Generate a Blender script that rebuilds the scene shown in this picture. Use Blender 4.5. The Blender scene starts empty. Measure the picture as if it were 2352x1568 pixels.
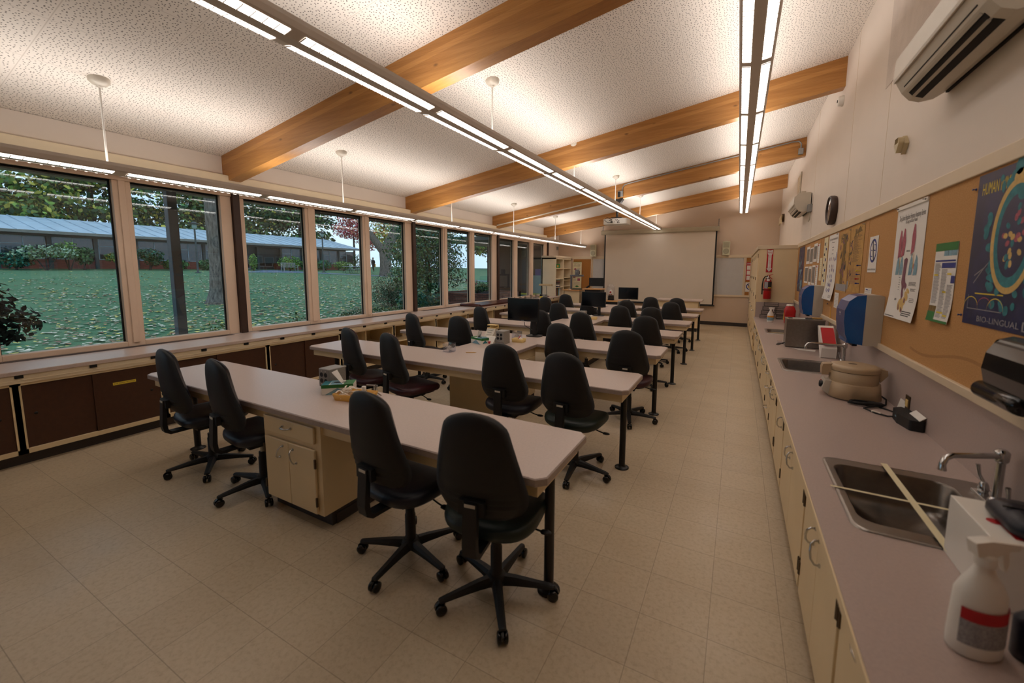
import bpy, bmesh, math, random
from mathutils import Vector, Matrix, Euler
random.seed(7)
sc = bpy.context.scene
COL = sc.collection
PI = math.pi
R = math.radians

# ------------------------------------------------------------------ materials
def _nt(name):
    m = bpy.data.materials.new(name); m.use_nodes = True
    nt = m.node_tree; nt.nodes.clear()
    out = nt.nodes.new('ShaderNodeOutputMaterial')
    b = nt.nodes.new('ShaderNodeBsdfPrincipled')
    nt.links.new(b.outputs[0], out.inputs[0])
    return m, nt, b, out
def _coord(nt, scale=(1, 1, 1), kind='Object'):
    tc = nt.nodes.new('ShaderNodeTexCoord'); mp = nt.nodes.new('ShaderNodeMapping')
    mp.inputs['Scale'].default_value = scale
    nt.links.new(tc.outputs[kind], mp.inputs['Vector']); return mp.outputs[0]
def lin(c):
    return tuple(((x / 255) / 12.92 if x / 255 <= 0.04045 else ((x / 255 + 0.055) / 1.055) ** 2.4) for x in c)
def P(name, rgb, rough=0.5, metal=0.0, var=0.08, vs=8.0, bump=0.0, bs=60.0, scale=(1, 1, 1), spec=0.5, coat=0.0, srgb=True):
    """plain procedural material: a base colour with a soft noise variation and an optional bump"""
    m, nt, b, out = _nt(name)
    c = lin(rgb) if srgb else rgb
    v = _coord(nt, scale)
    n = nt.nodes.new('ShaderNodeTexNoise'); n.inputs['Scale'].default_value = vs; n.inputs['Detail'].default_value = 4
    nt.links.new(v, n.inputs['Vector'])
    r = nt.nodes.new('ShaderNodeValToRGB')
    r.color_ramp.elements[0].position = 0.3; r.color_ramp.elements[1].position = 0.7
    r.color_ramp.elements[0].color = tuple(x * (1 - var) for x in c) + (1,)
    r.color_ramp.elements[1].color = tuple(min(1, x * (1 + var)) for x in c) + (1,)
    nt.links.new(n.outputs['Fac'], r.inputs[0]); nt.links.new(r.outputs[0], b.inputs['Base Color'])
    b.inputs['Roughness'].default_value = rough; b.inputs['Metallic'].default_value = metal
    b.inputs['Specular IOR Level'].default_value = spec
    if coat: b.inputs['Coat Weight'].default_value = coat
    if bump:
        n2 = nt.nodes.new('ShaderNodeTexNoise'); n2.inputs['Scale'].default_value = bs
        nt.links.new(v, n2.inputs['Vector'])
        bp = nt.nodes.new('ShaderNodeBump'); bp.inputs['Strength'].default_value = bump; bp.inputs['Distance'].default_value = 0.01
        nt.links.new(n2.outputs['Fac'], bp.inputs['Height']); nt.links.new(bp.outputs[0], b.inputs['Normal'])
    return m
def EM(name, rgb, strength):
    m, nt, b, out = _nt(name)
    b.inputs['Base Color'].default_value = (0.8, 0.8, 0.8, 1)
    b.inputs['Emission Color'].default_value = tuple(rgb) + (1,)
    b.inputs['Emission Strength'].default_value = strength
    return m
def math_(nt, op, a, b=None):
    n = nt.nodes.new('ShaderNodeMath'); n.operation = op
    for i, x in enumerate((a, b)):
        if x is None: continue
        if isinstance(x, (int, float)): n.inputs[i].default_value = x
        else: nt.links.new(x, n.inputs[i])
    return n.outputs[0]
def mixc(nt, fac, a, b):
    n = nt.nodes.new('ShaderNodeMix'); n.data_type = 'RGBA'
    for sock, x in ((n.inputs[0], fac), (n.inputs[6], a), (n.inputs[7], b)):
        if isinstance(x, (int, float)): sock.default_value = x
        elif isinstance(x, tuple): sock.default_value = x + (1,) if len(x) == 3 else x
        else: nt.links.new(x, sock)
    return n.outputs[2]
def ramp(nt, fac, stops):
    r = nt.nodes.new('ShaderNodeValToRGB')
    while len(r.color_ramp.elements) < len(stops): r.color_ramp.elements.new(0.5)
    for e, (p, c) in zip(r.color_ramp.elements, stops): e.position = p; e.color = tuple(c) + (1,) if len(c) == 3 else c
    nt.links.new(fac, r.inputs[0]); return r.outputs[0]
def noise(nt, vec, scale, detail=4, rough=0.5):
    n = nt.nodes.new('ShaderNodeTexNoise'); n.inputs['Scale'].default_value = scale
    n.inputs['Detail'].default_value = detail; n.inputs['Roughness'].default_value = rough
    nt.links.new(vec, n.inputs['Vector']); return n.outputs['Fac']

def floor_mat():
    m, nt, b, out = _nt('vinyl_tile_floor')
    v = _coord(nt)
    s = nt.nodes.new('ShaderNodeSeparateXYZ'); nt.links.new(v, s.inputs[0])
    T = 0.3048
    ax = math_(nt, 'DIVIDE', math_(nt, 'ADD', s.outputs[0], 0.034 + 20 * T), T)
    ay = math_(nt, 'DIVIDE', math_(nt, 'ADD', s.outputs[1], -2.496 + 20 * T), T)
    fx = math_(nt, 'PINGPONG', ax, 0.5); fy = math_(nt, 'PINGPONG', ay, 0.5)
    e = math_(nt, 'MINIMUM', fx, fy)
    line = math_(nt, 'LESS_THAN', e, 0.0055)
    cb = nt.nodes.new('ShaderNodeCombineXYZ')
    nt.links.new(math_(nt, 'FLOOR', ax), cb.inputs[0]); nt.links.new(math_(nt, 'FLOOR', ay), cb.inputs[1])
    wn = nt.nodes.new('ShaderNodeTexWhiteNoise'); nt.links.new(cb.outputs[0], wn.inputs['Vector'])
    tile = ramp(nt, wn.outputs['Value'], [(0, lin((194, 176, 148))), (1, lin((205, 188, 160)))])
    sp = ramp(nt, noise(nt, v, 45, 6, 0.7), [(0.35, lin((172, 152, 122))), (0.5, lin((200, 182, 154))), (0.7, lin((210, 194, 168)))])
    c = mixc(nt, 0.55, tile, sp)
    fl = ramp(nt, noise(nt, v, 120, 2), [(0.70, (0, 0, 0)), (0.74, (1, 1, 1))])
    c = mixc(nt, math_(nt, 'MULTIPLY', fl, 0.35), c, lin((150, 126, 96)))
    scuff = ramp(nt, noise(nt, _coord(nt, (0.5, 2.2, 1)), 1.3, 5, 0.6), [(0.45, (0, 0, 0)), (0.75, (1, 1, 1))])
    c = mixc(nt, math_(nt, 'MULTIPLY', scuff, 0.22), c, lin((160, 140, 112)))
    c = mixc(nt, math_(nt, 'MULTIPLY', line, 0.55), c, lin((120, 100, 76)))
    nt.links.new(c, b.inputs['Base Color'])
    rr = ramp(nt, noise(nt, v, 3, 4), [(0.3, (0.30,) * 3), (0.7, (0.46,) * 3)])
    nt.links.new(rr, b.inputs['Roughness']); b.inputs['Specular IOR Level'].default_value = 0.45
    bp = nt.nodes.new('ShaderNodeBump'); bp.inputs['Strength'].default_value = 0.12; bp.inputs['Distance'].default_value = 0.004
    nt.links.new(noise(nt, v, 5, 3), bp.inputs['Height']); nt.links.new(bp.outputs[0], b.inputs['Normal'])
    return m
def ceiling_mat():
    m, nt, b, out = _nt('perforated_acoustic_tile')
    v = _coord(nt)
    s = nt.nodes.new('ShaderNodeSeparateXYZ'); nt.links.new(v, s.inputs[0])
    T = 0.61
    ax = math_(nt, 'DIVIDE', math_(nt, 'ADD', s.outputs[0], 40 * T), T)
    ay = math_(nt, 'DIVIDE', math_(nt, 'ADD', s.outputs[1], 40 * T + 0.1), T)
    e = math_(nt, 'MINIMUM', math_(nt, 'PINGPONG', ax, 0.5), math_(nt, 'PINGPONG', ay, 0.5))
    line = math_(nt, 'LESS_THAN', e, 0.005)
    vo = nt.nodes.new('ShaderNodeTexVoronoi'); vo.voronoi_dimensions = '2D'
    vo.inputs['Scale'].default_value = 38; vo.inputs['Randomness'].default_value = 0.75
    nt.links.new(v, vo.inputs['Vector'])
    hole = math_(nt, 'LESS_THAN', vo.outputs['Distance'], 0.175)
    hole = math_(nt, 'MULTIPLY', hole, math_(nt, 'GREATER_THAN', e, 0.018))
    c = mixc(nt, math_(nt, 'MULTIPLY', hole, 0.85), lin((232, 224, 214)), lin((70, 58, 48)))
    c = mixc(nt, math_(nt, 'MULTIPLY', line, 0.35), c, lin((160, 146, 130)))
    nt.links.new(c, b.inputs['Base Color']); b.inputs['Roughness'].default_value = 0.9
    return m
def wood_mat(name, c0, c1, c2, grain=(0.5, 14, 14), lam=0.0, rough=0.35, knots=True):
    """lengthwise grain along X, optional lamination courses along Z, dark knots"""
    m, nt, b, out = _nt(name)
    v = _coord(nt); g = _coord(nt, grain)
    n1 = noise(nt, g, 1.6, 6, 0.6); n2 = noise(nt, _coord(nt, (grain[0] * 4, grain[1] * 5, grain[2] * 5)), 2, 3)
    c = ramp(nt, n1, [(0.3, lin(c0)), (0.5, lin(c1)), (0.72, lin(c2))])
    c = mixc(nt, 0.3, c, ramp(nt, n2, [(0.35, lin(c0)), (0.65, lin(c2))]))
    if lam:
        s = nt.nodes.new('ShaderNodeSeparateXYZ'); nt.links.new(v, s.inputs[0])
        sl = math_(nt, 'SUBTRACT', s.outputs[2], math_(nt, 'MULTIPLY', s.outputs[0], 0.155))
        q = math_(nt, 'DIVIDE', math_(nt, 'ADD', sl, 10), lam)
        wn = nt.nodes.new('ShaderNodeTexWhiteNoise'); wn.noise_dimensions = '1D'
        nt.links.new(math_(nt, 'FLOOR', q), wn.inputs['W'])
        c = mixc(nt, 0.35, c, ramp(nt, wn.outputs['Value'], [(0, lin(c0)), (1, lin(c2))]))
        ln = math_(nt, 'LESS_THAN', math_(nt, 'PINGPONG', q, 0.5), 0.012)
        c = mixc(nt, math_(nt, 'MULTIPLY', ln, 0.4), c, lin((110, 74, 36)))
    if knots:
        vo = nt.nodes.new('ShaderNodeTexVoronoi'); vo.inputs['Scale'].default_value = 3.2
        nt.links.new(_coord(nt, (0.8, 1, 1.7)), vo.inputs['Vector'])
        k = ramp(nt, vo.outputs['Distance'], [(0.05, (1, 1, 1)), (0.10, (0, 0, 0))])
        c = mixc(nt, math_(nt, 'MULTIPLY', k, 0.7), c, lin((88, 54, 26)))
    nt.links.new(c, b.inputs['Base Color']); b.inputs['Roughness'].default_value = rough
    return m
def brick_mat(name, c1, c2, mortar, scale=1.0, axes='XZ'):
    m, nt, b, out = _nt(name)
    v = _coord(nt)
    s = nt.nodes.new('ShaderNodeSeparateXYZ'); nt.links.new(v, s.inputs[0])
    cb = nt.nodes.new('ShaderNodeCombineXYZ')
    nt.links.new(math_(nt, 'ADD', s.outputs[0], s.outputs[1]), cb.inputs[0]); nt.links.new(s.outputs[2], cb.inputs[1])
    br = nt.nodes.new('ShaderNodeTexBrick')
    br.inputs['Color1'].default_value = lin(c1) + (1,); br.inputs['Color2'].default_value = lin(c2) + (1,)
    br.inputs['Mortar'].default_value = lin(mortar) + (1,); br.inputs['Scale'].default_value = scale
    br.inputs['Brick Width'].default_value = 0.21; br.inputs['Row Height'].default_value = 0.075; br.inputs['Mortar Size'].default_value = 0.008
    nt.links.new(cb.outputs[0], br.inputs['Vector']); nt.links.new(br.outputs['Color'], b.inputs['Base Color'])
    b.inputs['Roughness'].default_value = 0.85
    return m
def glass_mat(name, tint=(0.93, 0.97, 0.95), refl=1.0):
    """thin clear sheet: see-through, mirror-like towards grazing angles"""
    m = bpy.data.materials.new(name); m.use_nodes = True; nt = m.node_tree; nt.nodes.clear()
    out = nt.nodes.new('ShaderNodeOutputMaterial'); mx = nt.nodes.new('ShaderNodeMixShader')
    tr = nt.nodes.new('ShaderNodeBsdfTransparent'); gl = nt.nodes.new('ShaderNodeBsdfGlossy')
    n = noise(nt, _coord(nt), 0.6, 1)
    nt.links.new(ramp(nt, n, [(0.3, tint), (0.7, tuple(min(1, x * 1.02) for x in tint))]), tr.inputs[0])
    gl.inputs['Roughness'].default_value = 0.0; gl.inputs[0].default_value = (1, 1, 1, 1)
    lw = nt.nodes.new('ShaderNodeLayerWeight'); lw.inputs[0].default_value = 0.5
    f = math_(nt, 'ADD', math_(nt, 'MULTIPLY', math_(nt, 'POWER', lw.outputs['Facing'], 5.0), 0.9), 0.04)
    nt.links.new(math_(nt, 'MULTIPLY', f, refl), mx.inputs[0])
    nt.links.new(tr.outputs[0], mx.inputs[1]); nt.links.new(gl.outputs[0], mx.inputs[2]); nt.links.new(mx.outputs[0], out.inputs[0])
    return m
def plastic_clear(name, rgb, a):
    """tinted translucent plastic"""
    m, nt, b, out = _nt(name)
    n = noise(nt, _coord(nt), 12, 2)
    c = lin(rgb)
    nt.links.new(ramp(nt, n, [(0.3, tuple(x * .92 for x in c)), (0.7, c)]), b.inputs['Base Color'])
    b.inputs['Alpha'].default_value = a; b.inputs['Roughness'].default_value = 0.12
    return m
def cork_mat():
    m, nt, b, out = _nt('cork_board')
    v = _coord(nt)
    c = ramp(nt, noise(nt, v, 160, 5, 0.7), [(0.3, lin((164, 118, 66))), (0.5, lin((190, 142, 88))), (0.7, lin((205, 160, 106)))])
    c = mixc(nt, math_(nt, 'MULTIPLY', noise(nt, v, 1.2, 3), 0.3), c, lin((176, 126, 72)))
    # old water mark: a wavy darker tide line along the low edge of the near panel
    s = nt.nodes.new('ShaderNodeSeparateXYZ'); nt.links.new(v, s.inputs[0])
    w = math_(nt, 'MULTIPLY', math_(nt, 'SINE', math_(nt, 'MULTIPLY', s.outputs[1], 5.5)), 0.035)
    d = math_(nt, 'ABSOLUTE', math_(nt, 'SUBTRACT', s.outputs[2], math_(nt, 'ADD', 1.24, w)))
    k = math_(nt, 'MULTIPLY', math_(nt, 'LESS_THAN', d, 0.008), math_(nt, 'LESS_THAN', s.outputs[1], 3.3))
    c = mixc(nt, math_(nt, 'MULTIPLY', k, 0.35), c, lin((120, 74, 30)))
    nt.links.new(c, b.inputs['Base Color']); b.inputs['Roughness'].default_value = 0.9
    return m
def lawn_mat():
    m, nt, b, out = _nt('lawn_grass')
    v = _coord(nt)
    c = ramp(nt, noise(nt, v, 0.35, 5, 0.6), [(0.3, lin((66, 104, 72))), (0.5, lin((84, 122, 88))), (0.75, lin((106, 136, 100)))])
    c = mixc(nt, 0.5, c, ramp(nt, noise(nt, v, 30, 4, 0.7), [(0.3, lin((44, 84, 50))), (0.7, lin((104, 146, 98)))]))
    nt.links.new(c, b.inputs['Base Color']); b.inputs['Roughness'].default_value = 0.95
    bp = nt.nodes.new('ShaderNodeBump'); bp.inputs['Strength'].default_value = 0.6; bp.inputs['Distance'].default_value = 0.05
    nt.links.new(noise(nt, v, 40, 3), bp.inputs['Height']); nt.links.new(bp.outputs[0], b.inputs['Normal'])
    return m
def scratch_mat(name, c0, c1, vec, scale, rough=0.8):
    m, nt, b, out = _nt(name)
    n = noise(nt, _coord(nt, vec), scale, 6, 0.65)
    nt.links.new(ramp(nt, n, [(0.35, lin(c0)), (0.65, lin(c1))]), b.inputs['Base Color']); b.inputs['Roughness'].default_value = rough
    bp = nt.nodes.new('ShaderNodeBump'); bp.inputs['Strength'].default_value = 0.5; bp.inputs['Distance'].default_value = 0.03
    nt.links.new(n, bp.inputs['Height']); nt.links.new(bp.outputs[0], b.inputs['Normal'])
    return m

M = {}
M['floor'] = floor_mat(); M['ceiling'] = ceiling_mat()
M['wall'] = P('painted_wall_white', (222, 210, 198), 0.55, var=0.02, vs=2, bump=0.05, bs=120)
M['wall_back'] = P('painted_wall_tan', (206, 184, 162), 0.6, var=0.02, vs=2, bump=0.05, bs=120)
M['cream'] = P('cream_paint', (226, 204, 164), 0.4, var=0.03, vs=3)
M['cream_pale'] = P('cream_paint_pale', (232, 216, 186), 0.4, var=0.03, vs=3)
M['trim'] = P('cream_trim_paint', (216, 198, 170), 0.4, var=0.03, vs=3)
M['frame'] = P('window_frame_beige', (224, 200, 178), 0.45, var=0.03, vs=4)
M['post'] = P('dark_brown_metal', (58, 38, 30), 0.45, var=0.1)
M['beam'] = wood_mat('glulam_timber', (150, 98, 44), (178, 122, 60), (198, 144, 80), lam=0.05)
M['oak'] = wood_mat('light_oak_veneer', (196, 140, 84), (214, 160, 102), (224, 176, 120), grain=(1, 20, 20), knots=False)
M['lamin'] = P('grey_beige_laminate', (196, 178, 168), 0.32, var=0.05, vs=90, spec=0.5)
M['lamin_edge'] = P('laminate_edge', (164, 148, 140), 0.4, var=0.06, vs=90)
M['counter'] = P('counter_laminate', (176, 158, 150), 0.33, var=0.05, vs=120)
M['black_metal'] = P('black_painted_metal', (16, 14, 14), 0.4, var=0.15)
M['black_plastic'] = P('black_plastic', (11, 10, 10), 0.55, var=0.12, vs=20, bump=0.1, bs=300)
M['black_gloss'] = P('black_gloss_plastic', (10, 10, 11), 0.15, var=0.1)
M['fab_black'] = P('black_upholstery', (9, 9, 9), 0.8, var=0.15, vs=60, bump=0.2, bs=400)
M['navy'] = P('navy_vinyl', (18, 22, 36), 0.42, var=0.12, vs=20, bump=0.1, bs=200)
M['green'] = P('dark_green_vinyl', (14, 32, 26), 0.42, var=0.12, vs=20, bump=0.1, bs=200)
M['burg'] = P('burgundy_vinyl', (58, 20, 30), 0.42, var=0.12, vs=20, bump=0.1, bs=200)
M['kick'] = P('dark_rubber_base', (52, 46, 44), 0.5, var=0.1)
M['chrome'] = P('polished_chrome', (200, 200, 200), 0.12, 1.0, var=0.03)
M['steel'] = P('brushed_stainless', (150, 144, 138), 0.32, 1.0, var=0.08, vs=40, scale=(1, 14, 1))
M['steel_dark'] = P('stainless_basin', (120, 114, 108), 0.3, 1.0, var=0.08, vs=30)
M['bronze'] = P('dark_bronze_hinge', (92, 76, 58), 0.4, 0.8, var=0.1)
M['galv'] = P('galvanised_metal', (150, 152, 152), 0.45, 0.7, var=0.1, vs=30)
M['greybox'] = P('grey_hammered_paint', (140, 136, 130), 0.45, var=0.06, vs=80, bump=0.15, bs=250)
M['white'] = P('white_plastic', (232, 228, 220), 0.35, var=0.02)
M['offwhite'] = P('offwhite_plastic', (206, 198, 184), 0.4, var=0.03)
M['paper'] = P('white_paper', (228, 224, 218), 0.75, var=0.02)
M['lightbody'] = P('light_housing_grey', (206, 196, 186), 0.4, var=0.02)
M['down'] = EM('fluorescent_lens', (1.0, 0.93, 0.88), 5.6)
M['up'] = EM('fluorescent_uplight', (1.0, 0.93, 0.88), 8.5)
M['glass'] = glass_mat('window_glass', (0.93, 0.98, 0.98), 1.0)
M['glass2'] = glass_mat('clear_plastic_sheet', (0.93, 0.94, 0.97), 1.2)
M['cork'] = cork_mat()
M['cork_dark'] = P('brown_cork', (168, 112, 52), 0.9, var=0.15, vs=150)
M['brown_panel'] = P('brown_hardboard', (70, 42, 26), 0.42, var=0.1, vs=30)
M['seam'] = P('shadow_gap', (24, 20, 18), 0.8)
M['screen'] = P('projection_screen_fabric', (214, 202, 186), 0.85, var=0.015, vs=2)
M['wboard'] = P('whiteboard_enamel', (196, 194, 192), 0.3, var=0.02)
M['beige'] = P('beige_plastic', (196, 180, 144), 0.45, var=0.04)
M['speaker'] = P('speaker_cream', (206, 204, 176), 0.5, var=0.04)
M['speaker_g'] = P('speaker_grille', (168, 164, 140), 0.7, var=0.15, vs=200)
M['centri'] = P('tan_instrument_paint', (176, 152, 120), 0.4, var=0.03)
M['blue_t'] = plastic_clear('smoky_blue_plastic', (24, 92, 168), 0.80)
M['blue_d'] = P('blue_plastic', (44, 60, 124), 0.28, var=0.05, vs=6)
M['disp'] = P('dispenser_grey', (190, 182, 168), 0.4, var=0.02)
M['red'] = P('red_enamel', (176, 18, 22), 0.3, var=0.04)
M['red_p'] = P('red_ink', (186, 30, 36), 0.6, var=0.04)
M['blue_p'] = P('blue_ink', (40, 52, 130), 0.6, var=0.05)
M['navy_p'] = P('navy_poster_ink', (26, 34, 78), 0.4, var=0.35, vs=9)
M['yel_p'] = P('yellow_ink', (222, 196, 60), 0.6, var=0.05)
M['sand_p'] = P('sand_ink', (206, 172, 104), 0.6, var=0.12, vs=40)
M['teal_p'] = P('teal_ink', (40, 120, 130), 0.6, var=0.3, vs=30)
M['green_p'] = P('green_ink', (40, 112, 48), 0.6, var=0.06)
M['ltblue_p'] = P('pale_blue_ink', (122, 160, 176), 0.6, var=0.2, vs=60)
M['pink_p'] = P('muscle_pink_ink', (168, 84, 100), 0.6, var=0.25, vs=80)
M['mauve_p'] = P('mauve_ink', (120, 72, 88), 0.6, var=0.3, vs=90)
M['ink'] = P('dark_ink', (40, 36, 36), 0.6, var=0.1)
M['grey_p'] = P('grey_ink', (150, 148, 150), 0.6, var=0.3, vs=200)
M['oldpaper'] = P('yellowed_paper', (186, 144, 78), 0.7, var=0.2, vs=10)
M['olive_p'] = P('olive_brown_ink', (122, 96, 44), 0.7, var=0.35, vs=30)
M['photo'] = P('grey_micrograph', (122, 114, 106), 0.6, var=0.35, vs=120)
M['cream_paper'] = P('cream_paper', (226, 214, 176), 0.75, var=0.03)
M['yel_tray'] = P('amber_plastic_tray', (222, 166, 70), 0.4, var=0.04)
M['ltyel_tray'] = P('pale_yellow_plastic', (226, 196, 128), 0.45, var=0.04)
M['cotton'] = P('cotton', (236, 226, 212), 0.95, var=0.06, vs=60)
M['wood_p'] = P('bare_wood', (206, 172, 120), 0.6, var=0.1)
M['pencil'] = P('pencil_yellow', (216, 164, 48), 0.5)
M['leather'] = P('brown_leather', (78, 34, 22), 0.3, var=0.2, vs=12, bump=0.1, bs=80)
M['tan_fab'] = P('tan_shade', (188, 166, 128), 0.6)
M['conduit'] = P('white_conduit', (224, 214, 196), 0.4)
M['bulbwarm'] = EM('porch_lamp_glow', (1.0, 0.85, 0.6), 6.0)
M['beadboard'] = P('grey_green_siding', (92, 108, 112), 0.7, var=0.08)
M['roofmetal'] = P('weathered_roof', (176, 192, 206), 0.6, var=0.12, vs=1.2)
M['fascia'] = P('grey_fascia', (120, 118, 112), 0.7)
M['bldgdark'] = P('dark_green_grey_paint', (58, 68, 70), 0.7)
M['bldgframe'] = P('pale_window_frame', (150, 164, 176), 0.6)
M['dkglass'] = P('dark_window_glass', (46, 54, 60), 0.06, var=0.4, vs=0.6, spec=0.8)
M['brick'] = brick_mat('red_brick', (146, 74, 60), (124, 58, 48), (110, 84, 76))
M['brick2'] = brick_mat('brown_brick', (140, 84, 70), (112, 66, 56), (66, 52, 48))
M['asphalt'] = P('asphalt_path', (104, 116, 138), 0.9, var=0.1)
M['lawn'] = lawn_mat()
M['bark'] = scratch_mat('tree_bark', (60, 54, 50), (128, 120, 112), (6, 6, 1.2), 3)
M['barkdark'] = scratch_mat('dark_bark', (36, 30, 28), (74, 62, 56), (6, 6, 1.2), 3)
def leafm(n, c, tr=0.25):
    m, nt, b, out = _nt(n)
    ob = nt.nodes.new('ShaderNodeNewGeometry')
    cc = lin(c)
    nt.links.new(ramp(nt, ob.outputs['Random Per Island'], [(0, tuple(x * 0.55 for x in cc)), (0.5, cc), (1, tuple(min(1, x * 1.5) for x in cc))]), b.inputs['Base Color'])
    b.inputs['Roughness'].default_value = 0.7
    return m
M['lf_dk'] = leafm('leaf_dark_green', (48, 78, 48)); M['lf_md'] = leafm('leaf_mid_green', (74, 112, 56))
M['lf_lt'] = leafm('leaf_light_green', (118, 150, 66)); M['lf_yel'] = leafm('leaf_yellow', (176, 168, 70))
M['lf_red'] = leafm('leaf_red', (170, 60, 72)); M['lf_or'] = leafm('leaf_orange', (186, 116, 76))
M['lf_pale'] = leafm('leaf_pale_variegated', (142, 164, 136)); M['lf_blue'] = leafm('leaf_blue_green', (44, 108, 92))
M['lf_black'] = leafm('leaf_deep_shade', (22, 28, 24)); M['lf_brn'] = leafm('leaf_olive_brown', (98, 92, 72))  # leaf_deep_shade has the shade beneath the eave put into the leaf colour
M['fall_a'] = leafm('fallen_leaf_pale', (214, 200, 178)); M['fall_b'] = leafm('fallen_leaf_yellow', (206, 184, 96)); M['fall_c'] = leafm('fallen_leaf_brown', (150, 104, 80))
M['greypole'] = P('grey_painted_post', (78, 84, 96), 0.5)
M['teak'] = P('weathered_teak', (150, 150, 144), 0.8)
M['brownwall'] = P('brown_stucco', (84, 62, 54), 0.9, var=0.1, vs=30)
M['skin'] = P('skin', (190, 140, 115), 0.6); M['cloth_k'] = P('black_cloth', (24, 24, 28), 0.9); M['orange'] = P('orange_nylon', (224, 150, 40), 0.6)
M['gcurb'] = P('green_painted_curb', (70, 110, 110), 0.8); M['ycurb'] = P('yellow_paint', (214, 206, 70), 0.7)
M['violet'] = P('violet_panel', (92, 76, 150), 0.5); M['paleteal'] = P('pale_teal_panel', (150, 176, 176), 0.5)

# ------------------------------------------------------------------ mesh builder
class MB:
    def __init__(s): s.v = []; s.f = []; s.m = []; s.sm = []; s.T = None
    def add(s, vs, fs, m=0, smooth=False):
        o = len(s.v)
        for p in vs:
            p = Vector(p); s.v.append(s.T @ p if s.T is not None else p)
        for f in fs: s.f.append(tuple(i + o for i in f)); s.m.append(m); s.sm.append(smooth)
        return s
    def box(s, x0, x1, y0, y1, z0, z1, m=0):
        if x0 > x1: x0, x1 = x1, x0
        if y0 > y1: y0, y1 = y1, y0
        if z0 > z1: z0, z1 = z1, z0
        return s.add([(x0, y0, z0), (x1, y0, z0), (x1, y1, z0), (x0, y1, z0), (x0, y0, z1), (x1, y0, z1), (x1, y1, z1), (x0, y1, z1)],
                     [(3, 2, 1, 0), (4, 5, 6, 7), (0, 1, 5, 4), (1, 2, 6, 5), (2, 3, 7, 6), (3, 0, 4, 7)], m)
    def rings(s, rs, m=0, closed=True, smooth=True, caps=True):
        n = len(rs[0]); vs = [p for r in rs for p in r]; fs = []
        for i in range(len(rs) - 1):
            for j in range(n if closed else n - 1):
                k = (j + 1) % n
                fs.append((i * n + j, i * n + k, (i + 1) * n + k, (i + 1) * n + j))
        s.add(vs, fs, m, smooth)
        if caps and closed:
            s.add(rs[0], [tuple(range(n))[::-1]], m); s.add(rs[-1], [tuple(range(n))], m)
        return s
    def lathe(s, prof, c=(0, 0, 0), n=24, m=0, axis='z', smooth=True, sx=1, sy=1, caps=True):
        rs = []
        for r, h in prof:
            ring = []
            for k in range(n):
                a = 2 * PI * k / n; u, w = r * math.cos(a) * sx, r * math.sin(a) * sy
                if axis == 'z': p = (c[0] + u, c[1] + w, c[2] + h)
                elif axis == 'x': p = (c[0] + h, c[1] + u, c[2] + w)
                else: p = (c[0] + w, c[1] + h, c[2] + u)
                ring.append(p)
            rs.append(ring)
        return s.rings(rs, m, True, smooth, caps)
    def tube(s, pts, r, n=8, m=0, caps=True):
        pts = [Vector(p) for p in pts]; rs = []; up = None
        for i, p in enumerate(pts):
            d = (pts[min(i + 1, len(pts) - 1)] - pts[max(i - 1, 0)])
            if d.length < 1e-9: d = Vector((0, 0, 1))
            d.normalize()
            if up is None:
                up = Vector((0, 0, 1)) if abs(d.z) < 0.9 else Vector((1, 0, 0))
            a = d.cross(up)
            if a.length < 1e-6: a = d.orthogonal()
            a.normalize(); bb = a.cross(d); up = bb
            rr = r[i] if isinstance(r, (list, tuple)) else r
            rs.append([p + a * rr * math.cos(2 * PI * k / n) + bb * rr * math.sin(2 * PI * k / n) for k in range(n)])
        return s.rings(rs, m, True, True, caps)
    def prism(s, poly, h0, h1, axis='z', m=0, smooth=False):
        """poly: 2-D outline, extruded from h0 to h1 along axis. axis x: poly=(y,z); y: (x,z); z: (x,y)"""
        def P3(p, h): return {'z': (p[0], p[1], h), 'x': (h, p[0], p[1]), 'y': (p[0], h, p[1])}[axis]
        n = len(poly); a = [P3(p, h0) for p in poly]; b = [P3(p, h1) for p in poly]
        s.add(a + b, [(j, (j + 1) % n, n + (j + 1) % n, n + j) for j in range(n)], m, smooth)
        s.add(a, [tuple(range(n))[::-1]], m); s.add(b, [tuple(range(n))], m)
        return s
    def build(s, name, mats, parent=None, bevel=0.0, seg=2, auto=True):
        """link as ONE mesh object; a top-level mesh gets its origin at its base, a part keeps its parent's origin"""
        if not isinstance(mats, (list, tuple)): mats = [mats]
        mats = [M[k] if isinstance(k, str) else k for k in mats]
        if parent is not None: org = WP(parent)
        else:
            xs = [p.x for p in s.v]; ys = [p.y for p in s.v]; zs = [p.z for p in s.v]
            org = Vector(((min(xs) + max(xs)) / 2, (min(ys) + max(ys)) / 2, min(zs))) if name not in KEEP else Vector((0, 0, 0))
        me = bpy.data.meshes.new(name)
        me.from_pydata([tuple(p - org) for p in s.v], [], s.f)
        for k in mats: me.materials.append(k)
        for p, mi, sm in zip(me.polygons, s.m, s.sm): p.material_index = mi; p.use_smooth = sm
        bm = bmesh.new(); bm.from_mesh(me); bmesh.ops.recalc_face_normals(bm, faces=bm.faces); bm.to_mesh(me); bm.free()
        me.update()
        o = bpy.data.objects.new(name, me); COL.objects.link(o)
        if parent is not None: o.parent = parent
        else: o.location = org
        if bevel:
            md = o.modifiers.new('bevel', 'BEVEL'); md.width = bevel; md.segments = seg; md.limit_method = 'ANGLE'; md.angle_limit = R(40)
            md.harden_normals = False
        return o
KEEP = {'floor', 'ceiling', 'lawn', 'ceiling_beam', 'cork_board', 'shading_eave'}
def WP(o):
    v = Vector((0, 0, 0))
    while o is not None: v += o.location; o = o.parent
    return v
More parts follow.
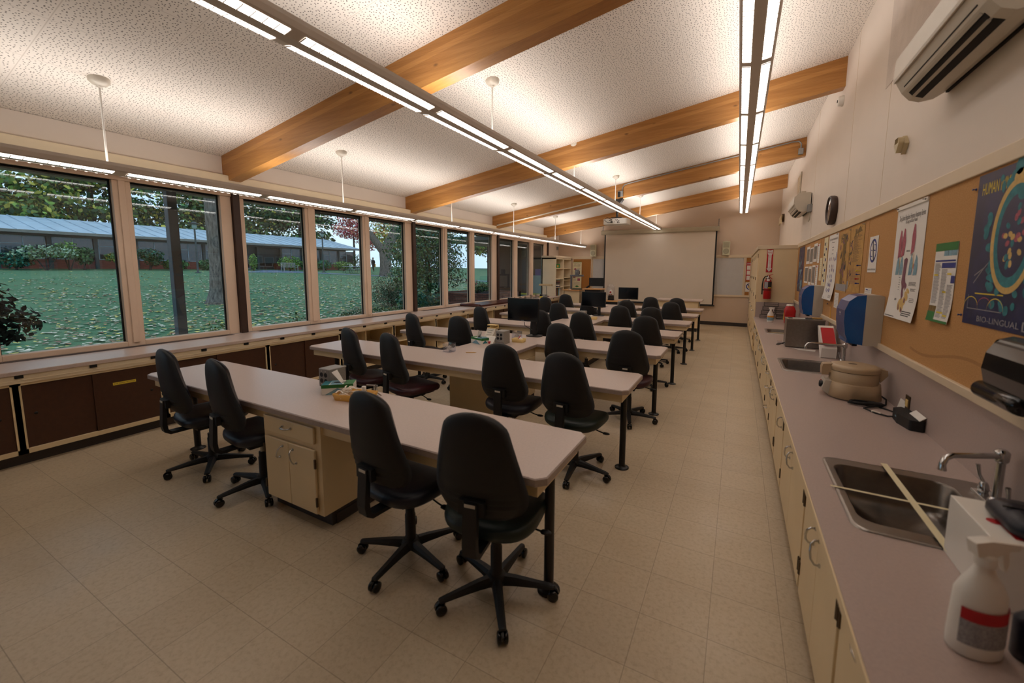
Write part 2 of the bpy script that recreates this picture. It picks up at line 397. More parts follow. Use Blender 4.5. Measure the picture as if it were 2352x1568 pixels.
def thing(name, label, cat, loc=(0, 0, 0), group=None, kind=None):
    o = bpy.data.objects.new(name, None); COL.objects.link(o); o.location = loc; o.empty_display_size = 0.05
    return tag(o, label, cat, group, kind)
def tag(o, label=None, cat=None, group=None, kind=None):
    if label: o['label'] = label
    if cat: o['category'] = cat
    if group: o['group'] = group
    if kind: o['kind'] = kind
    return o
def struct(o): o['kind'] = 'structure'; return o
def lab(o, s): o['label'] = s; return o
def copy_tree(o, parent=None, link=True):
    c = o.copy(); COL.objects.link(c); c.parent = parent
    for ch in list(o.children): copy_tree(ch, c)
    return c
def arc(c, r, a0, a1, n): return [(c[0] + r * math.cos(R(a0 + (a1 - a0) * i / n)), c[1] + r * math.sin(R(a0 + (a1 - a0) * i / n))) for i in range(n + 1)]
def rrect(x0, x1, y0, y1, r, n=4):
    return arc((x1 - r, y0 + r), r, -90, 0, n) + arc((x1 - r, y1 - r), r, 0, 90, n) + arc((x0 + r, y1 - r), r, 90, 180, n) + arc((x0 + r, y0 + r), r, 180, 270, n)
_tc = {}
def text_verts(body, size=1.0, bold=False):
    """outline mesh of a line of lettering in its own plane"""
    key = body
    if key not in _tc:
        cu = bpy.data.curves.new('lettering', 'FONT'); cu.body = body; cu.size = 1.0; cu.align_x = 'CENTER'; cu.align_y = 'CENTER'; cu.resolution_u = 2
        o = bpy.data.objects.new('lettering', cu); COL.objects.link(o); bpy.context.view_layer.update()
        me = bpy.data.meshes.new_from_object(o.evaluated_get(bpy.context.evaluated_depsgraph_get()))
        _tc[key] = ([tuple(v.co) for v in me.vertices], [tuple(p.vertices) for p in me.polygons])
        bpy.data.objects.remove(o); bpy.data.curves.remove(cu); bpy.data.meshes.remove(me)
    return _tc[key]
def put_text(mb, body, cx, cy, h, m=0, w=None, c=0.0012):
    """lettering centred at (cx, cy) in the builder's current frame, cap height about 0.7*h; w fits the width"""
    vs, fs = text_verts(body)
    xs = [p[0] for p in vs]; wd = max(xs) - min(xs); mid = (max(xs) + min(xs)) / 2
    sx = (w / wd) if w else h
    mb.add([((p[0] - mid) * sx + cx, p[1] * h + cy, c) for p in vs], fs, m)
def frameT(o, u, v):
    """matrix of a picture plane: u to the right, v up, n towards the viewer"""
    u = Vector(u).normalized(); v = Vector(v).normalized(); n = u.cross(v)
    m = Matrix((u, v, n)).transposed().to_4x4(); m.translation = Vector(o); return m
def poly(mb, pts, m=0, c=0.001): mb.add([(p[0], p[1], c) for p in pts], [tuple(range(len(pts)))], m)
def rect(mb, x0, x1, y0, y1, m=0, c=0.001): poly(mb, [(x0, y0), (x1, y0), (x1, y1), (x0, y1)], m, c)
def disc(mb, cx, cy, rx, ry, m=0, c=0.001, n=20, rot=0):
    ca, sa = math.cos(rot), math.sin(rot)
    poly(mb, [(cx + rx * math.cos(2 * PI * k / n) * ca - ry * math.sin(2 * PI * k / n) * sa, cy + rx * math.cos(2 * PI * k / n) * sa + ry * math.sin(2 * PI * k / n) * ca) for k in range(n)], m, c)
def ringp(mb, cx, cy, rx, ry, w, m=0, c=0.001, n=28, rot=0):
    ca, sa = math.cos(rot), math.sin(rot); o = []; i = []
    for k in range(n):
        a = 2 * PI * k / n
        for L, q in ((o, 1), (i, 0)):
            X = (rx - (0 if q else w)) * math.cos(a); Y = (ry - (0 if q else w)) * math.sin(a)
            L.append((cx + X * ca - Y * sa, cy + X * sa + Y * ca, c))
    mb.add(o + i, [(k, (k + 1) % n, n + (k + 1) % n, n + k) for k in range(n)], m)
# ------------------------------------------------------------------ room shell
XR, XL, YB, YF = 0.985, -5.9, 14.0, -3.0
def cz(x): return 3.11 + (x + 5.9) * 0.155
struct(MB().box(XL - .2, XR + .15, YF - .1, YB + .1, -.12, 0).build('floor', 'floor'))
mb = MB(); x0, x1 = XL - .15, XR + .15
mb.add([(x0, YF - .1, cz(x0)), (x1, YF - .1, cz(x1)), (x1, YB + .1, cz(x1)), (x0, YB + .1, cz(x0)),
        (x0, YF - .1, cz(x0) + .15), (x1, YF - .1, cz(x1) + .15), (x1, YB + .1, cz(x1) + .15), (x0, YB + .1, cz(x0) + .15)],
       [(3, 2, 1, 0), (4, 5, 6, 7), (0, 1, 5, 4), (1, 2, 6, 5), (2, 3, 7, 6), (3, 0, 4, 7)])
struct(mb.build('ceiling', 'ceiling'))
struct(MB().box(XR, XR + .12, YF, YB, 0, 4.19).build('wall_right', 'wall'))
struct(MB().box(XL - .15, XR, YB, YB + .12, 0, 4.18).build('wall_back', 'wall_back'))
struct(MB().box(XL - .15, XR, YF - .12, YF, 0, 4.18).build('wall_front', 'wall_back'))
mb = MB().box(-6.05, -5.93, YF, YB, 0, .80).box(-6.05, -5.93, YF, YB, 2.64, 3.10).box(-6.05, -5.93, 12.94, YB, .80, 2.64).box(-6.05, -5.93, YF, -3.2 + .3, .80, 2.64)
struct(mb.build('wall_left', 'wall'))
struct(MB().box(-5.93, -5.80, YF, 13.0, 2.66, 2.84).box(-5.93, -5.812, YF, 13.0, 2.84, 2.852).build('trim_1', 'cream_pale'))
struct(MB().box(XR - .035, XR, YF, 9.2, 2.125, 2.20).build('trim_2', 'trim', bevel=.004))
struct(MB().box(XL + .5, .32, YB - .03, YB, 2.105, 2.18).build('trim_3', 'trim', bevel=.004))
struct(MB().box(XL + .5, XR - .6, YB - .045, YB, .90, .945).build('trim_4', 'trim', bevel=.006))
struct(MB().box(XL + .5, .31, YB - .012, YB, 0, .11).build('baseboard_back', 'kick'))
# painted-over patch beside the near air conditioner
struct(MB().box(XR - .003, XR, 2.9, 4.5, 3.17, 4.0).build('trim_5', P('unpainted_plaster', (206, 194, 184), 0.8, var=0.05, bump=0.3, bs=90)))
# panel joints of the right wall
for i, y in enumerate((4.35, 5.62, 8.0)):
    struct(MB().box(XR - .0015, XR, y, y + .004, 2.2, cz(XR)).build('trim_%d' % (6 + i), 'trim'))
# unseen roof overhang outside the windows, added to dim the incoming sky light
mb = MB(); mb.prism([(-8.3, 2.90), (-6.06, 3.0), (-6.06, 3.12), (-8.3, 3.02)], YF, 14.2, 'y'); struct(mb.build('shading_eave', 'fascia'))

# beams
for i, y in enumerate((3.02, 6.27, 9.5, 12.75)):
    mb = MB(); y0, y1 = y - .07, y + .07
    xa, xb = -5.93, XR
    d = .335
    prof = [(xa, cz(xa)), (xa, 2.85), (-5.80, 2.85), (-5.80, cz(-5.8) - d), (xb, cz(xb) - d), (xb, cz(xb))]
    mb.prism(prof, y0, y1, 'y'); struct(mb.build('ceiling_beam', 'beam'))

# windows
P_ = [-.24, 3.04, 6.33, 9.60, 12.88]
PANES = [[(-.09, .80), (.995, 1.86), (2.01, 2.87)], [(3.15, 4.01), (4.18, 5.08), (5.23, 6.11)], [(6.40, 7.27), (7.43, 8.32), (8.50, 9.32)], [(9.69, 10.51), (10.74, 11.56), (11.80, 12.60)]]
for b in range(4):
    w = bpy.data.objects.new('window_%d' % (b + 1), None); COL.objects.link(w); w.location = (XL, (P_[b] + P_[b + 1]) / 2, .82); struct(w)
    ya, yb = P_[b] + .045, P_[b + 1] - .045
    zt = 2.60 if b < 3 else 2.55
    mb = MB(); ed = [ya] + [e for p in PANES[b] for e in p] + [yb]
    for k in range(0, len(ed), 2):
        a, c = ed[k], ed[k + 1]
        mb.box(-5.985, -5.875, a, c, .82, 2.66)
        if c - a > .12 and k not in (0, 6): mb.box(-5.875, -5.863, a + .045, c - .045, .86, 2.62)
    for a, c in PANES[b]: mb.box(-5.985, -5.875, a, c, .82, .875).box(-5.985, -5.875, a, c, zt, 2.66)
    mb.box(-5.985, -5.86, ya, yb, 2.60, 2.665)
    mb.build('window_frame', 'frame', w, bevel=.004, seg=1)
    for k, (a, c) in enumerate(PANES[b]):
        MB().box(-5.943, -5.937, a - .005, c + .005, .87, zt + .005).build('pane', 'glass', w)
        g = MB().box(-5.952, -5.928, a, a + .012, .875, zt).box(-5.952, -5.928, c - .012, c, .875, zt).box(-5.952, -5.928, a, c, zt - .012, zt)
        g.build('gasket', 'seam', w)
        hb = .022 if (b < 2 and k < 3 and not (b == 1 and k > 0)) else .05
        q = MB()
        for j in range(int(hb / .0075)): q.box(-5.985, -5.955, a + .014, c - .014, zt - .014 - j * .0075, zt - .010 - j * .0075)
        if hb > .03:
            for f in (.3, .72): q.box(-5.954, -5.952, a + (c - a) * f, a + (c - a) * f + .004, zt - .06, zt - .01)
        q.build('blind', P('dark_blind', (48, 42, 40), 0.6), w)
for i, p in enumerate(P_):
    struct(MB().box(-5.99, -5.835, p - .042, p + .042, .822, 2.655).build('pillar_%d' % (i + 1), 'post', bevel=.006))

# ------------------------------------------------------------------ window-side worktop and low cabinets
t = thing('worktop', 'long grey laminate worktop running beneath the windows', 'worktop', (-5.56, 5.8, .78))
MB().box(-5.865, -5.25, -2.6, 12.55, .783, .82).build('top', 'lamin', t, bevel=.005)
MB().box(-5.30, -5.265, -2.6, 12.55, .712, .783).box(-5.265, -5.259, -2.6, 12.55, .735, .742).build('apron', 'cream_pale', t)
for b in range(4):
    ya, yb = P_[b] + .16, P_[b + 1] - .16
    mb = MB()
    for j in range(4): mb.box(-5.858 + j * .022, -5.846 + j * .022, ya, yb, .8195, .8225)
    mb.build('air_grille', P('grille_dark', (74, 64, 62), 0.5), t)
y = .52
while y < 12.4:
    MB().box(-5.266, -5.252, y - .024, y + .024, .757, .783).build('clip', 'black_metal', t); y += .4435
LU = [-1.12, -.14, .94, 1.92, 3.0, 4.08, 5.16, 6.28, 7.36, 8.44, 9.52, 10.6, 11.68, 12.53]
def left_cab(y0, y1, kind, label):
    t = thing('low_cabinet', label, 'cabinet', (-5.56, (y0 + y1) / 2, 0), 'low cabinets under the window worktop')
    xf = -5.28
    mb = MB().box(-5.86, xf, y0, y0 + .018, .1, .712).box(-5.86, xf, y1 - .018, y1, .1, .712).box(-5.86, xf, y0, y1, .1, .14).box(-5.86, -5.845, y0, y1, .1, .712)
    mb.box(xf - .02, xf, y0, y0 + .03, .1, .712).box(xf - .02, xf, y1 - .03, y1, .1, .712).box(xf - .02, xf, y0, y1, .69, .712)
    if kind == 'open':
        mb.box(-5.85, xf - .02, y0, y1, .40, .418)
        mb.box(-5.85, xf - .08, (y0 + y1) / 2 - .008, (y0 + y1) / 2 + .008, .14, .69)
    mb.build('carcass', 'cream', t)
    MB().box(-5.80, -5.35, y0, y1, 0, .1).build('kick_plate', 'kick', t)
    if kind == 'door':
        ym = (y0 + y1) / 2
        d = MB().box(xf - .034, xf - .026, y0 + .028, ym + .03, .138, .695).build('sliding_door', 'brown_panel', t)
        MB().lathe([(.012, 0), (.012, .003), (.002, .003)], (xf - .0262, y0 + .10, .43), 12, axis='x').build('finger_pull', 'black_metal', d)
        d = MB().box(xf - .020, xf - .012, ym - .03, y1 - .028, .138, .695).build('sliding_door', 'brown_panel', t)
        MB().lathe([(.012, 0), (.012, .003), (.002, .003)], (xf - .0122, y1 - .10, .43), 12, axis='x').build('finger_pull', 'black_metal', d)
        return t, d
    return t, None
LN = ['low cream cabinet with brown sliding doors, cut off by the left frame edge', 'low cabinet with brown sliding doors, nearest cabinet wholly under the first windows',
      'low brown door cabinet left of the yellow labelled one', 'low cabinet with a yellow paper label on its brown sliding door', 'low brown door cabinet behind the far left bench end of nearest bench',
      'last low brown door cabinet before the open cubbies', 'open cream cubby beginning the row of cubbies, beside the brown doors', 'open cream cubby beside second bench left end', 'open cream cubby near the third bench left end',
      'open cream cubby, last one before the far brown doors', 'low cabinet with brown doors under the leather pad far end', 'low brown door cabinet behind the first monitor', 'low cabinet under the far worktop end near the desk lamp']
KD = ['door', 'door', 'door', 'door', 'door', 'open', 'open', 'open', 'open', 'door', 'door', 'door', 'door']
LN2 = {0: None}
labs = {1: 'low brown sliding door cabinet at the left frame edge', 2: 'low cabinet with brown sliding doors and a small yellow label', 3: 'low cabinet with brown sliding doors between yellow labelled cabinet and first window post',
        4: 'low brown sliding door cabinet just past the first dark window post', 5: 'open cream cubby next to the brown sliding doors', 6: 'second open cream cubby from the brown sliding doors', 7: 'third open cream cubby, beside the left end of third bench',
        8: 'fourth open cream cubby, beside the fourth bench', 9: 'low brown door cabinet past the cubbies, under the leather pad', 10: 'low brown door cabinet hidden behind the nearest monitor', 11: 'low brown door cabinet under the far end clutter of the window worktop', 12: 'last low brown door cabinet by the desk lamp'}
for i in range(1, 13):
    t, d = left_cab(LU[i], LU[i + 1], KD[i], labs[i])
    if i == 2:
        mb = MB(); mb.T = frameT((-5.2915, 1.66, .52), (0, -1, 0), (0, 0, 1)) ; mb.T = frameT((-5.2915, 1.62, .56), (0, 1, 0), (0, 0, 1))
        rect(mb, -.085, .085, -.013, .013, 0, .0005); put_text(mb, 'EYE WASH BOTTLE', 0, 0, .016, 1, w=.15)
        lab(mb.build('paper_label', ['yel_p', 'ink'], d), 'small yellow paper label')

# ------------------------------------------------------------------ suspended lights
def light_run(xc, zb, y0, nsec, stems, label):
    t = thing('pendant_light', label, 'ceiling light', (xc, y0, zb), 'long suspended strip lights')
    S = 1.22; y1 = y0 + nsec * S
    prof = [(-.127, .055), (-.118, .022), (-.105, .012), (-.037, 0), (.037, 0), (.105, .012), (.118, .022), (.127, .055), (.127, .080), (.112, .080), (.105, .060), (-.105, .060), (-.112, .080), (-.127, .080)]
    mb = MB(); mb.prism([(xc + a, zb + c) for a, c in prof], y0, y1, 'y'); mb.build('housing', 'lightbody', t)
    up = MB(); up.add([(xc - .10, y0 + .03, zb + .0605), (xc + .10, y0 + .03, zb + .0605), (xc + .10, y1 - .03, zb + .0605), (xc - .10, y1 - .03, zb + .0605)], [(0, 1, 2, 3)]); lab(up.build('uplight_lens', 'up', t), 'bright upward facing lens')
    for k in range(nsec):
        a, c = y0 + k * S + .045, y0 + (k + 1) * S - .045
        dm = MB(); lv = MB()
        for sgn in (-1, 1):
            xa, xb = xc + sgn * .040, xc + sgn * .103
            za, zc = zb - .0012 + .0005, zb + .0112 - .0014
            dm.add([(xa, a, za), (xb, a, zc), (xb, c, zc), (xa, c, za)], [(0, 1, 2, 3)])
            n = 18
            for j in range(n + 1):
                y = a + (c - a) * j / n; w = .0022
                lv.add([(xa, y - w, za - .0005), (xb, y - w, zc - .0005), (xb, y + w, zc - .0005), (xa, y + w, za - .0005),
                        (xa, y - w, za - .006), (xb, y - w, zc - .006), (xb, y + w, zc - .006), (xa, y + w, za - .006)],
                       [(0, 1, 2, 3), (4, 5, 6, 7), (0, 1, 5, 4), (1, 2, 6, 5), (2, 3, 7, 6), (3, 0, 4, 7)])
        d = lab(dm.build('diffuser', 'down', t), 'bright white light panels'); lv.build('louver', 'lightbody', t)
    for y in stems:
        zt = cz(xc)
        s = MB().tube([(xc, y, zb + .06), (xc, y, zt - .05)], .0075, 8).build('stem', 'white', t)
        MB().lathe([(.008, -.07), (.02, -.066), (.02, -.058), (.045, -.05), (.068, -.028), (.072, .004), (.072, .02)], (xc, y, zt), 20).build('canopy', 'offwhite', s)
light_run(-4.89, 2.49, .37, 11, (1.536, 3.92, 6.33, 8.74, 11.26, 13.5), 'long suspended strip light running along the window side')
light_run(-2.40, 3.00, .37, 11, (1.42, 3.82, 6.25, 8.68, 11.11, 13.5), 'long suspended strip light over the middle of the benches')
light_run(0.03, 3.38, .37, 11, (1.42, 3.82, 6.25, 8.68, 11.11, 13.5), 'long suspended strip light over the right hand aisle')

# ------------------------------------------------------------------ lab benches
BX0, BX1 = -4.56, -.705
def chamf(x0, x1, y0, y1, c=.042): return [(x0 + c, y0), (x1 - c, y0), (x1, y0 + c), (x1, y1 - c), (x1 - c, y1), (x0 + c, y1), (x0, y1 - c), (x0, y0 + c)]
def bench_leg(t, x, y):
    MB().lathe([(.060, 0), (.060, .006), (.045, .012), (.030, .016), (.026, .03), (.026, .645)], (x, y, 0), 18).build('leg', 'black_metal', t)
def handle_bow(mb, c, d, L, out, r=.0045):
    """bow pull: centre c, direction along d, standing out along out"""
    c, d, out = Vector(c), Vector(d).normalized(), Vector(out).normalized(); h = L / 2
    mb.tube([c - d * h, c - d * h + out * .018, c - d * h * .62 + out * .030, c + out * .033, c + d * h * .62 + out * .030, c + d * h + out * .018, c + d * h], r, 8)
    for s in (-1, 1): mb.tube([c + d * h * s - out * .001, c + d * h * s + out * .006], r * 1.9, 10)
def bench(rows, label, first=False):
    yc = sum(rows) / len(rows)
    t = thing('lab_bench', label, 'bench', ((BX0 + BX1) / 2, yc, 0), 'long laminate lab benches')
    h = .305; top = MB(); apr = MB()
    if len(rows) == 1:
        y = rows[0]; ol = chamf(BX0, BX1, y - h, y + h)
    else:
        a, b = rows; cl, cr = -2.97, -2.20; c = .042
        ol = [(BX0 + c, a - h), (BX1 - c, a - h), (BX1, a - h + c), (BX1, a + h - c), (BX1 - c, a + h), (cr, a + h), (cr, b - h), (BX1 - c, b - h), (BX1, b - h + c), (BX1, b + h - c), (BX1 - c, b + h),
              (BX0 + c, b + h), (BX0, b + h - c), (BX0, b - h + c), (BX0 + c, b - h), (cl, b - h), (cl, a + h), (BX0 + c, a + h), (BX0, a + h - c), (BX0, a - h + c)]
    n = len(ol)
    lo = [(p[0], p[1], .718) for p in ol]; mi_ = [(p[0], p[1], .750) for p in ol]
    ctr = Vector((sum(p[0] for p in ol) / n, sum(p[1] for p in ol) / n))
    top.add(lo + mi_, [(j, (j + 1) % n, n + (j + 1) % n, n + j) for j in range(n)], 1)
    top.add(lo, [tuple(range(n))[::-1]], 1)
    ins = []
    for j in range(n):
        p0, p1, p2 = Vector(ol[j - 1]), Vector(ol[j]), Vector(ol[(j + 1) % n])
        d1, d2 = (p1 - p0).normalized(), (p2 - p1).normalized()
        n1, n2 = Vector((-d1.y, d1.x)), Vector((-d2.y, d2.x)); bb = (n1 + n2)
        q = p1 + bb * (.006 / max(.2, bb.dot(n1)))
        ins.append((q.x, q.y, .755))
    top.add(mi_ + ins, [(j, (j + 1) % n, n + (j + 1) % n, n + j) for j in range(n)], 1)
    top.add(ins, [tuple(range(n))], 0)
    top.build('worktop', ['lamin', 'lamin_edge'], t)
    for y in rows:
        X0, X1, y0, y1 = BX0 + .05, BX1 - .05, y - h + .045, y + h - .045
        apr.box(X0, X1, y0, y0 + .022, .645, .718).box(X0, X1, y1 - .022, y1, .645, .718).box(X0, X0 + .022, y0 + .022, y1 - .022, .645, .718).box(X1 - .022, X1, y0 + .022, y1 - .022, .645, .718)
        bench_leg(t, -.795, y - .03); bench_leg(t, -4.40, y - .03)
    if len(rows) == 2:
        apr.box(cl + .045, cl + .067, rows[0] + h, rows[1] - h, .645, .718).box(cr - .067, cr - .045, rows[0] + h, rows[1] - h, .645, .718)
    apr.build('apron', 'cream', t)
    if first:
        y0, y1 = 1.56, 2.10
        c = MB().box(-2.85, -2.25, y0 + .002, y1, .105, .716).build('cabinet_body', 'cream', t)
        MB().box(-2.87, -2.27, 1.63, 2.02, 0, .105).box(-2.87, -2.262, 1.66, 2.09, 0, .07).build('kick_plate', 'kick', t)
        d = MB().box(-2.822, -2.297, y0 - .016, y0, .581, .690).build('drawer', 'cream', t, bevel=.004)
        mb = MB(); handle_bow(mb, (-2.562, y0 - .017, .645), (1, 0, 0), .085, (0, -1, 0)); lab(mb.build('handle', 'chrome', d), 'chrome bow handle')
        for xa, xb, hx, hy, hr, gx in ((-2.822, -2.563, -2.635, .466, (.45, 0, 1), -2.828), (-2.559, -2.297, -2.495, .462, (-.35, 0, 1), -2.291)):
            d = MB().box(xa, xb, y0 - .016, y0, .115, .541).build('door', 'cream', t, bevel=.004)
            mb = MB(); handle_bow(mb, (hx, y0 - .017, hy), hr, .09, (0, -1, 0)); lab(mb.build('handle', 'chrome', d), 'chrome bow handle')
            for hz in (.455, .20): MB().box(gx - .006, gx + .006, y0 - .022, y0 - .012, hz - .03, hz + .03).build('hinge', 'bronze', d)
    elif len(rows) == 2:
        y0, y1 = rows[0] + .245, rows[1] - .245
        MB().box(-2.85, -2.25, y0, y1, .105, .716).build('cabinet_body', 'cream', t)
        MB().box(-2.86, -2.27, y0 - .02, y1 + .02, 0, .105).build('kick_plate', 'kick', t)
        ym = (y0 + y1) / 2
        for ya, yb, hy in ((y0 + .03, ym - .002, ym - .04), (ym + .002, y1 - .03, ym + .04)):
            d = MB().box(-2.25, -2.234, ya, yb, .13, .60).build('door', 'cream', t, bevel=.004)
            mb = MB(); handle_bow(mb, (-2.233, hy, .53), (0, 0, 1), .09, (1, 0, 0)); lab(mb.build('handle', 'chrome', d), 'chrome bow handle')
    return t
bench([1.838], 'nearest lab bench, straight, with cream drawer cabinet underneath', True)
bench([3.36, 4.84], 'H shaped lab bench behind the nearest one, first monitor standing on it')
bench([6.31, 7.785], 'middle H shaped lab bench carrying the second monitor')
bench([9.23, 10.70], 'farthest H shaped lab bench, closest to the projection screen')

# ------------------------------------------------------------------ office chairs
def chair_meshes():
    """one task chair around the origin, facing +y"""
    d = {}
    # backrest: cushion (front) and shell (rear)
    def half(t):
        # outline half width along the height 0..1: full low, narrowing to the top, rounded at both ends
        w = .234 * (1 - .56 * max(0, t - .25) ** 1.15)
        if t < .22: w *= math.sqrt(max(0, 1 - ((.22 - t) / .22) ** 2)) * .52 + .48
        if t > .84: w *= math.sqrt(max(0.0, 1 - ((t - .84) / .16) ** 2.2))
        return max(w, .004)
    def sect(t, front):
        w = half(t); z = .545 + .515 * t; y0 = -.245 - .055 * t - .06 * (t - .35) ** 2 * 0
        y0 += -.02 * math.sin(PI * t) + .03
        ring = []
        n = 12
        k = math.sqrt(max(0.02, 1 - abs(2 * t - 1) ** 6))
        for j in range(n + 1):
            u = -1 + 2 * j / n
            cv = .045 * u * u * (w / .2) ** 2
            ring.append((u * w, y0 + cv, z))
        back = []
        for j in range(n + 1):
            u = 1 - 2 * j / n
            cv = .045 * u * u * (w / .2) ** 2
            th = (.050 if front else -.030) * k * math.sqrt(max(0, 1 - u ** 4)) * (1 if front else 1)
            if not front and .10 < t < .36: th -= .006 * (1 if math.sin(t * 95) > .3 else 0) * (1 if abs(u) < .75 else 0)
            back.append((u * w, y0 + cv + th, z))
        return ring + back
    ts = [0, .012, .03, .06, .09, .115, .135, .155, .175, .195, .215, .235, .255, .275, .30, .34, .4, .5, .6, .7, .78, .84, .88, .92, .95, .975, .992, 1]
    for nm, fr in (('cushion', True), ('shell', False)):
        d[nm] = MB().rings([sect(t, fr) for t in ts])
    # seat: rounded cushion over a thin pan
    def seat_ring(s, z):
        r = []
        for k in range(36):
            a = 2 * PI * k / 36; ca, sa = math.cos(a), math.sin(a)
            e = 2 / 3.2
            x = .245 * s * abs(ca) ** e * (1 if ca > 0 else -1); y = .235 * s * abs(sa) ** e * (1 if sa > 0 else -1)
            dz = -.030 * max(0, y / .235) ** 3 - .012 * max(0, -y / .235) ** 3 + .010 * (x / .245) ** 2
            r.append((x, y + .02, z + dz * (1 if z > .47 else .7)))
        return r
    d['seat'] = MB().rings([seat_ring(.80, .428), seat_ring(.93, .432), seat_ring(.985, .448), seat_ring(1, .468), seat_ring(.985, .486), seat_ring(.93, .499), seat_ring(.75, .503), seat_ring(.4, .498), seat_ring(.1, .496)])
    d['pan'] = MB().rings([seat_ring(.55, .404), seat_ring(.78, .410), seat_ring(.82, .429)]).box(-.075, .075, -.11, .11, .365, .408)
    # J bar carrying the back and its adjusting slot
    br = MB().prism([(-.05, .385), (-.27, .385), (-.305, .41), (-.315, .46), (-.300, .66), (-.275, .66), (-.285, .47), (-.28, .425), (-.26, .405), (-.05, .405)], -.034, .034, 'x')
    br.box(-.062, .062, -.292, -.262, .60, .665)
    d['bracket'] = br
    d['plate'] = MB().box(-.026, .026, -.303, -.299, .642, .656)
    lv = MB().tube([(.06, .02, .385), (.16, .03, .388), (.20, .03, .378), (.235, .03, .372)], .005, 6).lathe([(.004, 0), (.018, .012), (.020, .04), (.010, .058), (.002, .06)], (.225, .03, .372), 10, axis='x', sx=1, sy=.45)
    d['lever'] = lv
    d['column'] = MB().lathe([(.034, .075), (.034, .11), (.030, .115), (.030, .26), (.026, .265), (.026, .30)], n=16)
    d['piston'] = MB().lathe([(.0145, .29), (.0145, .37)], n=12)
    # star base: hub and one leg along +x
    d['hub'] = MB().lathe([(.030, .055), (.052, .062), (.055, .085), (.048, .105), (.034, .112)], n=20)
    rs = []
    for x, z0, z1, w in ((.035, .062, .106, .028), (.10, .066, .104, .025), (.20, .066, .092, .021), (.27, .064, .084, .019), (.298, .064, .080, .018), (.306, .066, .077, .012)):
        rs.append([(x, -w, z0), (x, w, z0), (x, w * .95, z0 + (z1 - z0) * .55), (x, w * .5, z1), (x, -w * .5, z1), (x, -w * .95, z0 + (z1 - z0) * .55)])
    d['leg'] = MB().rings(rs, smooth=False)
    ca = MB().tube([(.285, 0, .045), (.285, 0, .07)], .009, 8)
    for s in (-1, 1): ca.lathe([(.006, .006), (.022, .006), (.0275, .010), (.0275, .022), (.018, .026), (.004, .027)] if s > 0 else [(.004, -.027), (.018, -.026), (.0275, -.022), (.0275, -.010), (.022, -.006), (.006, -.006)], (.297, 0, .0275), 16, axis='y')
    ca.prism([(.272, .052), (.279, .058), (.305, .060), (.322, .048), (.325, .034), (.315, .034), (.30, .045), (.28, .042)], -.005, .005, 'y')
    d['caster'] = ca
    return d
CM = chair_meshes()
_proto = {}
def chair_proto(colr):
    if colr in _proto: return _proto[colr]
    t = thing('office_chair', None, 'chair', (0, 0, 0), 'black office chairs at the lab benches')
    CM['shell'].build('back_shell', 'black_plastic', t)
    lab(CM['cushion'].build('back_cushion', colr, t), {'navy': 'navy back cushion', 'green': 'dark green back cushion', 'burg': 'burgundy back cushion', 'fab_black': 'black back cushion'}[colr])
    lab(CM['seat'].build('seat', colr, t), {'navy': 'navy seat', 'green': 'dark green seat', 'burg': 'burgundy seat', 'fab_black': 'black seat'}[colr])
    CM['pan'].build('seat_pan', 'black_plastic', t); CM['bracket'].build('back_bracket', 'black_plastic', t)
    lab(CM['plate'].build('adjuster_plate', 'offwhite', t), 'small pale adjuster tab')
    CM['lever'].build('lever', 'black_plastic', t); CM['column'].build('gas_column', 'black_plastic', t); lab(CM['piston'].build('piston', 'steel', t), 'bare steel piston')
    CM['hub'].build('hub', 'black_plastic', t)
    for k in range(5):
        l = CM['leg'].build('leg', 'black_plastic', t); c = CM['caster'].build('caster', 'black_gloss', l)
        if k == 0: leg_me, cas_me = l.data, c.data
        else: l.data = leg_me; c.data = cas_me
        l.rotation_euler.z = 2 * PI * k / 5
    _proto[colr] = t; _used[colr] = False
    return t
_used = {}
def chair(x, y, yaw, colr, star, label):
    p = chair_proto(colr)
    t = p if not _used[colr] else copy_tree(p)
    _used[colr] = True
    t.location = (x, y, 0); t.rotation_euler.z = R(yaw); t['label'] = label
    k = 0
    for ch in t.children:
        if ch.name.split('.')[0] == 'leg': ch.rotation_euler.z = R(star - yaw) + 2 * PI * k / 5; k += 1
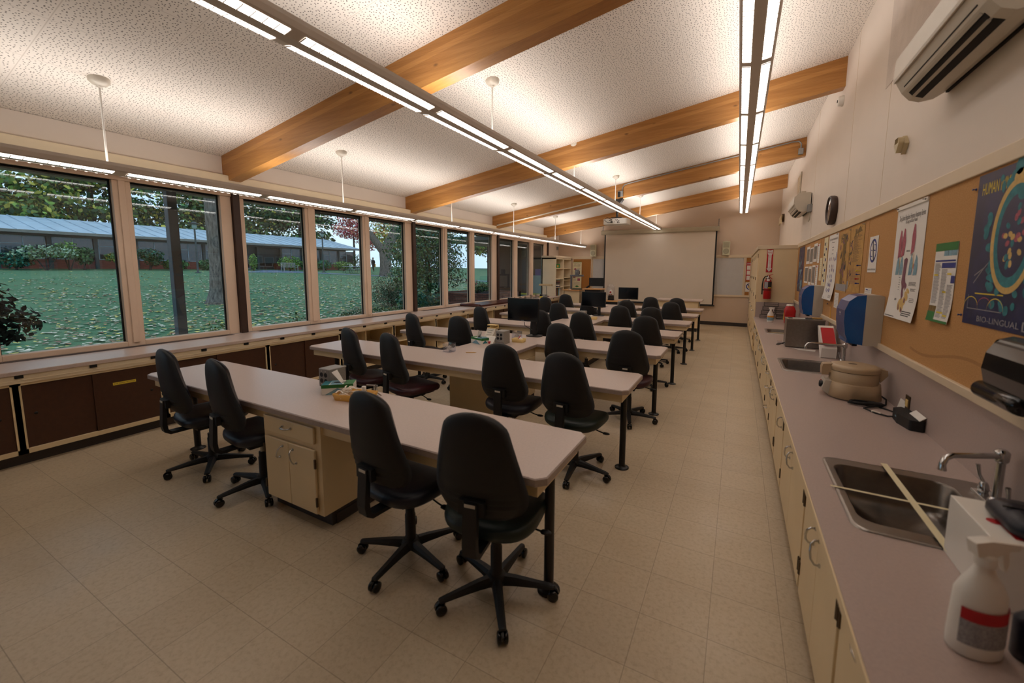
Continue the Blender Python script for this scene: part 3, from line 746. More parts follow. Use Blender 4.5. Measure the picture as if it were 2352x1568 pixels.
CH = [
 (-3.87, 1.69, -6, 'navy', 39, 'black office chair with navy seat, nearest the windows at nearest bench'),
 (-3.13, 1.69, -8, 'navy', 47, 'black office chair with navy seat tucked beside the drawer cabinet, second from the windows'),
 (-1.62, 1.665, -6, 'navy', -13, 'black office chair between drawer cabinet and aisle chair at nearest bench'),
 (-1.03, 1.665, 9, 'green', 19, 'black office chair with dark green seat at the aisle end of nearest bench'),
 (-3.60, 3.17, -14, 'burg', 10, 'burgundy seated office chair nearer the windows of the two at second row'),
 (-2.96, 3.12, -14, 'burg', 30, 'burgundy seated office chair beside the swab box, second row'),
 (-1.77, 3.17, 2, 'navy', 25, 'office chair with navy seat in the second row, in front of the bench crosspiece'),
 (-1.13, 3.08, -4, 'green', -10, 'office chair with dark green seat at the aisle end of second row'),
 (-4.06, 4.62, -16, 'burg', 0, 'office chair with burgundy edge nearest the open cubbies, third row'),
 (-3.33, 4.66, 2, 'fab_black', 20, 'black office chair left of the grey outlet box, third row'),
 (-1.83, 4.66, -4, 'fab_black', 30, 'black office chair beside the crosspiece right edge, third row'),
 (-1.02, 4.50, 3, 'burg', -2, 'office chair with burgundy seat edge at the aisle end of third row'),
 (-3.83, 6.02, -14, 'green', 5, 'office chair with dark green edge nearest the windows, fourth row'),
 (-2.72, 6.02, -6, 'fab_black', 15, 'black office chair partly hidden behind the nearest monitor'),
 (-2.05, 6.02, -4, 'burg', 0, 'office chair with burgundy edge next to crosspiece of middle bench, fourth row'),
 (-1.13, 6.00, 4, 'burg', 12, 'office chair at the aisle end of fourth row'),
 (-3.06, 7.50, -3, 'fab_black', 22, 'black office chair just right of the nearest monitor, fifth row'),
 (-1.86, 7.50, 0, 'burg', 0, 'office chair right of the second monitor, fifth row'),
 (-1.32, 7.48, 3, 'fab_black', 30, 'black office chair at the aisle end of fifth row'),
 (-3.98, 8.95, -8, 'fab_black', 0, 'black office chair under the far window worktop end, sixth row'),
 (-2.95, 8.95, 0, 'fab_black', 0, 'black office chair hidden behind the second monitor'),
 (-2.10, 8.95, 2, 'navy', 10, 'office chair in front of the farthest monitor, sixth row'),
 (-1.17, 8.92, -3, 'burg', 17, 'office chair with burgundy edge at the aisle end of sixth row'),
 (-4.02, 10.25, 0, 'navy', 0, 'office chair at the farthest row, nearest the bookshelf'),
 (-1.84, 10.30, 0, 'fab_black', 0, 'black office chair below the projection screen middle, farthest row'),
 (-1.24, 10.25, 0, 'fab_black', 0, 'black office chair at the aisle end of farthest row'),
]
for c in CH: chair(*c)
# ------------------------------------------------------------------ right hand worktop, sinks, base cabinets
SINKS = [(1.70, 2.33), (4.27, 4.88), (6.76, 7.33)]
t = thing('worktop', 'long grey laminate worktop with three sinks along the right wall', 'worktop', (.64, 3.3, .75))
mb = MB(); ys = [-2.6] + [v for a, b in SINKS for v in (a + .02, b - .02)] + [9.195]
for k in range(0, len(ys), 2): mb.box(.303, .966, ys[k], ys[k + 1], .752, .79)
for a, b in SINKS: mb.box(.303, .42, a + .02, b - .02, .752, .79).box(.945, .966, a + .02, b - .02, .752, .79)
mb.build('top', 'counter', t)
MB().box(.298, .3035, -2.6, 9.195, .752, .787).build('edge_band', 'cream', t, bevel=.002)
MB().box(.966, .984, -2.6, 9.195, .79, 1.107).build('backsplash', 'counter', t)
MB().box(.33, .966, 9.180, 9.197, .79, 1.085).build('end_splash', 'counter', t)
struct(MB().box(.945, XR, -2.6, 9.195, 1.107, 1.15).build('trim_9', 'trim', bevel=.004))
SL = ['stainless sink nearest the camera with white tape stretched across it', 'stainless sink beside the tan centrifuge, middle of the three sinks', 'farthest stainless sink, partly behind the steel box']
def sink(i, y0, y1):
    t = thing('sink', SL[i], 'sink', (.68, (y0 + y1) / 2, .79), 'stainless sinks in the right worktop')
    def rr(x0, x1, a, b, r, z): return [(p[0], p[1], z) for p in rrect(x0, x1, a, b, r, 5)]
    o = [rr(.400, .957, y0, y1, .045, .7905), rr(.402, .955, y0 + .002, y1 - .002, .045, .7955), rr(.412, .945, y0 + .012, y1 - .012, .045, .796), rr(.432, .835, y0 + .068, y1 - .062, .055, .7935)]
    b = [rr(.432, .835, y0 + .068, y1 - .062, .055, .7935), rr(.438, .829, y0 + .074, y1 - .068, .055, .785), rr(.446, .821, y0 + .082, y1 - .076, .055, .67), rr(.465, .80, y0 + .10, y1 - .095, .05, .642), rr(.60, .66, (y0 + y1) / 2 - .03, (y0 + y1) / 2 + .03, .028, .636)]
    MB().rings(o, caps=False).build('rim', 'steel', t)
    bb = MB(); bb.rings(b, caps=False); bb.add(b[-1], [tuple(range(len(b[-1])))]); bb.build('basin', 'steel_dark', t)
    MB().lathe([(.026, .0), (.026, .004), (.012, .003)], (.63, (y0 + y1) / 2, .637), 16).build('drain', 'chrome', t)
for i, (a, b) in enumerate(SINKS): sink(i, a, b)
def faucet(x, y, tip, label, h=.20):
    t = thing('faucet', label, 'faucet', (x, y, .794), 'chrome goose neck faucets')
    b = MB().box(x - .03, x + .03, y - .11, y + .11, .794, .806).lathe([(.024, 0), (.022, .02), (.013, .03), (.013, h - .03), (.02, h - .025), (.022, h + .01), (.012, h + .02)], (x, y, .796), 16)
    b.build('body', 'chrome', t, bevel=.003)
    d = Vector((tip[0] - x, tip[1] - y, 0)); z = .796 + h - .005
    pts = [(x, y, z), Vector((x, y, z)) + d * .3 + Vector((0, 0, .006)), Vector((x, y, z)) + d * .85 + Vector((0, 0, .018)), Vector((x, y, z)) + d * .96 + Vector((0, 0, .010)), Vector((x, y, z)) + d + Vector((0, 0, -.012)), Vector((x, y, z)) + d + Vector((0, 0, -.035))]
    MB().tube(pts, [.011, .011, .010, .010, .010, .013], 10).build('spout', 'chrome', t)
    for s in (-1, 1):
        hb = MB().lathe([(.014, 0), (.018, .01), (.014, .03), (.009, .04)], (x, y + s * .09, .806), 12).tube([(x, y + s * .09, .84), (x - .012, y + s * .10, .87), (x - .018, y + s * .105, .91)], [.007, .006, .008], 8)
        hb.build('tap_handle', 'chrome', t)
faucet(.915, 2.13, (.70, 1.97), 'chrome faucet over the nearest sink with tape across it')
faucet(.915, 4.70, (.60, 4.60), 'chrome faucet at the middle sink, in front of the wrapped package')
faucet(.915, 7.15, (.66, 7.05), 'chrome faucet at the farthest sink behind the steel box')
t = MB().add([(.385, 1.995, .7985), (.385, 2.008, .7985), (.83, 2.000, .8005), (.83, 1.985, .8005), (.385, 1.995, .7980), (.385, 2.008, .7980), (.83, 2.000, .800), (.83, 1.985, .800)], [(0, 3, 2, 1), (4, 5, 6, 7), (0, 1, 5, 4), (1, 2, 6, 5), (2, 3, 7, 6), (3, 0, 4, 7)]).build('masking_tape', 'cream_paper')
tag(t, 'thin white tape strip running across the sink from front to back', 'tape')
t = MB().add([(.628, 2.35, .8015), (.652, 2.35, .8015), (.652, 1.675, .8015), (.628, 1.675, .8015), (.628, 2.35, .801), (.652, 2.35, .801), (.652, 1.675, .801), (.628, 1.675, .801)], [(0, 3, 2, 1), (4, 5, 6, 7), (0, 1, 5, 4), (1, 2, 6, 5), (2, 3, 7, 6), (3, 0, 4, 7)]).build('masking_tape', 'cream_paper')
tag(t, 'wider white tape strip running lengthwise along the nearest sink', 'tape')

def base_cab(y0, y1, draws, doors, label, hinge=True, stack=None):
    """draws: pull positions; doors: list of (ya, yb, handle y)"""
    t = thing('base_cabinet', label, 'cabinet', (.65, (y0 + y1) / 2, 0), 'cream base cabinets under the right worktop')
    xf = .347
    MB().box(xf + .014, .96, y0 + .001, y1 - .001, .10, .7515 if not any(abs((a + b) / 2 - (y0 + y1) / 2) < .5 for a, b in SINKS) else .62).build('carcass', 'cream', t)
    MB().box(xf + .014, xf + .03, y0 + .001, y1 - .001, .62, .7515).build('rail', 'cream', t)
    MB().box(.42, .44, y0, y1, 0, .10).build('kick_plate', 'kick', t)
    if draws:
        n = len(draws); w = (y1 - y0) / n
        for k, py in enumerate(draws):
            a, b = y0 + .012 + k * w, y0 + (k + 1) * w - .012
            d = MB().box(xf - .002, xf + .014, a, b, .678, .742).build('drawer', 'cream', t, bevel=.003)
            mb = MB(); handle_bow(mb, (xf - .003, py, .714), (0, 1, 0), .085, (-1, 0, 0)); lab(mb.build('handle', 'chrome', d), 'chrome bow handle')
    if stack:
        zs = [.678, .545, .335, .115]; hz = [.614, .462, .247]
        for k in range(3):
            d = MB().box(xf - .002, xf + .014, y0 + .012, y1 - .012, zs[k + 1] + .008, zs[k] - .008).build('drawer', 'cream', t, bevel=.003)
            mb = MB(); handle_bow(mb, (xf - .003, stack, hz[k]), (0, 1, 0), .085, (-1, 0, 0)); lab(mb.build('handle', 'chrome', d), 'chrome bow handle')
    for ya, yb, hy in doors:
        d = MB().box(xf - .002, xf + .014, ya, yb, .115, .655).build('door', 'cream', t, bevel=.003)
        s = 1 if hy > (ya + yb) / 2 else -1
        mb = MB(); handle_bow(mb, (xf - .003, hy, .577), (0, s * .35, 1), .088, (-1, 0, 0)); lab(mb.build('handle', 'chrome', d), 'chrome bow handle')
        hh = ya if s > 0 else yb
        for z in (.592, .240): MB().box(xf - .007, xf + .004, hh - .011, hh + .011, z - .032, z + .032).lathe([(.004, -.034), (.004, .034)], (xf - .006, hh, z), 8).build('hinge', 'bronze', d)
def pair(y0, y1, sp): return [(y0 + .014, sp - .002, sp - .055), (sp + .002, y1 - .014, sp + .065)]
base_cab(.52, 1.515, [1.215], pair(.52, 1.515, 1.0), 'cream base cabinet at the bottom right frame edge, below the spray bottle')
base_cab(1.52, 2.268, [], pair(1.52, 2.268, 1.905), 'cream two door base cabinet under the nearest sink')
base_cab(2.272, 3.32, [2.60, 3.06], pair(2.272, 3.32, 2.80), 'cream base cabinet with two drawers, between nearest sink and centrifuge')
base_cab(3.325, 3.925, [3.688], [(3.34, 3.905, 3.425)], 'cream single door base cabinet below the tan centrifuge')
base_cab(3.93, 4.615, [], pair(3.93, 4.615, 4.25), 'cream two door base cabinet under the middle sink')
base_cab(4.62, 5.275, [5.07], [], 'cream base cabinet with four stacked drawers', stack=4.92)
base_cab(5.28, 6.395, [5.613, 6.169], pair(5.28, 6.395, 5.80), 'cream base cabinet with two drawers below the steel box')
base_cab(6.40, 7.215, [], pair(6.40, 7.215, 6.78), 'cream two door base cabinet under the farthest sink')
base_cab(7.22, 8.195, [7.483], pair(7.22, 8.195, 7.74), 'cream base cabinet below the far white spray bottle')
base_cab(8.20, 9.19, [8.6], pair(8.20, 9.19, 8.72), 'last cream base cabinet against the tall cabinets')

# tall cabinets
def tall_cab(y0, y1, label):
    t = thing('tall_cabinet', label, 'cabinet', (.65, (y0 + y1) / 2, 0), 'tall cream cupboards beside the projection screen')
    c = MB().box(.336, .983, y0 + .001, y1 - .001, .10, 2.11).build('carcass', 'cream', t)
    MB().box(.40, .42, y0, y1, 0, .10).build('kick_plate', 'kick', t)
    MB().box(.300, .983, y0 - (.012 if y0 < 9.3 else 0), y1, 2.108, 2.178).build('crown_trim', 'trim', t, bevel=.004)
    ym = (y0 + y1) / 2
    for a, b, s in ((y0 + .02, ym - .002, 1), (ym + .002, y1 - .02, -1)):
        d = MB().box(.318, .336, a, b, .115, 2.09).build('door', 'cream', t, bevel=.003)
        hy = ym - s * .05
        MB().lathe([(.011, -.028), (.010, -.014), (.012, -.012), (.016, -.006), (.012, .0)][::-1] if False else [(.004, -.040), (.015, -.038), (.017, -.030), (.008, -.020), (.007, 0)], (.318, hy, .87), 14, axis='x').build('knob', 'chrome', d)
        hh = a if s > 0 else b
        for z in (1.98, 1.18, .37): MB().box(.312, .320, hh - .012, hh + .012, z - .04, z + .04).build('hinge', 'bronze', d)
    MB().box(.308, .319, ym - .03, ym + .03, 1.50, 1.56).build('latch', 'bronze', t)
    return t
tall_cab(9.20, 10.35, 'tall cream cupboard carrying the fire extinguisher sign on its side')
tall_cab(10.35, 11.55, 'second tall cream cupboard from the fire extinguisher')
tall_cab(11.55, 12.75, 'third tall cream cupboard from the fire extinguisher')
tall_cab(12.75, 13.95, 'farthest tall cream cupboard, against the back wall')

# cork boards of the right wall
for y0, y1, l in ((-.12, 2.177, 'cork board panel at the right frame edge behind the black dispenser'), (2.183, 4.477, 'tan cork board panel between the blue virus poster and the no food sign'), (4.483, 6.777, 'tan cork board panel holding the two yellowed charts'), (6.783, 9.18, 'farthest tan cork board panel holding grey photographs')):
    tag(MB().box(.962, XR - .001, y0, y1, 1.15, 2.125).build('cork_board', 'cork'), l, 'cork board', 'cork board panels along the right wall')
    if y1 < 9: struct(MB().box(.964, .97, y1, y1 + .006, 1.15, 2.125).build('trim_%d' % (10 + int(y1 * 2)), 'post'))

# ------------------------------------------------------------------ posters and papers on the right wall
def sheet(name, yl, yr, zt, zb, label, cat, mats, art, xs=.960, th=.0008, curl=0.0, group=None, skew=0.0, base='paper', tilt=0.0):
    """paper pinned to the cork: yl = left edge, yr = right edge seen from the room. art(mb, w, h) prints it"""
    w, h = yl - yr, zt - zb
    T = frameT((xs, yl, zb), (0, -1, 0), (0, 0, 1))
    n = 10; mb = MB(); mb.T = T
    def off(v): return .001 + curl * max(0, (.35 - v / h) / .35) ** 2 if curl else .001
    vs = []; fs = []
    for i in range(n + 1):
        v = h * i / n
        for u in (0, w): vs.append((u + skew * (1 - v / h) * 0, v, off(v)))
    for i in range(n): fs.append((2 * i, 2 * i + 1, 2 * i + 3, 2 * i + 2))
    k = len(vs); vs += [(a, b, c - th) for a, b, c in vs]
    fs += [tuple(j + k for j in f)[::-1] for f in fs[:n]]
    for i in range(n): fs += [(2 * i, 2 * i + 2, 2 * i + 2 + k, 2 * i + k), (2 * i + 1, 2 * i + 1 + k, 2 * i + 3 + k, 2 * i + 3)]
    fs += [(0, k, k + 1, 1), (2 * n, 2 * n + 1, 2 * n + 1 + k, 2 * n + k)]
    mb.add(vs, fs)
    o = mb.build(name, base)
    tag(o, label, cat, group)
    if art:
        a = MB(); a.T = None
        art(a, w, h)
        # follow the sheet's curl
        a.v = [T @ Vector((p.x, p.y, p.z + off(p.y) + .0003)) for p in a.v]
        a.build('print', mats, o)
    return o
def lines(mb, x0, x1, y0, y1, n, m=0, th=.003, rag=.25, rng=random.Random(3)):
    for k in range(n):
        y = y1 - (y1 - y0) * (k + .5) / n
        rect(mb, x0, x1 - (x1 - x0) * rag * rng.random(), y - th / 2, y + th / 2, m, .0004)
def pin(x, y, z, mat='steel', nm='drawing_pin', label=None, group='pins in the cork board'):
    o = MB().lathe([(.006, 0), (.006, -.003), (.003, -.005), (.003, -.010), (.005, -.013), (.001, -.014)], (x, y, z), 10, axis='x').build(nm, mat)
    tag(o, label, 'pin', group)

def a_virus(mb, w, h):
    put_text(mb, 'HUMAN IMMUNODEFICIENCY VIRUS', w * .56, h * .895, .075, 1, w=w * .98, c=.0004)
    rng = random.Random(2)
    for k in range(60):  # teal tufts around the particle
        a = rng.uniform(0, 2 * PI); r = rng.uniform(1.0, 1.35)
        disc(mb, w * .52 + .155 * r * math.cos(a), h * .565 + .235 * r * math.sin(a), rng.uniform(.012, .03), rng.uniform(.010, .022), 2, .0004 + k * 1e-6, 9, rng.uniform(0, 3))
    disc(mb, w * .52, h * .565, .145, .215, 2, .0006, 36)
    disc(mb, w * .52, h * .565, .105, .165, 0, .0007, 30)
    for k in range(26):
        a = rng.uniform(0, 2 * PI); r = rng.uniform(0, .9)
        disc(mb, w * .52 + .085 * r * math.cos(a), h * .56 + .14 * r * math.sin(a), .016, .012, (2, 3, 5)[k % 3], .00075 + k * 1e-6, 8, a)
    ringp(mb, w * .52, h * .565, .158, .232, .026, 3, .0008, 40)
    for k, (dx, dy) in enumerate(((-.02, .235), (.055, .2), (.1, .16), (.02, .17), (.07, .12))): disc(mb, w * .54 + dx, h * .565 + dy, .036, .030, 3 if k != 3 else 2, .0009 + k * 1e-5, 14, .5)
    disc(mb, w * .50, h * .565 + .275, .030, .034, 2, .0009, 14); disc(mb, w * .62, h * .565 + .235, .03, .03, 2, .00095, 14)
    for a, b, c, d in ((.10, .33, .22, .38), (.22, .38, .36, .47), (.10, .28, .22, .38), (.74, .36, .86, .44), (.86, .44, .98, .40), (.74, .24, .90, .30), (.90, .30, .99, .22)):
        v = Vector((w * (c - a), h * (d - b))); nn = Vector((-v.y, v.x)).normalized() * .0025
        A = Vector((w * a, h * b)); B = Vector((w * c, h * d)); poly(mb, [A - nn, B - nn, B + nn, A + nn], 4, .0004)
    rect(mb, w * .14, w * .5, h * .208, h * .216, 1, .0004); rect(mb, w * .05, w * .5, h * .105, h * .110, 4, .0004); rect(mb, w * .05, w * .055, h * .105, h * .20, 4, .0004)
    for m_, x0 in ((1, .10), (5, .28), (1, .42)):
        q = [(w * (x0 + .10 * math.cos(PI * k / 10)), h * (.11 + .075 * math.sin(PI * k / 10))) for k in range(11)]
        for k in range(10): poly(mb, [q[k], q[k + 1], (q[k + 1][0], q[k + 1][1] + .004), (q[k][0], q[k][1] + .004)], m_, .0005)
    put_text(mb, 'BIO-LINGUAL', w * .46, h * .045, .036, 4, w=w * .5, c=.0004)
    rect(mb, w * .74, w * .84, h * .02, h * .075, 4, .0004); rect(mb, w * .755, w * .825, h * .028, h * .066, 0, .0005)
    put_text(mb, 'C', w * .79, h * .047, .035, 4, c=.0006)
sheet('virus_poster', 2.685, 2.06, 2.115, 1.44, 'dark blue virus poster with a yellow ring, at the right frame edge', 'poster', ['navy_p', 'yel_p', 'teal_p', 'sand_p', 'grey_p', 'pink_p'], a_virus, base='navy_p')
def a_leaf(mb, w, h):
    rect(mb, 0, w, h * .90, h, 1); rect(mb, 0, w, 0, h * .03, 1); rect(mb, 0, w * .36, h * .03, h * .125, 1); rect(mb, 0, w * .36, h * .125, h * .20, 5, .0004)
    rect(mb, w * .02, w * .40, h * .84, h * .895, 0, .0005); lines(mb, w * .04, w * .38, h * .845, h * .89, 3, 2)
    for k in range(3): rect(mb, w * (.42 + .19 * k), w * (.60 + .19 * k), h * .835, h * .93, 3, .0006)
    rect(mb, w * .06, w * .96, h * .765, h * .785, 4); rect(mb, w * .38, w * .98, h * .685, h * .75, 4)
    rect(mb, w * .84, w, h * .50, h * .59, 4); lines(mb, w * .05, w * .34, h * .23, h * .75, 34, 2, .0035); lines(mb, w * .40, w * .66, h * .06, h * .67, 40, 2, .0035); lines(mb, w * .70, w * .95, h * .06, h * .48, 28, 2, .0035)
    for x0, x1, y in ((.05, .25, .585), (.66, .84, .60), (.52, .68, .375), (.42, .70, .115), (.72, .9, .085)): rect(mb, w * x0, w * x1, h * y, h * (y + .022), 6, .0007)
    put_text(mb, 'NEWS', w * .18, h * .09, .03, 0, w=w * .26, c=.0006)
sheet('leaflet', 3.07, 2.81, 1.832, 1.412, 'white text leaflet with green header and yellow highlights', 'leaflet', ['paper', 'green_p', 'grey_p', 'ltblue_p', 'blue_p', 'olive_p', 'yel_p'], a_leaf, curl=.012)
def a_anat(mb, w, h):
    put_text(mb, 'The Johns Hopkins Human Anatomy Series', w * .52, h * .905, .05, 4, w=w * .86, c=.0004)
    put_text(mb, 'The Lung and Blood Vessels', w * .52, h * .865, .035, 4, w=w * .40, c=.0004)
    for cx, cy, s, m_ in ((.22, .66, -1, 0), (.34, .67, 1, 0), (.67, .69, 0, 0)):
        poly(mb, [(w * (cx - .05), h * (cy - .12)), (w * (cx + .05), h * (cy - .10)), (w * (cx + .07 + .01 * s), h * (cy + .02)), (w * (cx + .03), h * (cy + .13)), (w * (cx - .01), h * (cy + .14)), (w * (cx - .05), h * (cy + .05))], m_)
    poly(mb, [(w * .62, h * .56), (w * .70, h * .56), (w * .69, h * .585), (w * .63, h * .585)], 5, .0005)
    for cx in (.20, .33, .66, .82):
        poly(mb, [(w * (cx - .06), h * .39), (w * (cx + .05), h * .395), (w * (cx + .065), h * .46), (w * (cx + .04), h * .535), (w * cx, h * .565), (w * (cx - .04), h * .50)], 1)
    for cx in (.265, .735): poly(mb, [(w * (cx - .012), h * .45), (w * (cx + .012), h * .45), (w * (cx + .008), h * .57), (w * (cx - .008), h * .57)], 3, .0006)
    for cx, m_ in ((.30, 5), (.70, 0), (.78, 0)): disc(mb, w * cx, h * .455, .014, .03, m_, .0007, 8, .4)
    q = [(.43, .53), (.50, .545), (.55, .53), (.53, .45), (.52, .37), (.545, .33), (.60, .31), (.60, .29), (.56, .255), (.53, .285), (.50, .26), (.53, .21), (.49, .17), (.45, .22), (.44, .28), (.40, .33), (.42, .42)]
    poly(mb, [(w * a, h * b) for a, b in q], 2)
    disc(mb, w * .47, h * .44, .02, .06, 0, .0006, 10)
    for k, (a, b, rx, ry) in enumerate(((.47, .13, .035, .038), (.56, .12, .03, .042), (.60, .165, .03, .03), (.64, .21, .022, .04), (.67, .255, .014, .03), (.50, .165, .02, .02))): disc(mb, w * a, h * b, rx, ry, 3, .0007 + k * 1e-5, 14, .3 * k)
    for a, b, rx, ry in ((.57, .10, .014, .03), (.46, .11, .010, .028), (.61, .17, .012, .018)): disc(mb, w * a, h * b, rx, ry, 2, .0009, 8, .4)
    lines(mb, w * .66, w * .92, h * .30, h * .335, 4, 4); lines(mb, w * .74, w * .92, h * .255, h * .28, 3, 4); lines(mb, w * .76, w * .92, h * .16, h * .20, 3, 4); lines(mb, w * .25, w * .33, h * .16, h * .18, 3, 4); lines(mb, w * .30, w * .36, h * .25, h * .38, 6, 4, .0025); lines(mb, w * .46, w * .62, h * .595, h * .61, 2, 4)
    lines(mb, w * .60, w * .92, h * .035, h * .085, 3, 4, .006); lines(mb, w * .04, w * .5, h * .01, h * .02, 1, 4, .005)
an = sheet('anatomy_poster', 3.765, 3.25, 2.105, 1.37, 'long white anatomy poster with pink and blue lungs', 'poster', ['pink_p', 'ltblue_p', 'mauve_p', 'sand_p', 'ink', 'grey_p'], a_anat, curl=.022)
MB().box(.952, .9605, 3.25, 3.765, 2.095, 2.118).build('hanging_rail', 'white', an)
def a_nofood(mb, w, h):
    ringp(mb, w * .52, h * .60, w * .40, h * .33, w * .085, 0, .0004, 32); disc(mb, w * .52, h * .60, w * .33, h * .27, 2, .0003, 28)
    for pts in ([(.22, .45), (.48, .42), (.44, .62), (.28, .64)], [(.56, .60), (.80, .58), (.78, .76), (.60, .78)]): poly(mb, [(w * a, h * b) for a, b in pts], 0, .0005)
    poly(mb, [(w * .26, h * .47), (w * .45, h * .45), (w * .42, h * .60), (w * .30, h * .61)], 2, .0006); poly(mb, [(w * .60, h * .63), (w * .77, h * .61), (w * .75, h * .74), (w * .63, h * .75)], 2, .0006)
    poly(mb, [(w * .36, h * .88), (w * .46, h * .90), (w * .70, h * .32), (w * .60, h * .30)], 1, .0007)
    put_text(mb, 'no food or drink allowed', w * .5, h * .085, .026, 1, w=w * .88, c=.0004)
sheet('no_food_sign', 4.405, 4.167, 1.966, 1.675, 'white sign with a crossed blue circle forbidding food and drink', 'sign', ['blue_p', 'ink', 'paper'], a_nofood)
def a_old(seed):
    def f(mb, w, h):
        rng = random.Random(seed)
        for k in range(5): poly(mb, [(w * rng.uniform(.1, .9), h * rng.uniform(.8, .98)) for _ in range(3)], 0, .0003 + k * 1e-6)
        if seed == 1:
            poly(mb, [(w * .35, h * .12), (w * .62, h * .12), (w * .75, h * .9), (w * .45, h * .95)], 0, .0004)
            for k in range(40): disc(mb, w * rng.uniform(.2, .8), h * rng.uniform(.15, .9), rng.uniform(.008, .03), rng.uniform(.01, .04), rng.choice((0, 1, 3)), .0005 + k * 1e-6, 7, k)
            rect(mb, 0, w, h * .02, h * .13, 2, .0006)
        else:
            lines(mb, w * .3, w * .95, h * .45, h * .85, 30, 1, .0025, .6, rng)
            for k in range(30): disc(mb, w * rng.uniform(.02, .25), h * rng.uniform(.1, .8), .01, rng.uniform(.01, .05), rng.choice((0, 1, 3)), .0005 + k * 1e-6, 7, k)
            lines(mb, w * .2, w * .9, h * .12, h * .36, 14, 3, .0025, .5, rng); rect(mb, w * .02, w * .12, h * .03, h * .16, 2, .0006)
        put_text(mb, 'EMBRYOLOGY' if seed == 1 else 'CELL BIOLOGY', w * .5, h * .93, .03, 1, w=w * .4, c=.0007)
    return f
sheet('old_chart', 5.105, 4.60, 2.11, 1.487, 'yellowed paper chart with coloured pins on its right edge', 'chart', ['olive_p', 'ink', 'grey_p', 'mauve_p'], a_old(2), base='oldpaper')
sheet('old_chart', 5.605, 5.12, 2.105, 1.468, 'yellowed stained chart with olive mottling, left of the pinned one', 'chart', ['olive_p', 'ink', 'grey_p', 'mauve_p'], a_old(1), base='oldpaper')
for k, (z, m_, c) in enumerate(((1.735, 'blue_p', 'topmost blue pin at the edge of the yellowed chart'), (1.688, 'yel_p', 'yellow pin at the edge of the yellowed chart'), (1.655, 'blue_p', 'lower blue pin just under the yellow pin on the chart'), (1.615, 'red_p', 'red pin at the edge of the yellowed chart'), (1.575, 'blue_p', 'lowest blue pin at the edge of the yellowed chart'))):
    o = MB().lathe([(.004, 0), (.004, -.012), (.007, -.02), (.007, -.026), (.004, -.03)], (.9585, 4.63 + .02 * (k % 2), z), 8, axis='x').build('push_pin', m_); tag(o, c, 'pin', 'pins on the yellowed chart')
def a_hand(mb, w, h):
    put_text(mb, 'The Johns Hopkins Human Anatomy Series', w * .5, h * .93, .04, 1, w=w * .86, c=.0004); lines(mb, w * .36, w * .66, h * .87, h * .885, 1, 1, .006)
    rng = random.Random(5)
    for k, y in enumerate((.80, .76, .70)): rect(mb, w * .42, w * .60, h * y, h * (y + .008), 1, .0004)
    for row, (y, xs) in enumerate(((.62, (.25, .38, .62, .78)), (.52, (.3, .5, .66)), (.45, (.34, .52, .62, .75)), (.36, (.2, .46, .58)), (.29, (.40, .55, .66)), (.22, (.3, .36, .45, .53, .60)), (.14, (.25, .36, .45, .52, .6)))):
        for x in xs: disc(mb, w * (x + rng.uniform(-.03, .03)), h * (y + rng.uniform(-.01, .01)), .014, .024, (0, 2)[rng.random() > .6], .0005, 10, rng.uniform(-.4, .4))
    poly(mb, [(w * .88, h * .60), (w * .94, h * .60), (w * .93, h * .72), (w * .90, h * .72)], 0, .0005); lines(mb, w * .62, w * .95, h * .03, h * .08, 4, 1); lines(mb, w * .05, w * .3, h * .02, h * .03, 1, 1)
sheet('blood_poster', 6.195, 5.67, 2.112, 1.352, 'white poster dotted with small purple cells, above the far dispenser', 'poster', ['blue_p', 'ink', 'mauve_p'], a_hand, curl=.03)
def a_text(rows, m_=0, pics=()):
    def f(mb, w, h):
        lines(mb, w * .08, w * .92, h * .08, h * .92, rows, 0, .0025)
        for x0, x1, y0, y1, k in pics: rect(mb, w * x0, w * x1, h * y0, h * y1, k, .0006)
    return f
sheet('index_card', 4.425, 4.224, 1.545, 1.42, 'small white index card above the near blue dispenser', 'card', ['grey_p', 'blue_p'], a_text(7, 0, ((.2, .5, .84, .92, 1),)))
sheet('notice', 5.616, 5.41, 1.452, 1.285, 'small white notice under the stained chart, left of dispenser', 'paper', ['grey_p'], a_text(9))
sheet('wall_chart', 6.52, 6.26, 2.11, 1.45, 'narrow cream chart of small pictures behind the purple cell poster', 'chart', ['grey_p', 'ink', 'blue_p'], a_text(30, 0, tuple((.15 + .4 * (k % 2), .4 + .4 * (k % 2), .85 - .1 * k, .9 - .1 * k, 1 + k % 2) for k in range(8))), base='cream_paper')
sheet('paper_strip', 6.74, 6.56, 1.86, 1.56, 'small grey printed strip between cork seam and cream chart', 'paper', ['grey_p', 'ink'], a_text(10), base='cream_paper')
for k, (yl, yr, zt, zb, l) in enumerate(((8.02, 7.70, 2.07, 1.80, 'framed grey micrograph, top left of the photograph cluster'), (7.66, 7.36, 2.04, 1.80, 'grey micrograph, top middle of the photograph cluster'), (7.32, 7.02, 2.08, 1.82, 'framed grey micrograph, top right of the photograph cluster'),
        (8.10, 7.72, 1.76, 1.50, 'grey micrograph, bottom left of the photograph cluster'), (7.66, 7.40, 1.76, 1.48, 'dark grey micrograph, bottom middle of the photograph cluster'), (7.34, 7.06, 1.77, 1.49, 'framed grey micrograph, bottom right of the photograph cluster'))):
    def ph(mb, w, h, k=k): rect(mb, w * .10, w * .90, h * (.10 if k % 2 else .16), h * (.92 if k % 2 else .86), 0, .0005)
    sheet('micrograph', yl, yr, zt, zb, l, 'photograph', ['photo'], ph, group='grey photographs on the far cork board')
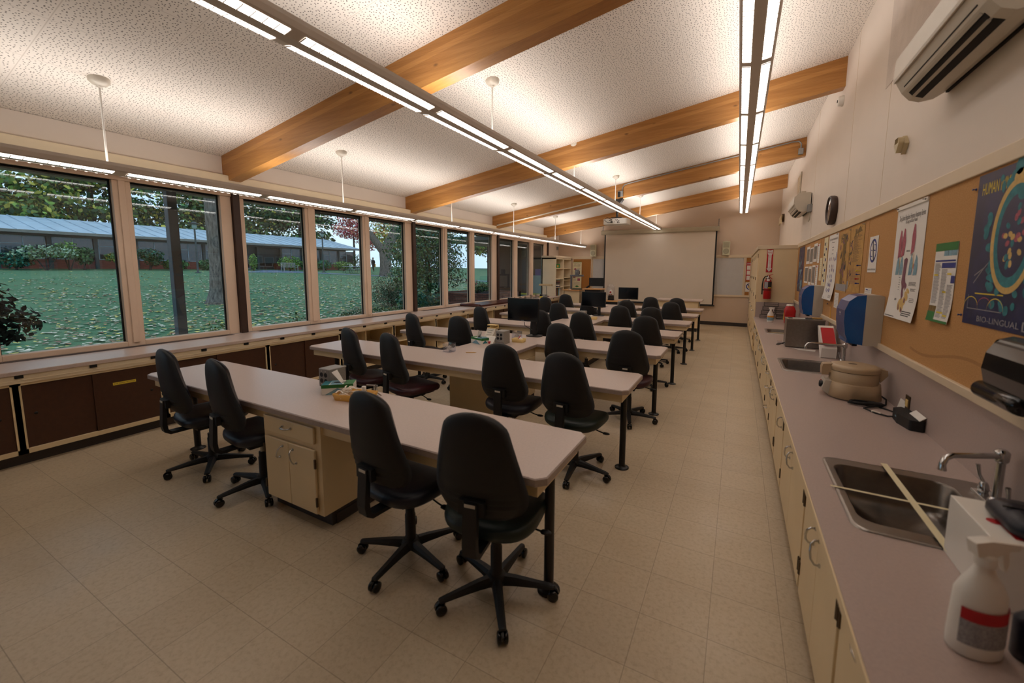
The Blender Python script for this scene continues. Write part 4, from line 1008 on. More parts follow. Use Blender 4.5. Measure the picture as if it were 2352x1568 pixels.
for k, (yl, yr, zt, zb, l) in enumerate(((6.98, 6.82, 2.06, 1.80, 'narrow blue and white printout, upper, right of the photographs'), (7.00, 6.84, 1.77, 1.48, 'narrow blue and white printout, lower, right of the photographs'))):
    sheet('printout', yl, yr, zt, zb, l, 'paper', ['ltblue_p', 'red_p'], a_text(9, 0, ((.1, .5, .9, .96, 1),)))
def a_blue(mb, w, h):
    rng = random.Random(9); lines(mb, w * .1, w * .8, h * .90, h * .95, 2, 2)
    for k in range(40): disc(mb, w * rng.uniform(.1, .9), h * rng.uniform(.05, .8), rng.uniform(.02, .06), rng.uniform(.02, .05), rng.choice((0, 1, 2, 0)), .0004 + 1e-5 * k, 9, k)
sheet('space_poster', 8.95, 8.28, 2.107, 1.33, 'blue and orange poster in the corner beside the tall cupboards', 'poster', ['ltblue_p', 'mauve_p', 'blue_p'], a_blue, base='navy_p')
for (y, z, l) in ((3.74, 2.108, 'pin at the left top corner of the anatomy poster'), (3.275, 2.108, 'pin at the right top corner of the anatomy poster'), (4.63, 2.10, 'pin at the right top corner of the yellowed chart'), (5.11, 2.09, 'pin between the two yellowed charts'), (5.72, 2.10, 'pin at the right top corner of the purple cell poster')): pin(.951 if y < 3.8 else .9575, y, z, label=l)
for (y, z, l) in ((2.70, 2.06, 'blue pin at the upper left edge of the virus poster'), (2.695, 1.475, 'blue pin at the lower left edge of the virus poster'), (5.93, 1.30, 'dark blue pin below the purple cell poster')): pin(.958, y, z, 'blue_d', label=l)

# ------------------------------------------------------------------ fixtures on the right wall
def dispenser(y0, label):
    y1 = y0 + .30; zb, zt = 1.125, 1.505; xw = .961
    t = thing('towel_dispenser', label, 'dispenser', (xw, (y0 + y1) / 2, zb), 'blue and grey paper towel dispensers')
    front = [(xw - .215, zb + .08), (xw - .228, zb + .17), (xw - .228, zb + .26), (xw - .205, zb + .33), (xw - .16, zb + .37), (xw - .10, zt)]
    MB().prism([(xw, zb), (xw, zt - .01), (xw - .02, zt), (xw - .105, zt), (xw - .105, zb - .002)], y0, y1, 'y').build('back_housing', 'disp', t, bevel=.008)
    cov = [(xw - .105, zb)] + [(xw - .19, zb + .012)] + front + [(xw - .105, zt)]
    MB().prism(cov, y0 + .002, y0 + .012, 'y').prism(cov, y1 - .012, y1 - .002, 'y').build('side_cover', 'blue_t', t)
    outer = [(xw - .105, zb)] + [(xw - .19, zb + .012)] + front
    inn = [(x + (.012 if x < xw - .11 else 0), z - (.012 if z > zb + .3 else -.004)) for x, z in outer]
    n = len(outer); mb = MB()
    mb.rings([[(x, y, z) for x, z in outer] + [(x, y, z) for x, z in inn[::-1]] for y in (y0 + .012, y1 - .012)], smooth=False)
    mb.build('front_cover', 'blue_d', t, bevel=.003)
    yc = (y0 + y1) / 2
    MB().lathe([(.02, -.11), (.088, -.11), (.088, .11), (.02, .11)], (xw - .125, yc, zb + .245), 28, axis='y').build('paper_roll', 'paper', t)
    MB().lathe([(.004, -.128), (.018, -.126), (.02, -.11), (.02, .11), (.004, .112)], (xw - .118, yc, zb + .13), 16, axis='y').build('roller', 'blue_t', t)
    MB().box(xw - .20, xw - .11, y0 + .015, y1 - .015, zb + .01, zb + .075).build('tray', 'blue_t', t)
    mb = MB(); mb.T = frameT((xw - .2292, yc, zb + .22), (0, -1, 0), (0, 0, 1))
    disc(mb, 0, .012, .022, .008, 0); disc(mb, -.01, .016, .012, .008, 0, .0011); rect(mb, -.02, .02, -.006, -.003, 0)
    mb.build('emblem', 'white', t)
    MB().box(xw - .15, xw - .12, y0 + .08, y1 - .08, zb - .02, zb).build('paper_slot', 'black_plastic', t)
dispenser(3.865, 'near blue and grey paper towel dispenser above the middle sink')
dispenser(6.26, 'far blue and grey paper towel dispenser above the far sink')
t = thing('soap_dispenser', 'glossy black towel dispenser at the right frame edge', 'dispenser', (.96, 2.02, 1.2))
prof = [(.961, 1.205), (.961, 1.435), (.90, 1.445), (.86, 1.43), (.835, 1.38), (.828, 1.32), (.84, 1.26), (.87, 1.215)]
MB().prism(prof, 1.86, 2.13, 'y').build('housing', 'black_gloss', t, bevel=.015, seg=3)
MB().lathe([(.004, -.13), (.03, -.128), (.032, -.10), (.032, .13), (.004, .135)], (.85, 2.03, 1.235), 18, axis='y').build('push_bar', 'black_gloss', t)

def split_ac(y0, y1, zb, label):
    xw = XR; t = thing('air_conditioner', label, 'air conditioner', (xw, (y0 + y1) / 2, zb), 'wall mounted air conditioners'); D = .235; H = .30
    # profile in (x, z): flat back, curved belly, slanting front
    belly = [(xw - .012, zb + .03), (xw - .06, zb), (xw - .12, zb - .006), (xw - .165, zb + .012), (xw - .20, zb + .055), (xw - D + .01, zb + .105)]
    pr = belly + [(xw - D, zb + .13), (xw - D + .004, zb + .24), (xw - .19, zb + H - .01), (xw - .15, zb + H), (xw - .012, zb + H)]
    MB().prism(pr, y0, y1, 'y').build('case', 'offwhite', t, bevel=.006)
    MB().prism([(xw - D - .006, zb + .115), (xw - D - .010, zb + .13), (xw - D - .006, zb + .245), (xw - D, zb + .245), (xw - D + .002, zb + .115)], y0 + .004, y1 - .004, 'y').build('front_panel', 'offwhite', t, bevel=.002)
    def bel(s, off): # point along the belly
        i = min(int(s), len(belly) - 2); f = s - i; a, b = Vector(belly[i]), Vector(belly[i + 1]); p = a.lerp(b, f); d = (b - a).normalized(); n = Vector((d.y, -d.x)) if True else None
        if n.y > 0: n = -n
        return p + n * off
    for s0, s1 in ((2.05, 2.85), (3.05, 3.55), (4.25, 4.35)):
        a, b = bel(s0, .0015), bel(s1, .0015); a2, b2 = bel(s0, -.004), bel(s1, -.004)
        mb = MB(); mb.add([(p.x, y, p.y) for p in (a, b, b2, a2) for y in (y0 + .07, y1 - .07)], [(0, 2, 3, 1), (4, 5, 7, 6), (0, 1, 7, 6)[::-1], (2, 4, 5, 3), (0, 6, 4, 2), (1, 3, 5, 7)]); mb.build('air_slot', 'seam', t)
    for s in (2.95, 3.65):
        a, b = bel(s - .12, .008), bel(s + .12, .008); a2, b2 = bel(s - .12, .003), bel(s + .12, .003)
        mb = MB(); mb.add([(p.x, y, p.y) for p in (a, b, b2, a2) for y in (y0 + .08, y1 - .08)], [(0, 2, 3, 1), (4, 5, 7, 6), (0, 1, 7, 6)[::-1], (2, 4, 5, 3), (0, 6, 4, 2), (1, 3, 5, 7)]); mb.build('vane', 'disp', t)
    MB().box(xw - .014, xw - .001, y0 + .02, y1 - .02, zb + .02, zb + H - .01).build('back_plate', 'seam', t)
    return t
split_ac(2.30, 3.25, 2.66, 'large white air conditioner at the top right frame edge')
split_ac(8.16, 9.10, 2.665, 'far white air conditioner on the right wall beyond the clock')
t = thing('junction_box', 'small grey junction box beside the far air conditioner', 'electrical box', (XR, 8.08, 2.62))
MB().box(XR - .06, XR - .001, 8.03, 8.14, 2.64, 2.76).build('box', 'galv', t, bevel=.004); MB().tube([(XR - .02, 8.10, 2.64), (XR - .02, 8.10, 2.52), (XR - .02, 8.2, 2.50)], .008, 8).build('conduit', 'offwhite', t)
t = thing('line_duct', 'white pipe cover rising above the far air conditioner', 'pipe cover', (XR, 9.0, 2.96)); MB().box(XR - .07, XR - .001, 8.96, 9.04, 2.965, 3.12).build('cover', 'offwhite', t, bevel=.006)
t = MB().box(XR - .02, XR - .001, 9.75, 10.2, 3.10, 3.62).build('vent_grille', 'offwhite', bevel=.004); tag(t, 'pale wall vent above the far air conditioner', 'vent')
o = MB()
for k in range(12): o.box(XR - .024, XR - .019, 9.79, 10.16, 3.14 + .038 * k, 3.16 + .038 * k)
o.build('louver', 'trim', t)
t = thing('wall_clock', 'round wall clock with a thick dark brown rim', 'clock', (XR, 6.17, 2.25))
MB().lathe([(.165, 0), (.172, -.02), (.172, -.06), (.160, -.072), (.148, -.06), (.148, -.03)], (XR, 6.17, 2.415), 40, axis='x', caps=False).build('rim', 'post', t)
MB().lathe([(.15, -.030), (.001, -.031)], (XR, 6.17, 2.415), 40, axis='x').build('face', 'paper', t)
mb = MB(); mb.T = frameT((XR - .032, 6.17, 2.415), (0, -1, 0), (0, 0, 1))
for k in range(12):
    a = PI / 2 - 2 * PI * (k + 1) / 12; put_text(mb, str(k + 1), .112 * math.cos(a), .112 * math.sin(a), .034, 0)
mb.build('numerals', 'ink', t)
mb = MB(); mb.T = frameT((XR - .034, 6.17, 2.415), (0, -1, 0), (0, 0, 1))
poly(mb, [(-.005, -.02), (.005, -.02), (.052, .055), (.046, .060)]); poly(mb, [(-.004, -.02), (.004, -.02), (-.015, .11), (-.021, .108)]); mb.build('hands', 'ink', t)
MB().lathe([(.147, -.058), (.001, -.070)], (XR, 6.17, 2.415), 40, axis='x').build('crystal', 'glass2', t)
t = thing('alarm_sounder', 'beige diamond shaped alarm sounder high on the right wall', 'alarm', (XR, 3.85, 2.5))
MB().prism([(3.79, 2.56), (3.85, 2.625), (3.91, 2.56), (3.85, 2.495)], XR - .025, XR - .001, 'x').build('back_plate', 'beige', t, bevel=.004)
MB().prism([(3.80, 2.57), (3.815, 2.61), (3.885, 2.61), (3.90, 2.57), (3.85, 2.505)], XR - .055, XR - .022, 'x').build('horn', 'beige', t, bevel=.01)
mb = MB()
for k in range(4): mb.box(XR - .0575, XR - .054, 3.82, 3.88, 2.575 + .009 * k, 2.580 + .009 * k)
mb.build('slots', 'olive_p', t)
t = thing('smoke_detector', 'white round smoke detector high on the right wall', 'smoke detector', (XR, 6.26, 3.66))
MB().lathe([(.062, 0), (.064, -.012), (.055, -.022), (.055, -.045), (.042, -.055), (.001, -.056)], (XR, 6.26, 3.70), 24, axis='x').build('body', 'white', t)
MB().lathe([(.018, -.05), (.018, -.060), (.001, -.061)], (XR, 6.26, 3.70), 12, axis='x').build('sensor', 'black_plastic', t)
t = thing('strobe_light', 'tan flared wall fixture below the far air conditioner corner', 'wall light', (XR, 13.0, 2.95))
MB().prism([(13.30, 2.93), (13.22, 3.05), (13.30, 3.14), (13.0, 3.12), (12.72, 3.16), (12.80, 3.04), (12.72, 2.93), (13.0, 2.97)], XR - .09, XR - .06, 'x').build('shade', 'beige', t, bevel=.004); MB().box(XR - .06, XR - .001, 12.9, 13.1, 3.0, 3.2).build('bracket', 'bronze', t)

# wall outlet in the backsplash
t = thing('wall_outlet', 'bronze outlet plate in the backsplash behind the black adapter', 'outlet', (.966, 3.24, .83))
MB().box(.960, .966, 3.205, 3.275, .83, .925).build('plate', 'bronze', t, bevel=.002); MB().box(.957, .961, 3.222, 3.258, .855, .90).build('socket', 'ltyel_tray', t)
# items on the right worktop
Z = .79
def spray(x, y, s, yaw, label, band, group='white spray bottles'):
    t = thing('spray_bottle', label, 'bottle', (0, 0, 0), group)
    b = MB(); prof = [(.050, 0), (.056, .006), (.057, .03), (.054, .10), (.052, .15), (.040, .178), (.026, .200), (.019, .215), (.017, .228)]
    b.lathe([(r * s, h * s) for r, h in prof], (0, 0, 0), 28, sx=1.0, sy=.70); b.build('body', 'white', t)
    l = MB()
    pts = [(.0575 * s * math.cos(a), .0575 * .705 * s * math.sin(a)) for a in [R(-160 + 140 * i / 12) for i in range(13)]]
    l.rings([[(p[0], p[1], z * s) for p in pts] for z in (.035, .095)], 0, closed=False, caps=False); l.rings([[(p[0] * .985, p[1] * .985, z * s) for p in pts] for z in (.095, .125)], 1, closed=False, caps=False)
    l.build('label_sticker', ['ltblue_p' if band == 'orange' else 'grey_p', 'orange' if band == 'orange' else 'red_p'], t)
    h = MB().lathe([(.020 * s, .222 * s), (.021 * s, .245 * s), (.014 * s, .25 * s)], n=16)
    h.prism([(-.028 * s, .246 * s), (.012 * s, .246 * s), (.040 * s, .262 * s), (.062 * s, .264 * s), (.062 * s, .278 * s), (.0, .285 * s), (-.036 * s, .280 * s)], -.012 * s, .012 * s, 'y'); h.build('sprayer_head', 'white', t, bevel=.003)
    MB().prism([(.030 * s, .262 * s), (.044 * s, .262 * s), (.050 * s, .225 * s), (.044 * s, .205 * s), (.038 * s, .22 * s)], -.006 * s, .006 * s, 'y').build('trigger', 'white', t, bevel=.002)
    t.location = (x, y, Z); t.rotation_euler.z = R(yaw)
spray(.540, 1.265, .98, 25, 'large blurred white spray bottle at the bottom right, nearest the camera', 'red')
spray(.537, 8.32, .93, 10, 'white spray bottle with orange band at the far end of the right worktop', 'orange')
# cartons
def carton(c, size, yaw, label, cat, mats, art):
    t = thing('glove_box', label, cat); x, y, z = size
    MB().box(-x / 2, x / 2, -y / 2, y / 2, 0, z).build('carton', 'white', t, bevel=.003)
    mb = MB(); mb.T = frameT((-x / 2, -y / 2, z), (1, 0, 0), (0, 1, 0)); art(mb, x, y); mb.build('print', mats, t)
    t.location = c; t.rotation_euler.z = R(yaw); return t
def gb(mb, w, h):
    disc(mb, w * .35, h * .45, .016, .016, 0); poly(mb, [(w * .40, h * .1), (w * .62, h * .1), (w * .62, h * .38), (w * .40, h * .42)], 0, .0012); rect(mb, w * .72, w * .78, h * .1, h * .6, 1)
g = carton((.695, 1.578, Z), (.13, .245, .19), 0, 'white carton with green print on its side, bottom right behind the large spray bottle', 'box', ['red_p', 'green_p'], gb)
mb = MB(); mb.T = frameT((-.0652, .1225, .075), (0, -1, 0), (0, 0, 1)); w, h = .245, .115
rect(mb, 0, w, 0, .003, 1); rect(mb, 0, w, h - .003, h, 1); poly(mb, [(w * .40, .004), (w, .004), (w, h * .62)], 0); poly(mb, [(w * .10, h * .62), (w * .40, h * .48), (w * .42, h * .66), (w * .12, h * .82)], 0); ringp(mb, w * .32, h * .72, .045, .02, .004, 2, .0012); disc(mb, w * .10, h * .40, .012, .009, 0); rect(mb, w * .16, w * .24, h * .26, h * .32, 2); rect(mb, w * .18, w * .32, h * .12, h * .18, 2)
mb.build('side_print', ['green_p', 'ink', 'grey_p'], g)
t = thing('pouch', 'dark navy pouch lying on top of the white carton at the frame edge', 'pouch'); mb = MB()
mb.rings([[(p[0] * s, p[1] * s, z) for p in rrect(-.06, .06, -.09, .09, .04, 5)] for s, z in ((.85, 0), (1, .012), (1, .028), (.8, .045), (.4, .05))]); mb.build('body', 'navy', t); MB().box(-.05, .05, -.002, .002, .049, .053).build('zip', 'black_metal', t); t.location = (.735, 1.56, Z + .192)
t = thing('pump_bottle', 'dark navy bottle cut off by the right frame edge', 'bottle')
MB().lathe([(.030, 0), (.034, .005), (.034, .09), (.02, .11), (.014, .115), (.014, .13)], n=24).build('body', 'navy', t); MB().lathe([(.016, .125), (.018, .14), (.006, .145), (.006, .155)], n=16).build('cap', 'black_plastic', t)
t.location = (.645, 1.29, Z)

# centrifuge
t = thing('centrifuge', 'tan bench centrifuge with hinged round lid', 'centrifuge', (.755, 3.60, Z))
cx, cy = .765, 3.60
def ov(rx, ry, z, n=40, e=1.0): return [(cx + rx * math.copysign(abs(math.cos(2 * PI * k / n)) ** e, math.cos(2 * PI * k / n)), cy + ry * math.copysign(abs(math.sin(2 * PI * k / n)) ** e, math.sin(2 * PI * k / n)), z) for k in range(n)]
MB().rings([ov(.150, .160, Z + .006, e=.8), ov(.158, .168, Z + .012, e=.8), ov(.150, .160, Z + .10, e=.85), ov(.152, .160, Z + .104), ov(.152, .160, Z + .112), ov(.140, .148, Z + .114)]).build('base', 'centri', t)
MB().rings([ov(.140, .148, Z + .112), ov(.141, .149, Z + .188), ov(.135, .143, Z + .190)]).build('bowl_ring', 'centri', t)
MB().rings([ov(.136, .144, Z + .188), ov(.136, .144, Z + .193)]).build('gasket', 'seam', t)
lid = MB().rings([ov(.143, .151, Z + .193), ov(.145, .153, Z + .215), ov(.138, .146, Z + .228), ov(.11, .118, Z + .234), ov(.01, .01, Z + .236)]).build('lid', 'centri', t)
MB().lathe([(.018, 0), (.018, .002), (.004, .002)], (cx - .01, cy, Z + .235), 14, sx=1.4, sy=.6).build('peep_hole', 'seam', lid)
MB().prism([(cx - .185, Z + .225), (cx - .13, Z + .232), (cx - .13, Z + .17), (cx - .15, Z + .165), (cx - .15, Z + .15), (cx - .19, Z + .145), (cx - .192, Z + .2)], cy - .035, cy + .035, 'y').build('latch', 'centri', t, bevel=.006)
MB().prism([(cx + .13, Z + .225), (cx + .175, Z + .215), (cx + .18, Z + .18), (cx + .14, Z + .125)], cy - .04, cy + .04, 'y').build('hinge', 'centri', t, bevel=.006)
pnl = MB().prism([(cx - .145, Z + .012), (cx - .19, Z + .045), (cx - .17, Z + .115), (cx - .135, Z + .115)], cy - .075, cy + .075, 'y').build('control_panel', 'disp', t, bevel=.003)
MB().lathe([(.024, 0), (.022, -.018), (.004, -.02)], (cx - .18, cy - .02, Z + .075), 18, axis='x').build('knob', 'black_plastic', pnl)
MB().lathe([(.005, 0), (.004, -.006)], (cx - .176, cy + .04, Z + .09), 10, axis='x').build('lamp', 'red_p', pnl)
t = thing('power_cord', 'bundled black power cord lying beside the centrifuge', 'cord', (.80, 3.38, Z))
mb = MB(); rng = random.Random(4)
pts = [(.90, 3.55, Z + .05), (.93, 3.50, Z + .03), (.915, 3.44, Z + .008)]
for k in range(70):
    a = k * .55; pts.append((.80 + .085 * math.cos(a) + rng.uniform(-.012, .012), 3.385 + .028 * math.sin(a) + rng.uniform(-.008, .008), Z + .008 + .018 * abs(math.sin(k * .31))))
pts += [(.77, 3.30, Z + .006), (.81, 3.22, Z + .006), (.86, 3.18, Z + .006), (.885, 3.17, Z + .012)]
mb.tube(pts, .0048, 6); mb.tube([(.86, 3.38, Z + .006), (.90, 3.33, Z + .006), (.915, 3.28, Z + .01)], .0045, 6); mb.build('cable', 'black_plastic', t)
lab(MB().tube([(.80, 3.245, Z + .007), (.835, 3.205, Z + .007)], .008, 8).build('tie', 'offwhite', t), 'white cable tie tag')
t = thing('power_supply', 'black instrument lying against the backsplash below the outlet', 'power supply', (.92, 3.1, Z))
MB().prism([(.885, 3.20), (.935, 3.24), (.962, 3.20), (.962, 2.95), (.90, 2.96), (.875, 3.08)], Z, Z + .06, 'z').build('body', 'black_plastic', t, bevel=.012, seg=3)
lab(MB().box(.876, .879, 3.10, 3.12, Z + .03, Z + .038).build('badge', 'ltblue_p', t), 'small blue badge')
for k, (ya, yb, l) in enumerate(((3.18, 3.34, 'white plastic strip leaning on the backsplash, left of outlet'), (2.95, 3.10, 'white plastic strip lying on the black instrument, right of outlet'))):
    t = MB().prism([(.925 + .01 * k, Z + .0605), (.962, Z + .083), (.962, Z + .087), (.925 + .01 * k, Z + .0645)], ya if k else 3.19, yb if k else 3.29, 'y').build('plastic_strip', 'white', bevel=.001) if k else MB().prism([(.945, Z + .002), (.963, Z + .085), (.9655, Z + .085), (.949, Z + .002)], 3.26, 3.36, 'y').build('plastic_strip', 'white')
    tag(t, l, 'strip')
# steel box
t = thing('steel_cabinet', 'brushed steel box standing on the worktop between the sinks', 'box', (.72, 5.78, Z))
MB().box(.535, .905, 5.655, 5.90, Z + .006, Z + .325).build('body', 'steel', t, bevel=.003); MB().box(.532, .908, 5.652, 5.903, Z + .325, Z + .335).build('lid', 'steel', t, bevel=.002)
MB().box(.56, .80, 5.72, 5.85, Z + .335, Z + .338).build('slot', 'seam', t); MB().box(.54, .90, 5.66, 5.895, Z, Z + .006).build('feet', 'black_plastic', t)
MB().tube([(.535, 5.70, Z + .05), (.52, 5.70, Z + .04), (.47, 5.72, Z + .006), (.455, 5.78, Z + .006), (.48, 5.84, Z + .006), (.534, 5.84, Z + .01)], .0045, 6).build('cord', 'black_plastic', t)
t = MB().box(.60, .72, 5.70, 5.77, Z + .3365, Z + .342).build('paper', 'paper'); tag(t, 'white folded paper on top of the steel box', 'paper')
t = MB().add([(.60, 5.62, Z + .001), (.83, 5.55, Z + .001), (.80, 5.47, Z + .004), (.66, 5.50, Z + .003), (.60, 5.62, Z), (.83, 5.55, Z), (.80, 5.47, Z), (.66, 5.50, Z)], [(0, 1, 2, 3), (7, 6, 5, 4), (0, 4, 5, 1), (1, 5, 6, 2), (2, 6, 7, 3), (3, 7, 4, 0)]).build('paper', 'paper'); tag(t, 'loose white paper on the worktop in front of the steel box', 'paper')
t = MB().prism([(.48, 5.95), (.535, 5.97), (.53, 6.02), (.475, 6.0)], Z, Z + .02).build('plastic_wrap', 'glass2'); tag(t, 'small clear plastic piece left of the steel box', 'plastic')
t = thing('wrapped_package', 'clear wrapped package with red contents leaning by the middle faucet', 'package', (.83, 5.1, Z))
MB().prism([(5.10, Z), (5.16, Z), (5.42, Z + .30), (5.36, Z + .31), (5.08, Z + .11)], .80, .93, 'x').build('wrap', 'white', t, bevel=.008)
lab(MB().prism([(5.085, Z + .14), (5.30, Z + .285), (5.295, Z + .295), (5.08, Z + .145)], .81, .92, 'x').build('contents', 'red_p', t), 'red contents')
lab(MB().prism([(5.165, Z), (5.19, Z), (5.46, Z + .25), (5.42, Z + .29)], .81, .93, 'x').build('flap', 'navy_p', t), 'dark blue rear flap')
t = MB().box(.80, .895, 5.79, 5.88, Z + .336, Z + .346).build('cardboard_piece', 'oldpaper'); tag(t, 'small tan cardboard piece on the back of the steel box', 'cardboard')
t = MB().tube([(.945, 5.60, Z), (.955, 5.75, Z + .50)], .003, 6).build('wooden_stick', 'pencil'); tag(t, 'thin yellow stick leaning against the cork board behind the steel box', 'stick')
# sharps bin, wire racks
t = thing('sharps_container', 'red sharps container with a white lid behind the steel box', 'container', (.82, 8.35, Z))
MB().rings([[(p[0], p[1], z) for p in rrect(.82 - r, .82 + r, 8.35 - r, 8.35 + r, .03, 4)] for r, z in ((.075, Z), (.078, Z + .02), (.085, Z + .22), (.07, Z + .27), (.05, Z + .30))]).build('body', 'red', t)
MB().lathe([(.056, .30), (.058, .315), (.05, .325), (.001, .326)], (.82, 8.35, Z), 24).build('lid', 'white', t)
MB().box(.736, .742, 8.32, 8.40, Z + .05, Z + .17).build('warning_label', 'yel_p', t)
for k, (x, y, z, l) in enumerate(((.52, 8.98, Z, 'lower left wire test tube rack by the tall cupboard'), (.54, 8.99, Z + .078, 'second left wire test tube rack from the bottom'), (.56, 8.98, Z + .156, 'third left wire test tube rack from the bottom'), (.58, 8.99, Z + .234, 'topmost left wire test tube rack'), (.79, 8.99, Z, 'lower right wire test tube rack, behind the red sharps container'), (.78, 8.98, Z + .078, 'middle right wire test tube rack'), (.77, 8.99, Z + .156, 'upper right wire test tube rack'))):
    mb = MB(); w, d, h = .115, .06, .074
    for zz in (.004, .040, h - .004):
        for i in range(8): xx = x - w + 2 * w * i / 7; mb.tube([(xx, y - d, z + zz), (xx, y + d, z + zz)], .0018, 4)
        for i in range(4): yy = y - d + 2 * d * i / 3; mb.tube([(x - w, yy, z + zz), (x + w, yy, z + zz)], .0018, 4)
    for a in (-1, 1):
        for b in (-1, 1): mb.tube([(x + a * w, y + b * d, z), (x + a * w, y + b * d, z + h)], .003, 4)
    tag(mb.build('wire_rack', 'steel_dark'), l, 'rack', 'wire test tube racks in the corner')
# extinguisher and its sign on the side of the tall cupboard
t = thing('fire_extinguisher', 'red fire extinguisher hanging on the cupboard side', 'fire extinguisher', (.50, 9.11, 1.15))
MB().lathe([(.062, 0), (.066, .006), (.066, .32), (.055, .355), (.03, .375), (.022, .385)], (.505, 9.115, 1.155), 28).build('cylinder', 'red', t)
lbm = MB()
for i in range(2):
    pts = [(.505 + .0668 * math.cos(R(a)), 9.115 + .0668 * math.sin(R(a))) for a in range(-150 + 60 * i, -89 + 70 * i, 10)]
    lbm.rings([[(p[0], p[1], 1.155 + z) for p in pts] for z in (.20, .33)], i, closed=False, caps=False)
pts = [(.505 + .0672 * math.cos(R(a)), 9.115 + .0672 * math.sin(R(a))) for a in range(-85, -29, 10)]; lbm.rings([[(p[0], p[1], 1.155 + z) for p in pts] for z in (.205, .225)], 2, closed=False, caps=False)
lbm.build('label_band', ['grey_p', 'ink', 'yel_p'], t)
MB().lathe([(.020, .38), (.022, .42), (.014, .43), (.012, .45)], (.505, 9.115, 1.155), 14).build('valve', 'chrome', t)
MB().prism([(.49, 1.595), (.53, 1.60), (.585, 1.625), (.585, 1.632), (.53, 1.615), (.485, 1.610)], 9.105, 9.125, 'y').prism([(.515, 1.585), (.57, 1.53), (.577, 1.536), (.525, 1.592)], 9.105, 9.125, 'y').build('grip', 'red', t)
MB().tube([(.495, 9.10, 1.59), (.455, 9.09, 1.585), (.425, 9.085, 1.53), (.415, 9.085, 1.42), (.418, 9.09, 1.24)], .010, 10).build('hose', 'black_plastic', t)
MB().lathe([(.0685, .165), (.0685, .18)], (.505, 9.115, 1.155), 28).box(.425, .45, 9.08, 9.11, 1.318, 1.338).build('strap', 'black_plastic', t)
MB().box(.48, .53, 9.040, 9.043, 1.50, 1.535).build('inspection_tag', 'paper', t); MB().box(.47, .54, 9.18, 9.199, 1.25, 1.55).build('bracket', 'bronze', t)
t = thing('fire_extinguisher_sign', 'red and white arrow sign above the fire extinguisher', 'sign', (.514, 9.197, 1.665))
MB().box(.462, .566, 9.1965, 9.1995, 1.665, 2.105).build('plate', 'red_p', t)
mb = MB(); mb.T = frameT((.514, 9.1962, 1.665), (1, 0, 0), (0, 0, 1))
poly(mb, [(-.046, .43), (0, .415), (.046, .43), (.040, .345), (.026, .335), (.026, .075), (.046, .075), (0, .008), (-.046, .075), (-.026, .075), (-.026, .335), (-.040, .345)], 0, .0004)
put_text(mb, 'FIRE', 0, .375, .052, 1, w=.072, c=.0009)
for k, ch in enumerate('EXTINGUISHER'): put_text(mb, ch, 0, .322 - k * .0262, .030, 1, c=.0009)
mb.build('arrow_lettering', ['paper', 'red_p'], t)
# ------------------------------------------------------------------ back wall
YW = YB - .001
def board(name, x0, x1, z0, z1, mat, label, cat, fr=.03):
    t = thing(name, label, cat, ((x0 + x1) / 2, YW, z0))
    MB().box(x0 + .01, x1 - .01, YW - .016, YW, z0 + .01, z1 - .01).build('panel', mat, t)
    MB().box(x0, x0 + fr, YW - .028, YW, z0, z1).box(x1 - fr, x1, YW - .028, YW, z0, z1).box(x0, x1, YW - .026, YW, z0, z0 + fr * .6).box(x0, x1, YW - .026, YW, z1 - fr * .6, z1).build('frame', 'trim', t)
    return t
board('whiteboard', -4.62, -2.45, .945, 2.105, 'wboard', 'whiteboard left of and behind the projection screen', 'whiteboard')
board('whiteboard', -2.44, .15, .945, 2.105, 'wboard', 'whiteboard to the right of the projection screen', 'whiteboard')
board('pin_board', -5.36, -4.64, .945, 2.105, 'cork_dark', 'brown cork board behind the banner, left of the screen', 'cork board')
board('pin_board', .155, .33, .945, 2.105, 'cork_dark', 'narrow brown cork board between whiteboard and tall cupboards', 'cork board')
t = thing('lab_safety_poster', 'red bordered notice poster on the narrow far cork board', 'poster', (.26, YW, 1.41))
MB().box(.19, .40, YW - .021, YW - .017, 1.41, 1.955).build('sheet', 'red_p', t)
mb = MB(); mb.T = frameT((.19, YW - .0213, 1.41), (1, 0, 0), (0, 0, 1)); rect(mb, .01, .2, .475, .525, 1, .0005); put_text(mb, 'LABORATORY', .10, .50, .05, 2, w=.17, c=.001)
for r in range(3):
    for c in range(2): rect(mb, .02 + .095 * c, .105 + .095 * c, .02 + .15 * r, .145 + .15 * r, 0, .0005)
mb.build('print', ['paper', 'pink_p', 'paper'], t)
t = thing('no_food_sign', 'far white sign with a crossed blue circle below the red poster', 'sign', (.28, YW, 1.06))
MB().box(.195, .41, YW - .021, YW - .017, 1.065, 1.355).build('sheet', 'paper', t)
mb = MB(); mb.T = frameT((.195, YW - .0213, 1.065), (1, 0, 0), (0, 0, 1)); ringp(mb, .107, .165, .085, .095, .026, 0, .0005); poly(mb, [(.05, .24), (.065, .25), (.165, .09), (.15, .08)], 1, .001); poly(mb, [(.06, .12), (.12, .11), (.11, .18), (.07, .19)], 2, .0007); put_text(mb, 'no food or drink allowed', .107, .022, .02, 1, w=.19); mb.build('print', ['blue_p', 'ink', 'sand_p'], t)
